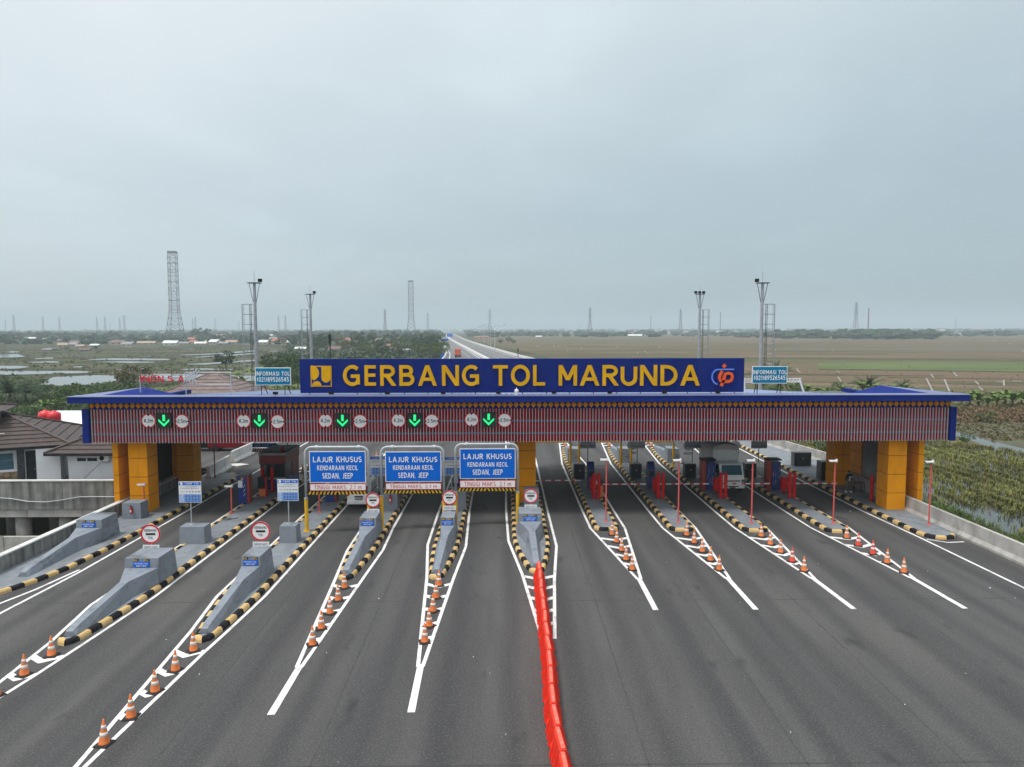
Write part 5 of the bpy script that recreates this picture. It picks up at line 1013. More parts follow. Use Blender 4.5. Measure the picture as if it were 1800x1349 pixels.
def suv(loc, rz, label, m):
    g = thing('parked_car', label, 'car', loc, rz)
    MB().prism_y([(-2.1, .35), (2.15, .35), (2.2, .8), (1.5, .98), (.9, 1.6), (-1.7, 1.62), (-2.1, 1.0)], -.85, .85).build('body', m, g, False, .07)
    for y in (-.853, .853): MB().add([(-1.75, y, 1.02), (1.3, y, 1.02), (.85, y, 1.5), (-1.55, y, 1.5)], [(0, 1, 2, 3)]).build('side_window', 'glass', g)
    MB().add([(1.48, -.72, 1.02), (1.48, .72, 1.02), (.96, .66, 1.56), (.96, -.66, 1.56)], [(0, 1, 2, 3)]).build('windscreen', 'glass', g)
    for y in (-.65, .65): MB().b(2.12, 2.22, y - .15, y + .15, .72, .86).build('headlight', 'glass_blue', g); MB().b(-2.16, -2.08, y - .1, y + .1, .8, 1.0).build('tail_lamp', 'red_paint', g)
    for x in (-1.3, 1.35):
        for y in (-.78, .78):
            o = MB().lathe([(.17, -.1), (.33, -.1), (.33, .1), (.17, .1)], 16, 0, 0, 0, 'x').build('wheel', 'rubber', g); o.location = (x, y, .33); o.rotation_euler.z = math.pi / 2
            MB().lathe([(.18, -.085), (.18, .085)], 12, 0, 0, 0, 'x').build('rim', 'steel', o)
p = G(401, 793); suv((p.x, p.y + .6, 0), 0, 'maroon car parked beyond the jersey barriers', 'car_maroon'); p = G(357, 794); suv((p.x - .6, p.y + .9, 0), .1, 'black car parked left of the maroon car', 'car_black')
p = G(804, 629); g = thing('lorry', 'orange-red lorry driving away on the distant highway', 'truck', (p.x, p.y, 0)); MB().b(-1.2, 1.2, 0, 7, 1.1, 3.9).build('cargo_body', 'truck_red', g, False, .08); MB().b(-1.15, 1.15, 7.2, 9, .6, 2.9).build('cab', 'truck_red', g, False, .1); MB().b(-1.1, 1.1, .1, 9, .55, 1.05).build('chassis', 'near_black', g); MB().b(-1.22, 1.22, -.05, .05, .75, 1.05).build('bumper', 'near_black', g)
for x in (-.95, .95):
    for y in (1.2, 2.5, 7.9): wheel(g, x, y, .5, .45)
for i, (xp, yp, mm, lab) in enumerate(((782, 605, 'car_white', 'small white car far up the highway'), (775, 590, 'car_white', 'tiny pale car at the far end of the highway'), (770, 586, 'car_black', 'tiny dark vehicle farthest up the highway'))):
    p = G(xp, yp); g = thing('distant_car', lab, 'car', (p.x, p.y, 0)); MB().prism_x([(0, .35), (0, .95), (.6, 1.5), (2.4, 1.5), (3.2, .95), (4.2, .8), (4.2, .35)], -.9, .9).build('body', mm, g, False, .1); MB().b(-.7, .7, -.01, .3, 1.0, 1.35).build('rear_window', 'glass', g)
    for x in (-.75, .75):
        for y in (.8, 3.3): wheel(g, x, y, .33, .22)

# ================================================================== PERSON BY THE RIGHT FRONT COLUMN
def skinned(name, J, E_, m, parent, sub=2):
    me = bpy.data.meshes.new(name); me.from_pydata([j[:3] for j in J], E_, []); me.materials.append(MT[m]); o = bpy.data.objects.new(name, me); COL.objects.link(o)
    md = o.modifiers.new('skin', 'SKIN'); md.use_smooth_shade = True; o.modifiers.new('sub', 'SUBSURF').levels = sub
    for i, j in enumerate(J): me.skin_vertices[0].data[i].radius = (j[3], j[4] if len(j) > 4 else j[3]); me.skin_vertices[0].data[i].use_root = (i == 0)
    bpy.context.view_layer.update(); dg = bpy.context.evaluated_depsgraph_get(); m2 = bpy.data.meshes.new_from_object(o.evaluated_get(dg)); bpy.data.objects.remove(o)
    m2.name = name; o = bpy.data.objects.new(name, m2); COL.objects.link(o); o.parent = parent; return o
pg = thing('person', 'person in black hooded jacket with white patches and grey trousers standing by the right wall', 'person', (26.95, 54.9, .165), R(15))
J = [(0, 0, .92, .15, .11), (0, 0, 1.15, .14, .10), (0, 0, 1.38, .17, .10), (0, 0, 1.50, .055), (0, -.01, 1.60, .085, .10), (0, -.02, 1.72, .08, .09),
     (.19, 0, 1.40, .06), (.25, .02, 1.12, .048), (.24, -.08, .88, .038), (.24, -.10, .80, .04), (-.19, 0, 1.40, .06), (-.26, .02, 1.12, .048), (-.27, -.06, .88, .038), (-.27, -.08, .80, .04),
     (.10, 0, .84, .10), (.13, -.02, .48, .07), (.15, 0, .09, .05), (.16, -.14, .035, .04), (-.10, 0, .84, .10), (-.15, .05, .48, .07), (-.19, .12, .09, .05), (-.20, -.02, .035, .04)]
E_ = [(0, 1), (1, 2), (2, 3), (3, 4), (4, 5), (2, 6), (6, 7), (7, 8), (8, 9), (2, 10), (10, 11), (11, 12), (12, 13), (0, 14), (14, 15), (15, 16), (16, 17), (0, 18), (18, 19), (19, 20), (20, 21)]
skinned('body', J, E_, 'skin', pg)
skinned('jacket', [(x, y, z, r + .025, (q[0] if q else r) + .03) for x, y, z, r, *q in J[:3]] + [(.19, 0, 1.40, .085), (.25, .02, 1.12, .072), (.24, -.07, .9, .058), (-.19, 0, 1.40, .085), (-.26, .02, 1.12, .072), (-.27, -.05, .9, .058), (0, 0, 1.5, .09)], [(0, 1), (1, 2), (2, 3), (3, 4), (4, 5), (2, 6), (6, 7), (7, 8), (2, 9)], 'cloth_black', pg)
skinned('trousers', [(0, 0, .9, .165, .13), (.10, 0, .80, .12), (.13, -.02, .48, .095), (.15, 0, .14, .08), (-.10, 0, .80, .12), (-.15, .05, .48, .095), (-.19, .12, .14, .08)], [(0, 1), (1, 2), (2, 3), (0, 4), (4, 5), (5, 6)], 'cloth_grey', pg)
skinned('hood', [(0, .02, 1.52, .09), (0, .015, 1.64, .115, .12), (0, .01, 1.74, .095)], [(0, 1), (1, 2)], 'cloth_black', pg)
MB().b(-.125, -.035, -.19, -.15, .98, 1.32).build('reflective_patch', 'reflective', pg); MB().b(.05, .15, -.185, -.15, 1.18, 1.29).build('reflective_patch', 'reflective', pg)
for x, y in ((.16, -.06), (-.2, .06)): MB().prism([(x - .05, y - .12), (x + .05, y - .12), (x + .05, y + .12), (x - .05, y + .12)], .0, .09).build('shoe', 'paper', pg, False, .02)
g = thing('side_table', 'small black-framed table beside the person at the right wall', 'table', (27.75, 55.1, .165)); MB().b(-.42, .42, -.3, .3, .72, .75).build('table_top', 'cabinet', g)
for x in (-.39, .39):
    for y in (-.27, .27): MB().b(x - .02, x + .02, y - .02, y + .02, 0, .718).build('leg', 'black', g)
MB().b(-.42, .42, -.28, -.26, .1, .13).build('stretcher', 'black', g)

# ================================================================== LIGHT MASTS
def mast(xp, Y, side, label, nl=1):
    x = at(xp, 600, Y).x; H = at(xp, 497, 80).z if Y < 95 else at(xp, 517, Y).z
    g = thing('light_mast', label, 'light mast', (x, Y, FZ), group='tall light masts'); z = H - FZ
    MB().tube((0, 0, 0), (0, 0, z - .1), .28, 14, .15).build('mast', 'steel', g); MB().b(-.66, .66, -.4, .4, z - .1, z + .0).build('head_frame', 'steel_dark', g)
    for s_ in (-1, 1): MB().tube((s_ * .16, 0, z - 2.2), (s_ * .58, 0, z - .1), .035, 6).build('strut', 'steel_dark', g)
    MB().tube((0, 0, z), (0, 0, z + 1.3), .025, 5).build('lightning_rod', 'steel', g)
    for k_ in range(nl): MB().b(-side * .66 - .2 + k_ * .6 * side, -side * .66 + .2 + k_ * .6 * side, -.25, .15, z + .05, z + .42).build('lamp_head', 'black', g, False, .06)
    # caged ladder
    lx = side * .62; zt = z - 2.4
    for y in (-.22, .22): MB().tube((lx - side * .1, y, 1.5), (lx - side * .1, y, zt), .035, 5).build('ladder_rail', 'steel_dark', g)
    t = MB()
    for k_ in range(int(zt / .4) - 4): t.tube((lx - side * .1, -.22, 1.8 + k_ * .4), (lx - side * .1, .22, 1.8 + k_ * .4), .015, 4)
    t.build('rungs', 'steel_dark', g)
    for k_ in range(8):
        zz_ = zt - k_ * 1.12
        MB().path([(lx - side * .1 + side * .95 * math.sin(R(a_)), -.42 * math.cos(R(a_)), zz_) for a_ in range(0, 181, 30)], .032, 5).build('cage_hoop', 'steel', g)
        MB().tube((side * .25, 0, zz_), (lx - side * .1, 0, zz_), .03, 5).build('stand_off', 'steel_dark', g)
    for a_ in (60, 90, 120): MB().tube((lx - side * .1 + side * .95 * math.sin(R(a_)), -.42 * math.cos(R(a_)), zt - 8), (lx - side * .1 + side * .95 * math.sin(R(a_)), -.42 * math.cos(R(a_)), zt), .028, 5).build('cage_bar', 'steel', g)
mast(450, 80, -1, 'tall grey light mast with caged ladder, nearer one left of the name board'); mast(547, 109, -1, 'tall grey light mast with caged ladder, farther one left of the name board')
mast(1338, 80, 1, 'tall grey light mast with caged ladder, nearer one right of the name board'); mast(1229, 109, 1, 'tall grey light mast with caged ladder, farther one right of the name board', 3)

# ================================================================== PYLONS
def lattice(H, base, waist, zw, top, lv, arms, r, arm_l):
    t = MB(); hw_ = lambda z: base + (waist - base) * z / zw if z < zw else waist + (top - waist) * (z - zw) / (H - zw)
    zs = [H * (1 - (1 - i / lv) ** 1.0) for i in range(lv + 1)]
    for sx in (-1, 1):
        for sy in (-1, 1):
            for a_, b2 in zip(zs, zs[1:]): t.tube((sx * hw_(a_), sy * hw_(a_), a_), (sx * hw_(b2), sy * hw_(b2), b2), r, 4)
    for a_, b2 in zip(zs, zs[1:]):
        A, Bq = hw_(a_), hw_(b2)
        for q in range(4):
            c = [(-1, -1), (1, -1), (1, 1), (-1, 1)]; p, s_ = c[q], c[(q + 1) % 4]
            t.tube((p[0] * A, p[1] * A, a_), (s_[0] * Bq, s_[1] * Bq, b2), r * .6, 3); t.tube((s_[0] * A, s_[1] * A, a_), (p[0] * Bq, p[1] * Bq, b2), r * .6, 3); t.tube((p[0] * Bq, p[1] * Bq, b2), (s_[0] * Bq, s_[1] * Bq, b2), r * .6, 3)
    u = MB()
    for z in arms:
        w = hw_(z) + arm_l
        for sy in (-1, 1): u.tube((-w, sy * .3, z), (w, sy * .3, z), r * .9, 4)
        for s_ in (-1, 1): u.tube((s_ * w, 0, z), (s_ * hw_(z), 0, z + H * .02), r * .6, 3)
    return t, u
def pylon(xp, Y, H, label, kind, m='steel_dark', rz=None):
    x = at(xp, 579, Y).x; g = thing('pylon', label, 'pylon', (x, Y, FZ), random.uniform(-.5, .5) if rz is None else rz, 'power pylons and masts on the horizon')
    if kind == 'big': t, u = lattice(H, H * .086, H * .042, H * .36, H * .040, 15, [H * (.36 + .62 * k_ / 6) for k_ in range(7)], .30, 1.2)
    elif kind == 'mast': t, u = lattice(H, H * .012, H * .012, H * .5, H * .01, 14, [H * .98], .30, .2)
    else: t, u = lattice(H, H * .075, H * .028, H * .55, H * .012, 9, [H * .68, H * .79, H * .9], .26, H * .075)
    t.build('tower', m, g); u.build('cross_arms', m, g)
    if kind == 'big': MB().b(-H * .045, H * .045, -.4, .4, H * .985, H).build('top_beam', m, g); MB().b(-.4, .4, -2.2, 2.2, H * .955, H * .965).build('top_frame', m, g)
pylon(308, 850, 107, 'tallest lattice pylon, standing over the houses on the left', 'big', rz=.12); pylon(723, 1390, 109, 'tall lattice pylon left of the highway', 'big', rz=.05)
PY = [(10, 561), (25, 553), (76, 555), (105, 556), (171, 556), (185, 556), (193, 565), (211, 557), (219, 553), (339, 559), (344, 556), (379, 559), (420, 563), (490, 555), (502, 554), (677, 544), (752, 550), (861, 544), (1037, 541), (1144, 556), (1196, 544), (1266, 550), (1504, 533), (1526, 543), (1680, 560), (650, 567), (1020, 567)]
PY.sort()
for i, (xp, yt) in enumerate(PY):
    Y = 47 * FPX / (579 - yt); kind = 'mast' if xp in (1144, 1266, 1526, 1680, 650) else 'small'
    Y = min(Y, 4200); H = (579 - yt) / FPX * Y + 15
    pylon(xp, Y, H, 'small hazy %s on the horizon, %s from the left of the small ones' % ('radio mast' if kind == 'mast' else 'pylon', ordinal(i)), kind, 'red_dark' if xp == 1526 else 'steel_dark')

# ================================================================== HIGHWAY LAMPS AND SIGNS
for i, (xp, Y) in enumerate(((870, 418), (862.5, 500), (858, 585), (852, 680), (849, 780))):
    x = at(xp, 600, Y).x; g = thing('street_lamp', 'double-armed street lamp on the highway, %s counting from the nearest' % ORD[i], 'street lamp', (x, Y, 0), .15, 'double-armed highway lamps')
    MB().tube((0, 0, 0), (0, 0, 11.5), .22, 6, .16).build('pole', 'galv', g)
    for s_ in (-1, 1): MB().path([(0, 0, 11), (s_ * .8, 0, 12.8), (s_ * 2.2, 0, 14.2), (s_ * 5.6, 0, 15.6)], .13, 5).build('arm', 'galv', g); MB().b(s_ * 5.9 - .6, s_ * 5.9 + .6, -.2, .2, 15.5, 15.75).build('lamp_head', 'steel', g)
for xp, yp, w, h, Y, m, lab in ((780, 589.5, 6.5, 5, 1150, 'wall_green', 'green direction sign over the distant highway'), (790.5, 589.5, 9, 5.5, 1150, 'sign_blue', 'blue direction sign over the distant highway'), (784, 597.5, 4.6, 2.4, 760, 'sign_blue', 'blue sign standing lower on the highway bend'), (779, 625.5, 2.0, 1.6, 340, 'sign_blue', 'small blue roadside sign by the trees left of the highway')):
    p = at(xp, yp, Y); g = thing('direction_sign', lab, 'sign', (p.x, Y, 0)); MB().b(-w / 2, w / 2, 0, .2, p.z - h / 2, p.z + h / 2).build('panel', m if m != 'wall_green' else 'leaf_mid', g)
    for s_ in (-1, 1): MB().tube((s_ * w * .4, .3, 0), (s_ * w * .4, .3, p.z + h * .4), .12, 5).build('post', 'galv', g)
p = at(580, 600, 220); g = thing('signal_post', 'black post standing in the scrub behind the name board', 'post', (p.x, 220, FZ)); zt = at(580, 588, 220).z - FZ
MB().tube((0, 0, 0), (0, 0, zt), .22, 6).build('post', 'near_black', g); MB().b(-.35, .35, -.3, .3, zt - 3.2, zt).build('signal_head', 'black', g)
p = at(910.5, 620, 330); g = thing('signal_post', 'dark post beside the right highway barrier', 'post', (p.x, 330, 0)); MB().tube((0, 0, 0), (0, 0, 4), .2, 6).build('post', 'near_black', g); MB().b(-.3, .3, -.2, .2, 2.4, 4.1).build('signal_head', 'black', g)

# ================================================================== LEFT: BRIDGE, HOUSES, TANKS
br = thing('service_bridge', 'stained concrete service bridge on round piers left of the toll plaza', 'bridge', (-44, 54, -4.6))
BY, zt, zb = 53.2, 1.62, -.55
for i in range(6): x = -27.9 - i * 5.6; B(x - 5.58, x, BY, BY + .3, zb, zt).build('parapet_panel', 'concrete_dirty', br, True, .015)
B(-62, -27.9, BY - .04, BY + .34, zt + .003, zt + .08).build('coping', 'concrete_white', br, True)
for i in range(8): x = -27.9 - i * 4.2; B(x - 4.17, x, BY + .08, BY + .6, -1.15, zb - .01).build('girder', 'concrete', br, True, .02)
B(-62, -27.9, BY + .62, BY + 8, -.5, .45).build('deck', 'concrete_dirty', br, True)
for xp in (36, 113, -46): x = at(xp, 930, 54).x; MB().tube((x, 54.4, -4.55), (x, 54.4, -1.16), .55, 18).build('pier', 'concrete', br, True, 0, True); MB().tube((x, 58.4, -4.55), (x, 58.4, -1.16), .55, 18).build('pier', 'concrete', br, True, 0, True)
B(-62, -27.9, 61.0, 61.4, -4.5, .4).build('abutment', 'concrete_dirty', br, True)
MB().path([at(x, y, BY - .06) for x, y in ((-10, 875), (20, 877), (50, 882), (80, 883), (105, 880), (140, 874), (170, 873.5), (204, 874))], .035, 6).build('cable', 'galv', br, True)
lw = thing('retaining_wall', 'low pale concrete wall below the service bridge', 'wall', (-36, 49.5, -4.6))
for i in range(5): B(-27.6 - (i + 1) * 4, -27.62 - i * 4, 49.5, 49.75, -4.55, -3.25).build('panel', 'concrete_white', lw, True); B(-27.6 - (i + 1) * 4, -27.62 - i * 4, 49.48, 49.77, -3.247, -1.55).build('panel', 'concrete', lw, True); B(-27.75 - i * 4, -27.45 - i * 4, 49.44, 49.47, -4.5, -1.45).build('post', 'concrete', lw, True)

def tiled_hip(par, x0, x1, y0, y1, ze, zr, m, ridge=None, courses=7, ov=.7, name='roof', M4=None):
    """hipped roof with raised tile courses; local coordinates"""
    x0, x1, y0, y1 = x0 - ov, x1 + ov, y0 - ov, y1 + ov; hh = min(x1 - x0, y1 - y0) / 2; xr0, xr1 = x0 + hh, x1 - hh; yr0, yr1 = y0 + hh, y1 - hh
    if x1 - x0 >= y1 - y0: yr0 = yr1 = (y0 + y1) / 2
    else: xr0 = xr1 = (x0 + x1) / 2
    rf = MB().add([(x0, y0, ze), (x1, y0, ze), (x1, y1, ze), (x0, y1, ze), (xr0, yr0, zr), (xr1, yr0, zr), (xr1, yr1, zr), (xr0, yr1, zr)], [(0, 1, 5, 4), (1, 2, 6, 5), (2, 3, 7, 6), (3, 0, 4, 7), (4, 5, 6, 7), (3, 2, 1, 0)]).build(name, m, par)
    for k_ in range(courses):
        f0, f1 = k_ / courses, (k_ + 1) / courses; L = lambda a_, b2, f: a_ + (b2 - a_) * f
        def rect(f, up): return [(L(x0, xr0, f), L(y0, yr0, f), L(ze, zr, f) + up), (L(x1, xr1, f), L(y0, yr0, f), L(ze, zr, f) + up), (L(x1, xr1, f), L(y1, yr1, f), L(ze, zr, f) + up), (L(x0, xr0, f), L(y1, yr1, f), L(ze, zr, f) + up)]
        a_, b2, lo = rect(f0, .09), rect(f1, .015), rect(f0, .0); t = MB()
        for q in range(4): t.add([a_[q], a_[(q + 1) % 4], b2[(q + 1) % 4], b2[q]], [(0, 1, 2, 3)]); t.add([lo[q], lo[(q + 1) % 4], a_[(q + 1) % 4], a_[q]], [(0, 1, 2, 3)])
        t.build('tile_course', m, rf)
    for (a_, b2) in (((x0, y0, ze), (xr0, yr0, zr)), ((x1, y0, ze), (xr1, yr0, zr)), ((x1, y1, ze), (xr1, yr1, zr)), ((x0, y1, ze), (xr0, yr1, zr)), ((xr0, yr0, zr), (xr1, yr1, zr))):
        a_, b2 = Vector(a_), Vector(b2)
        if (b2 - a_).length > .1: MB().tube(a_ + Vector((0, 0, .09)), b2 + Vector((0, 0, .06)), .12, 6).build('ridge_tile', m, rf)
    B(x0 - .02, x1 + .02, y0 - .03, y0 - .005, ze - .14, ze + .06).build('eave_board', 'near_black', rf)
    return rf
# small white house with air conditioner
hx0 = at(121, 840, 58.5).x; hb = thing('white_house', 'white plastered house with brown hipped roof, air conditioner and small window beside the canopy', 'house', (hx0, 58.5, .45))
B(0, 6.6, 0, 6.6, 0, 2.45).build('wall', 'plaster', hb); tiled_hip(hb, 0, 6.6, 0, 6.6, 2.5, 4.6, 'tile_brown', courses=8, ov=1.2)
wf = B(.7, 2.5, -.05, -.002, 1.68, 2.05).build('window', 'sign_white', hb); B(.78, 1.52, -.06, -.052, 1.73, 2.0).build('pane', 'glass', wf); B(1.62, 2.42, -.06, -.052, 1.73, 2.0).build('pane', 'glass', wf)
ac = B(2.75, 3.55, -.38, -.05, 1.75, 2.3).build('air_conditioner', 'sign_white', hb); MB().disc(3.0, -.395, 2.03, .2, .01, 20).build('fan_grille', 'near_black', ac); B(2.8, 3.5, -.3, -.05, 1.68, 1.74).build('bracket', 'steel_dark', ac)
MB().path([(2.8, -.06, 1.75), (1.9, -.06, .9), (1.2, -.06, .3)], .03, 5).build('drain_pipe', 'paper', hb)
# larger house, turned
p = at(-8, 800, 57.5); hA = thing('tiled_house', 'large house with dark brown tiled roof, glazed front and stone dado at the left edge', 'house', (p.x, 57.5, .45), R(24))
B(-9, 4.6, 0, 9, 0, 3.0).build('wall', 'plaster', hA); tiled_hip(hA, -9, 4.6, 0, 10, 3.0, 5.35, 'tile_brown', courses=9, ov=.9)
B(-9, 1.45, -.12, -.004, 0, 1.0).build('stone_dado', 'stone', hA); B(-9, 1.45, -.18, -.002, 1.003, 1.1).build('sill', 'sign_white', hA)
t = MB()
for r_ in range(5):
    x = -9.0
    while x < 1.3:
        w = random.uniform(.25, .6); 
        if x + w > 1.42: break
        t.b(x + .01, x + w - .01, -.135 - random.random() * .05, -.121, .02 + r_ * .195, .2 + r_ * .195); x += w
tag(t.build('stone_facing', 'stone', hA), kind='stuff')
for i in range(4):
    x = -6.6 + i * 2.0; w_ = B(x, x + 1.9, -.06, -.004, 1.103, 2.6).build('window', 'sign_white', hA); B(x + .08, x + 1.82, -.07, -.062, 1.18, 2.52).build('pane', 'glass_blue', w_)
B(1.5, 1.95, -.4, .1, 0, 3.0).build('stone_pillar', 'slate', hA); d_ = B(2.05, 2.75, -.05, -.003, 0, 2.6).build('door', 'near_black', hA); MB().disc(2.65, -.07, 1.1, .04, .02, 8).build('handle', 'steel', d_)
B(-2, 12, -4, -.45, -.02, .04).build('terrace', 'floor_tile', hA); B(2.9, 4.58, -.9, -.003, .045, 2.95).build('porch_wall', 'plaster', hA)
cl = B(-9, -.4, 3.0, 7.0, 4.3, 5.6).build('clerestory', 'plaster', hA); rf2 = tiled_hip(hA, -9, -.6, 3.0, 7.0, 5.65, 6.5, 'tile_brown', courses=3, ov=.8, name='upper_roof')
MB().lathe([(1.15, 0), (1.2, .25), (1.1, .55), (.75, .9), (.3, 1.12), (.06, 1.3), (.05, 1.7)], 20, -3.2, 4.8, 6.5).build('dome', 'dome', hA, False, 0, True)
B(-.9, .5, .9, 1.0, 4.02, 4.06).build('roof_light', 'sign_white', hA).rotation_euler
for i, (xp, yp) in enumerate(((80, 735), (95, 736))):
    p = at(xp, yp + 2, 72); g = thing('water_tank', 'bright red plastic water tank behind the brown roof, ' + ('left' if i == 0 else 'right') + ' of two', 'tank', (p.x, 72, p.z - .6)); MB().lathe([(.62, 0), (.66, .1), (.64, .4), (.66, .45), (.64, .8), (.66, .85), (.62, 1.25), (.35, 1.42), (.2, 1.44), (.2, 1.52)], 18).build('tank', 'tank_red', g, False, 0, True); [MB().b(u - .05, u + .05, v - .05, v + .05, FZ - p.z + .6, -.08).build('leg', 'steel', g) for u in (-.6, .6) for v in (-.6, .6)]; MB().b(-.7, .7, -.7, .7, -.078, 0).build('platform', 'steel', g)
p = at(128, 745, 78); g = thing('shed', 'low shed with pale sheet roof and teal wall behind the houses', 'shed', (p.x, 78, FZ)); MB().b(-6, 6, 0, 7, 0, 3.6).build('wall', 'teal', g); MB().prism_x([(-.8, 3.62), (7.8, 5.2), (7.8, 5.3), (-.8, 3.72)], -6.6, 6.6).build('roof', 'sheet_white', g)
p = at(345, 690, 92); g = thing('tiled_hall', 'hall with pale brown hipped tile roof rising behind the left part of the canopy', 'house', (p.x, 92, FZ)); zt = at(345, 656, 98).z - FZ; MB().b(-6.5, 6.5, 0, 12, 0, 5.4).build('wall', 'plaster', g); tiled_hip(g, -6.5, 6.5, 0, 12, 5.4, zt, 'tile_pale', courses=9, ov=1.0)

# ================================================================== VEGETATION
rnd = random.Random(5)
def uv(): 
    while True:
        v = Vector((rnd.uniform(-1, 1), rnd.uniform(-1, 1), rnd.uniform(-1, 1)))
        if .05 < v.length < 1: return v
def leaf(t, p, s, up=.3):
    a_ = uv().normalized(); n_ = (uv().normalized() + Vector((0, 0, up))).normalized(); a_ = (a_ - n_ * a_.dot(n_)).normalized(); b2 = n_.cross(a_); l, w = s * rnd.uniform(.7, 1.3), s * rnd.uniform(.35, .6)
    t.add([p - a_ * l, p - b2 * w, p + a_ * l, p + b2 * w], [(0, 1, 2, 3)])
def crown(t, cz, rx, rz, nclump, nleaf, ls, cr=.33):
    for c in range(nclump):
        d = uv(); d = d.normalized() * (.35 + .65 * d.length ** .5); ctr = Vector((d.x * rx, d.y * rx, cz + d.z * rz * (1 if d.z > 0 else .7))); r_ = rx * cr * rnd.uniform(.6, 1.25)
        for k_ in range(nleaf):
            v = uv(); leaf(t, ctr + Vector((v.x, v.y, v.z * .75)) * r_, ls)
def tree_proto(H, rx, rz, m, nclump, nleaf, ls, lean=0):
    g = thing('tree', 'x', 'tree'); t = MB(); top = Vector((lean, 0, H - rz)); t.tube((0, 0, 0), (lean * .5, 0, (H - rz) * .55), H * .028, 7, H * .02); t.tube((lean * .5, 0, (H - rz) * .55), top, H * .02, 7, H * .012)
    for k_ in range(6):
        a_ = k_ * 1.05 + rnd.random(); z = (H - rz) * rnd.uniform(.5, .9); t.tube((lean * .5, 0, z), (lean + math.cos(a_) * rx * .65, math.sin(a_) * rx * .65, H - rz + rnd.uniform(-.3, .5) * rz), H * .011, 5, H * .005)
    t.build('trunk', 'trunk', g); t = MB(); crown(t, H - rz, rx, rz, nclump, nleaf, ls); t.v = [(x + lean, y, z) for x, y, z in t.v]; t.build('crown', m, g); return g
def palm_proto(H, n_, L, m, droop=.9, w=.16):
    g = thing('palm', 'x', 'palm'); MB().tube((0, 0, 0), (.1, 0, H), .16, 7, .12).build('trunk', 'trunk', g); t = MB()
    for k_ in range(n_):
        a_ = k_ * 2.4 + rnd.random() * .3; el = rnd.uniform(.15, 1.45); d = Vector((math.cos(a_), math.sin(a_), 0)); s_ = Vector((-d.y, d.x, 0)); P = []
        for j in range(6): f = j / 5; P.append(Vector((.1, 0, H)) + d * (L * f * math.cos(el) + L * .18 * f * f) + Vector((0, 0, L * f * math.sin(el) - droop * L * .5 * f * f)))
        for j in range(5):
            for q in (-1, 1):
                for h_ in (0, .5):
                    p = P[j].lerp(P[j + 1], h_); e = p + s_ * q * L * w * (1.5 - j * .2) + (P[j + 1] - P[j]) * .8 - Vector((0, 0, L * .06)); t.add([p, p + (P[j + 1] - P[j]) * .3, e], [(0, 1, 2)])
    t.build('fronds', m, g); return g
def banana_proto():
    g = thing('banana_plant', 'x', 'banana plant'); MB().tube((0, 0, 0), (.05, 0, 1.35), .17, 7, .12).build('stem', 'leaf_olive', g)
    for k_ in range(12):
        a_ = k_ * 2.4; el = rnd.uniform(.55, 1.5); L = rnd.uniform(1.7, 2.6); d = Vector((math.cos(a_), math.sin(a_), 0)); s_ = Vector((-d.y, d.x, 0)); C, W_ = [], [.05, .26, .40, .42, .32, .05]
        for j in range(6): f = j / 5; C.append(Vector((.05, 0, 1.0)) + d * (L * f * math.cos(el) + .22 * L * f * f) + Vector((0, 0, L * f * math.sin(el) - .42 * L * f * f)))
        vs = []
        for c, w in zip(C, W_): vs += [c + s_ * w * .8 + Vector((0, 0, w * .35)), c, c - s_ * w * .8 + Vector((0, 0, w * .35))]
        MB().add(vs, [f for j in range(5) for f in ((3 * j, 3 * j + 1, 3 * j + 4, 3 * j + 3), (3 * j + 1, 3 * j + 2, 3 * j + 5, 3 * j + 4))]).build('leaf', 'leaf_banana', g)
    return g
def shrub_proto(m, n_=16):
    g = thing('shrub', 'x', 'shrub'); MB().tube((0, 0, 0), (0, 0, .8), .06, 5, .03).build('stem', 'trunk', g); t = MB(); crown(t, .85, 1.15, .8, n_, 34, .13, .42); t.build('foliage', m, g); return g
PR = {'a': tree_proto(8, 3.6, 2.9, 'leaf_dark', 26, 60, .30), 'b': tree_proto(10, 3.8, 3.8, 'leaf_mid', 30, 60, .32, .3), 'c': tree_proto(7, 3.4, 2.3, 'leaf_light', 24, 55, .28), 'o': tree_proto(6.5, 3.4, 2.0, 'leaf_olive', 24, 50, .26, -.3), 'p': palm_proto(4.2, 22, 3.2, 'leaf_dark'), 'q': palm_proto(1.4, 44, 3.0, 'leaf_dark', .55, .08), 'n': banana_proto(), 's': shrub_proto('leaf_mid'), 't': shrub_proto('leaf_light'), 'u': shrub_proto('leaf_dry', 11)}
HT = {'a': 8.2, 'b': 10.2, 'c': 7.2, 'o': 6.6, 'p': 6.5, 'q': 4.0, 'n': 3.4, 's': 1.8, 't': 1.8, 'u': 1.8}
kids1 = {}
for q in bpy.data.objects:
    if q.parent: kids1.setdefault(q.parent.name, []).append(q)
used1 = set()
def plant(k, pos, h, label, group):
    src = PR[k]
    if k in used1: o = copy_tree(src, None, kids1)
    else: used1.add(k); o = src
    s_ = h / HT[k]; o.location = pos; o.scale = (s_ * rnd.uniform(.9, 1.2), s_ * rnd.uniform(.9, 1.2), s_); o.rotation_euler = (0, 0, rnd.uniform(0, 6.28)); o['label'] = label; o['group'] = group; return o
def plant_px(k, xp, yb, hp, label, group):
    p = G(xp, yb, FZ); return plant(k, p, hp * p.y / FPX, label, group)
plant_px('o', 236, 690, 48, 'olive-yellow tree left of the red roof letters', 'trees left of the toll plaza')
plant_px('q', 20, 712, 62, 'big dark pandanus clump at the left edge', 'pandanus clumps'); plant_px('q', 45, 708, 48, 'dark pandanus clump just right of the biggest one at the left edge', 'pandanus clumps'); plant_px('q', -10, 706, 55, 'dark pandanus clump cut by the left edge of the picture', 'pandanus clumps')
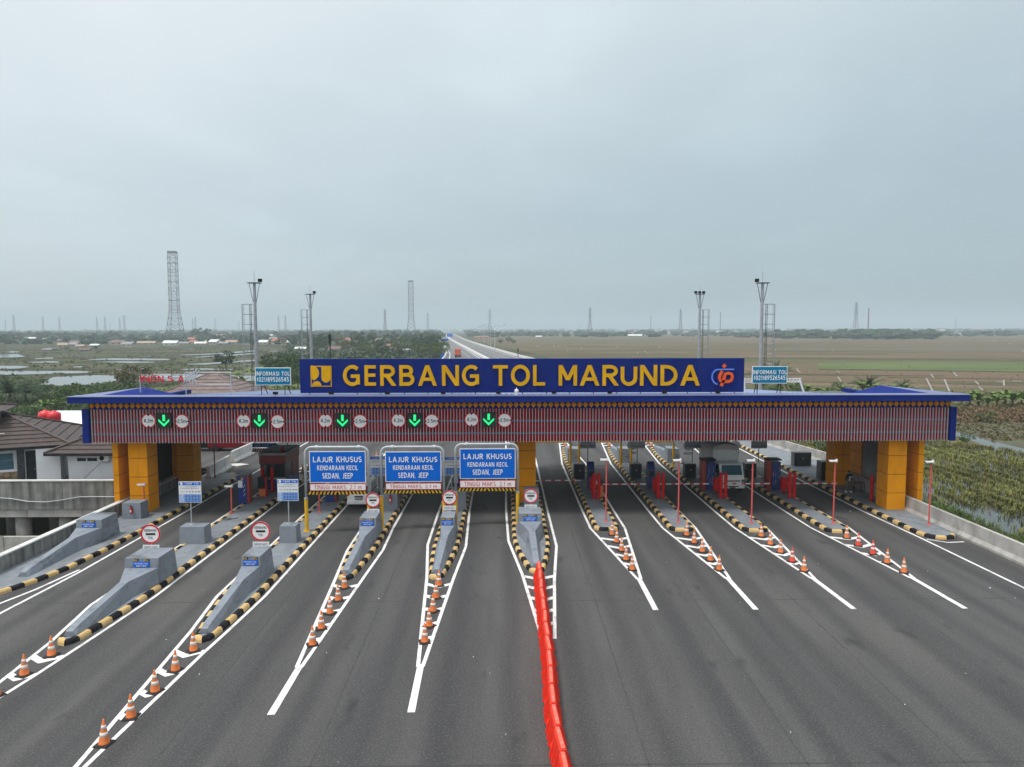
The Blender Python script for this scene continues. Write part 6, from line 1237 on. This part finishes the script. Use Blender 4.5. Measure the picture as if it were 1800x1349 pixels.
plant_px('a', 397, 651, 34, 'lone dark tree among the ponds left of the nearer mast', 'trees left of the toll plaza')
for i, (x, yb, hp, k) in enumerate(((478, 668, 46, 'a'), (497, 665, 44, 'a'), (514, 672, 50, 'b'), (488, 690, 50, 'a'), (508, 692, 44, 'b'), (524, 684, 48, 'a'))): plant_px(k, x, yb, hp, 'dark green tree behind the left information board, %s from the left' % ORD[i], 'trees behind the information board')
grove = [(498, 608, 17, 'a'), (515, 612, 22, 'a'), (530, 605, 24, 'b'), (556, 618, 30, 'a'), (566, 622, 32, 'b'), (574, 612, 26, 'a'), (590, 607, 22, 'c'), (600, 618, 24, 'o'), (612, 622, 22, 'o'), (625, 606, 24, 'b'), (632, 622, 32, 'b'), (640, 612, 28, 'a'), (648, 628, 26, 'c'), (655, 606, 22, 'b'), (664, 618, 26, 'a'), (672, 630, 26, 'a'), (682, 612, 24, 'b'), (690, 604, 20, 'a'), (699, 622, 26, 'c'), (706, 630, 20, 'a'), (712, 612, 24, 'b'), (720, 604, 18, 'a'), (728, 624, 28, 'b'), (736, 614, 26, 'a'), (742, 630, 26, 'c'), (748, 606, 22, 'b'), (752, 622, 30, 'a'), (760, 614, 26, 'b'), (764, 630, 30, 'b'), (770, 622, 32, 'a'), (776, 632, 30, 'c'), (757, 602, 18, 'a'), (735, 600, 16, 'b'), (765, 606, 20, 'a')]
grove.sort()
for i, (x, yb, hp, k) in enumerate(grove): plant_px(k, x, yb, hp, 'tree in the grove left of the highway, %s from the left' % ordinal(i), 'grove left of the highway')
town_trees = [(8, 608, 20, 'b'), (30, 602, 14, 'a'), (75, 600, 14, 'c'), (95, 604, 13, 'b'), (118, 606, 14, 'a'), (158, 603, 17, 'a'), (170, 600, 15, 'b'), (188, 600, 14, 'c'), (198, 598, 16, 'a'), (232, 602, 13, 'a'), (252, 597, 12, 'b'), (270, 604, 10, 'a'), (345, 598, 20, 'b'), (355, 596, 19, 'a'), (366, 598, 20, 'b'), (382, 600, 14, 'a'), (398, 598, 13, 'a'), (428, 604, 13, 'b'), (466, 600, 12, 'a'), (484, 596, 14, 'b'), (168, 616, 8, 'a'), (118, 618, 9, 'c'), (894, 604, 12, 'b'), (880, 606, 10, 'a'), (902, 606, 9, 'a')]
town_trees.sort()
for i, (x, yb, hp, k) in enumerate(town_trees): plant_px(k, x, yb, hp, 'hazy tree among the far houses, %s from the left' % ordinal(i), 'trees among the far houses')
bl = [(404, 668, 22), (415, 672, 34), (426, 674, 36), (436, 676, 28), (78, 712, 34), (62, 716, 26), (100, 708, 28)]
for i, (x, yb, hp) in enumerate(sorted(bl)): plant_px('n', x, yb + 14, hp, 'banana plant in the scrub left of the canopy, %s from the left' % ORD[i], 'banana plants left')
br_ = [(1398, 690, 26), (1420, 696, 28), (1436, 698, 26), (1452, 700, 26), (1480, 698, 30), (1500, 700, 28), (1516, 696, 38), (1540, 698, 34), (1570, 694, 26), (1592, 694, 28), (1612, 696, 22), (1690, 712, 30), (1704, 716, 36), (1720, 716, 40), (1736, 718, 30), (1752, 716, 34), (1766, 712, 38), (1780, 716, 40), (1795, 714, 34), (1745, 706, 26), (1712, 704, 28), (1810, 712, 40)]
for i, (x, yb, hp) in enumerate(sorted(br_)): plant_px('n', x, yb, hp, 'banana plant in the row right of the road, %s from the left' % ordinal(i), 'banana plants right')
for i, (x, yb, hp, k) in enumerate(((1366, 668, 40, 'q'), (1345, 674, 40, 'q'), (1526, 690, 36, 'q'), (1586, 692, 30, 'q'))): plant_px(k, x, yb, hp, 'spiky pandanus clump %s' % ('behind the right information board', 'under the nearer right mast', 'beyond the right roof end, left of its peak', 'beyond the peak of the right roof end')[i], 'pandanus clumps')
for i, (x, yb, hp, k) in enumerate(((1345, 694, 24, 't'), (1362, 696, 22, 's'), (1385, 694, 22, 't'), (1405, 694, 22, 't'), (1470, 694, 22, 't'), (1500, 792, 36, 's'), (1520, 802, 40, 's'), (1448, 790, 26, 't'), (1536, 700, 20, 's'), (1700, 780, 20, 's'), (1740, 740, 16, 't'), (1725, 742, 16, 's'))): plant_px(k, x, yb, hp, 'green shrub right of the road, %s counting along the verge' % ORD[i], 'shrubs right of the road')
sh = []
for i in range(34):
    xp, yb = rnd.uniform(55, 235), rnd.uniform(690, 738); sh.append((xp, yb))
for i, (xp, yb) in enumerate(sorted(sh)): plant_px(rnd.choice('sstt'), xp, yb, rnd.uniform(12, 26), 'leafy shrub in the thicket left of the canopy, %s from the left' % ordinal(i), 'thicket left of the canopy')
for k in PR:
    if k not in used1:
        for ch in kids1.get(PR[k].name, []): bpy.data.objects.remove(ch)
        bpy.data.objects.remove(PR[k])
# undergrowth nobody could count
def scatter(name, label, m, n_, area, hr, ls, per, z=FZ, cat='plants', keep=None):
    t = MB(); k_ = 0
    while k_ < n_:
        x, y = area()
        if keep and not keep(x, y): continue
        k_ += 1; h = rnd.uniform(*hr); r_ = h * rnd.uniform(.7, 1.4)
        for j in range(per):
            v = uv(); leaf(t, Vector((x + v.x * r_, y + v.y * r_, z + h * .5 + v.z * h * .5)), ls * rnd.uniform(.7, 1.3))
    return tag(t.build(name, m), label, cat, kind='stuff')
def inpoly(x, y, P):
    c = False
    for (x0, y0), (x1, y1) in zip(P, P[1:] + P[:1]):
        if (y0 > y) != (y1 > y) and x < (x1 - x0) * (y - y0) / (y1 - y0) + x0: c = not c
    return c
PW = [[(q.x, q.y) for q in (G(a_, b2, FZ) for a_, b2 in p)] for p in POND]
def dry(x, y): return not any(inpoly(x, y, P) for P in PW)
def px_area(x0, x1, y0, y1):
    def f():
        p = G(rnd.uniform(x0, x1), rnd.uniform(y0, y1), FZ); return p.x, p.y
    return f
scatter('undergrowth', 'low green undergrowth covering the ground left of the canopy', 'leaf_mid', 1300, px_area(-60, 250, 682, 745), (.3, 1.0), .22, 12, keep=dry)
scatter('undergrowth', 'bright weeds and grass between the houses and the ponds', 'grass', 1500, px_area(-40, 520, 676, 740), (.2, .7), .2, 10, keep=dry)
scatter('bund_scrub', 'low dark scrub along the fish pond banks', 'leaf_mid', 520, px_area(-60, 560, 606, 682), (.25, .9), .42, 8, keep=dry)
scatter('bund_scrub', 'olive scrub along the fish pond banks', 'leaf_olive', 380, px_area(-60, 560, 610, 680), (.2, .7), .40, 8, keep=dry)
scatter('thicket', 'dark low bushes filling the grove floor left of the highway', 'leaf_dark', 420, px_area(500, 782, 604, 634), (1.5, 3.5), .8, 14, keep=dry)
scatter('dry_scrub', 'brown dry scrub on the bank right of the canopy', 'leaf_dry', 420, px_area(1670, 1830, 720, 744), (.4, 1.1), .22, 14, keep=dry)
scatter('verge_weeds', 'green weeds along the verge behind the right wall', 'leaf_light', 900, px_area(1330, 1830, 690, 722), (.25, .8), .18, 10, keep=dry)
scatter('verge_weeds', 'olive weeds along the canal bank right of the canopy', 'leaf_olive', 800, px_area(1660, 1830, 718, 776), (.15, .5), .14, 9, keep=dry)
scatter('field_tufts', 'sparse tufts across the brown stubble field', 'leaf_olive', 500, px_area(900, 1830, 600, 700), (.12, .35), .2, 5, keep=dry)
def blades(name, label, m, n_, area, h0, h1, w, per, spread, z, keep=None):
    t = MB(); k_ = 0
    while k_ < n_:
        x, y = area()
        if keep and not keep(x, y): continue
        k_ += 1
        for j in range(per):
            a_ = rnd.uniform(0, 6.28); d = Vector((math.cos(a_), math.sin(a_), 0)); p = Vector((x, y, z(x, y))) + d * rnd.uniform(0, spread); h = rnd.uniform(h0, h1); s_ = Vector((-d.y, d.x, 0)) * w; q = p + d * h * .25 + Vector((0, 0, h * .7)); e = p + d * h * rnd.uniform(.35, .7) + Vector((0, 0, h * rnd.uniform(.75, 1)))
            t.add([p - s_, p + s_, q + s_ * .8, q - s_ * .8, e], [(0, 1, 2, 3), (3, 2, 4)])
    return tag(t.build(name, m), label, 'plants', kind='stuff')
def fl_area():
    y = rnd.uniform(44, 99); return rnd.uniform(34, 38 + (y - 30) * .75), y
def fl_keep(x, y):
    if not inpoly(x, y, FLOOD): return False
    near = x - 37.2 - .03 * (y - 50) + 1.2 * math.sin(y * .55)          # open water near the bank, dense farther off
    dens = min(1, max(.0, near / 5.5)) if y < 84 else 1; row = .5 + .5 * math.sin(x * 3.4 + .6 * math.sin(y * .7)); return rnd.random() < dens * (.10 + .90 * row ** 1.5) * (.75 + .25 * math.sin(x * .5 + y * .31))
blades('reeds', 'rows of olive rice and reeds standing in the flooded field on the right', 'reed', 8200, fl_area, .28, .58, .03, 7, .16, lambda x, y: FZ, fl_keep)
blades('reeds', 'dry brown stalks among the flooded rice', 'reed_dry', 1800, fl_area, .3, .6, .02, 5, .14, lambda x, y: FZ, fl_keep)
def bank_z(x, y): return -.32 - (x - 28.9) * .26 if x < 33.5 else max(FZ, -1.5 - (x - 33.5) * .15)
blades('grass', 'long green grass on the bank outside the right wall', 'grass', 7600, lambda: (29.0 + 8.2 * rnd.random(), 33 + 92 * rnd.random() ** 1.4), .2, .6, .022, 6, .14, bank_z, lambda x, y: (x > 31.3 if y < 79 else True) and rnd.random() < (1 if x < 36 + 1.2 * math.sin(y * .7) else .25))
# pale channels on the field and white birds far off
for i, (x0, y0, x1, y1) in enumerate(((1628, 666, 1640, 690), (1636, 659, 1641, 665), (1660, 668, 1670, 692), (1676, 656, 1682, 662), (1714, 671, 1720, 677), (1720, 681, 1727, 687), (1764, 669, 1765, 679), (1752, 672, 1762, 672.6), (1473, 664, 1478, 671), (1400, 649, 1406, 656), (1780, 671, 1795, 671.5), (1470, 653, 1475, 655.5))):
    a_, b2 = G(x0, y0, FZ), G(x1, y1, FZ); d = b2 - a_; g = thing('irrigation_channel', 'short pale irrigation channel on the stubble field, %s of the scattered ones' % ordinal(i), 'channel', (a_ + b2) / 2, math.atan2(d.y, d.x), 'irrigation channels'); l = d.length / 2
    for y in (-.17, .13): MB().b(-l, l, y, y + .04, .032, .28).build('side', 'concrete', g)
    MB().b(-l, l, -.125, .125, .034, .14).build('bed', 'concrete', g)
for i, (xp, yp) in enumerate(((945, 611), (974, 611), (982, 610), (998, 618), (1022, 613.5), (1085, 612), (1121, 622), (1134, 620), (1139, 623), (1159, 612), (1363, 617), (1465, 618), (1748, 601.5), (1775, 606), (1798, 620))):
    p = G(xp, yp, FZ); s_ = p.y / 600; g = thing('egret', 'tiny white bird on the far field, %s from the left' % ORD[i], 'bird', (p.x, p.y, FZ + .03), rnd.uniform(0, 6), 'white birds on the far field')
    t = MB(); t.lathe([(.02, .45), (.22, .6), (.28, .8), (.2, 1.05), (.08, 1.2), (.07, 1.55), (.1, 1.62), (.03, 1.72)], 7); t.tube((0, .0, 1.64), (.28, 0, 1.6), .03, 4, .01); t.tube((-.25, 0, .75), (-.6, 0, .6), .12, 5, .02)
    t.tube((.03, .06, 0), (.03, .06, .6), .025, 4); t.tube((-.03, -.06, 0), (-.03, -.06, .6), .025, 4); t.build('body', 'sign_white', g); g.scale = (s_ * .8,) * 3
# far belts of trees, one hazy mass
t = MB(); ico = bmesh.new(); bmesh.ops.create_icosphere(ico, subdivisions=2, radius=1); IV = [v.co.copy() for v in ico.verts]; IF = [tuple(v.index for v in f.verts) for f in ico.faces]; ico.free()
def blob(x, y, r_, h, t=t):
    ph = rnd.uniform(0, 9); vs = []
    for v in IV:
        k_ = 1 + .22 * math.sin(v.x * 5 + ph) * math.sin(v.y * 4 - ph) + .2 * math.sin(v.z * 6 + ph * 2) + rnd.uniform(-.12, .12); vs.append((x + v.x * r_ * k_, y + v.y * r_ * k_, FZ + h * .5 + v.z * h * .52 * k_))
    t.add(vs, IF)
for Y, n_, h0, h1 in ((1500, 150, 5, 11), (2000, 220, 6, 13), (2700, 260, 7, 14), (3600, 300, 8, 16), (4800, 300, 9, 18), (6500, 260, 10, 20)):
    for k_ in range(n_):
        x = rnd.uniform(-.82, .82) * Y; y = Y + rnd.uniform(-.12, .12) * Y
        if abs(x / y + .075) < .02 and y < 5000: continue
        h = rnd.uniform(h0, h1); blob(x, y, h * rnd.uniform(.6, 1.3), h)
for (x0, x1, yb, n_, h0, h1) in ((1290, 1420, 592, 60, 5, 9), (1360, 1640, 594, 150, 7, 14), (1500, 1640, 595, 70, 8, 14), (1640, 1830, 590, 60, 4, 9), (940, 1250, 587, 80, 4, 8), (820, 960, 590, 50, 5, 9), (-60, 130, 595, 120, 5, 12), (130, 560, 590, 200, 5, 12), (0, 560, 598, 190, 4, 8), (-40, 560, 604, 120, 3, 6), (560, 780, 592, 120, 6, 13), (30, 540, 587, 140, 6, 12), (950, 1280, 590, 90, 3, 6)):
    for k_ in range(n_):
        p = G(rnd.uniform(x0, x1), yb + rnd.uniform(-3, 2), FZ); h = rnd.uniform(h0, h1); blob(p.x, p.y, h * rnd.uniform(.5, 1.0), h)
tag(t.build('far_wood', 'leaf_far'), 'hazy far-off belts of trees along the whole horizon', 'trees', kind='stuff')

# ================================================================== FAR HOUSES
def house(xp, yb, wp, hp, roof, wall, label, cat='house', flat_=False):
    p = G(xp, yb, FZ); k_ = p.y / FPX; w, h = wp * k_, hp * k_; d = w * .7; g = thing('far_house', label, cat, p, rnd.uniform(-.35, .35), 'far houses')
    hw_ = h * .5; MB().b(-w / 2, w / 2, 0, d, 0, hw_).build('wall', wall, g)
    for k2 in range(max(2, int(w / 5))):
        x = -w / 2 + w * (k2 + .5) / max(2, int(w / 5)); MB().b(x - .6, x + .6, -.06, -.01, hw_ * .35, hw_ * .75).build('window', 'near_black', g)
    MB().prism_x([(-.8, hw_ + .02), (d + .8, hw_ + .02), (d / 2, h)], -w / 2 - .7, w / 2 + .7).build('roof', roof, g)
HS = [(36, 598, 22, 7, 'roof_rust', 'wall_cream'), (52, 601, 16, 8, 'roof_white', 'wall_cream'), (66, 602, 22, 7, 'roof_tan', 'wall_white'), (48, 586, 20, 6, 'roof_tan', 'wall_cream'), (86, 599, 18, 5, 'roof_rust', 'wall_cream'), (110, 611, 14, 8, 'roof_tan', 'wall_cream'), (127, 610, 16, 8, 'roof_grey', 'wall_grey'), (140, 612, 12, 6, 'roof_tan', 'wall_cream'), (116, 596, 26, 5, 'roof_rust', 'wall_green'), (165, 610, 14, 5, 'roof_white', 'wall_grey'), (204, 607, 24, 9, 'roof_brown', 'wall_cream'), (222, 610, 20, 9, 'roof_grey', 'wall_cream'), (148, 618, 14, 5, 'roof_brown', 'wall_grey'), (82, 617, 14, 4, 'roof_grey', 'wall_grey'), (175, 587, 14, 4, 'roof_white', 'wall_white'), (256, 607, 28, 7, 'roof_tan', 'wall_cream'), (298, 608, 22, 9, 'roof_white', 'wall_white'), (322, 607, 16, 6, 'roof_grey', 'wall_cream'), (338, 605, 14, 7, 'roof_rust', 'wall_cream'), (352, 607, 18, 6, 'roof_white', 'wall_cream'), (374, 606, 16, 9, 'roof_white', 'wall_cream'), (392, 607, 16, 6, 'roof_grey', 'wall_grey'), (406, 606, 18, 8, 'roof_tan', 'wall_cream'), (390, 592, 22, 5, 'roof_tan', 'wall_white'), (414, 596, 18, 5, 'roof_rust', 'wall_cream'), (430, 598, 16, 6, 'roof_rust', 'wall_cream'), (462, 606, 14, 8, 'roof_white', 'wall_cream'), (488, 605, 26, 10, 'roof_red', 'wall_cream'), (502, 606, 16, 8, 'roof_white', 'wall_cream'), (528, 617, 16, 7, 'roof_white', 'wall_grey'), (480, 592, 12, 4, 'roof_white', 'wall_white'), (604, 602, 20, 7, 'roof_red', 'wall_cream'), (668, 602, 20, 7, 'roof_tan', 'wall_white'), (689, 613, 15, 8, 'roof_rust', 'wall_cream'), (588, 620, 18, 11, 'roof_brown', 'wall_grey'), (470, 582.5, 26, 3, 'roof_white', 'wall_white'), (715, 619, 12, 6, 'roof_grey', 'wall_white'),
      (848, 594.5, 24, 3, 'roof_red', 'wall_cream'), (948, 594, 10, 3.5, 'roof_white', 'wall_white'), (1022, 592, 12, 3.5, 'roof_white', 'wall_white'), (1116, 593, 24, 5, 'roof_white', 'wall_cream'), (1155, 591, 12, 4, 'roof_white', 'wall_white'), (1215, 586, 22, 4, 'roof_tan', 'wall_white'), (1320, 590, 14, 3.5, 'roof_white', 'wall_white'), (1395, 587, 26, 5, 'roof_brown', 'wall_cream'), (1534, 587.5, 18, 3, 'roof_white', 'wall_white'), (1662, 586, 24, 7, 'roof_tan', 'wall_cream'), (1685, 590, 16, 4, 'roof_white', 'wall_white'), (1722, 583, 50, 5, 'roof_red', 'wall_cream'), (1742, 587, 18, 4, 'roof_white', 'wall_white'), (1773, 589, 20, 6, 'roof_white', 'wall_white'), (1797, 588, 12, 5, 'roof_white', 'wall_white'), (1755, 590.5, 14, 4, 'roof_rust', 'wall_white')]
rh = random.Random(21)
for k_ in range(34):
    HS.append((rh.choice((0, 1)) * .5 + rh.uniform(20, 540), rh.choice((588, 590, 593, 596, 599, 601, 604)) + rh.random(), rh.uniform(9, 17), rh.uniform(4, 7), rh.choice(('roof_rust', 'roof_tan', 'roof_brown', 'roof_grey', 'roof_brown', 'roof_white')), rh.choice(('wall_cream', 'wall_white', 'wall_grey'))))
for k_ in range(14):
    HS.append((rh.uniform(950, 1300), rh.choice((584, 586, 588, 590)) + rh.random(), rh.uniform(8, 16), rh.uniform(2.5, 4.5), rh.choice(('roof_tan', 'roof_brown', 'roof_grey', 'roof_white')), rh.choice(('wall_cream', 'wall_white'))))
HS.sort(); nl = sum(1 for h in HS if h[0] < 800); cn = {'roof_rust': 'rust', 'roof_red': 'red', 'roof_white': 'white', 'roof_grey': 'grey', 'roof_tan': 'tan', 'roof_brown': 'brown'}
for i, h in enumerate(HS): house(*h, 'far house with %s roof %s the highway, %s from the left there' % (cn[h[4]], 'left of' if h[0] < 800 else 'right of', ordinal(i if i < nl else i - nl)))

# ================================================================== HAZE
hz = MB().b(-7600, 7600, -320, 8400, -5.8, 118).build('haze', 'steel'); hz['kind'] = 'stuff'; hz.data.materials.clear()
m = bpy.data.materials.new('haze_air'); m.use_nodes = True; n = m.node_tree; n.nodes.clear(); ov = n.nodes.new('ShaderNodeOutputMaterial'); pv = n.nodes.new('ShaderNodeVolumePrincipled')
pv.inputs['Color'].default_value = (.80, .93, 1, 1); pv.inputs['Density'].default_value = 3.0e-4; pv.inputs['Anisotropy'].default_value = 0; n.links.new(pv.outputs[0], ov.inputs['Volume']); hz.data.materials.append(m)
hz.display_type = 'WIRE'
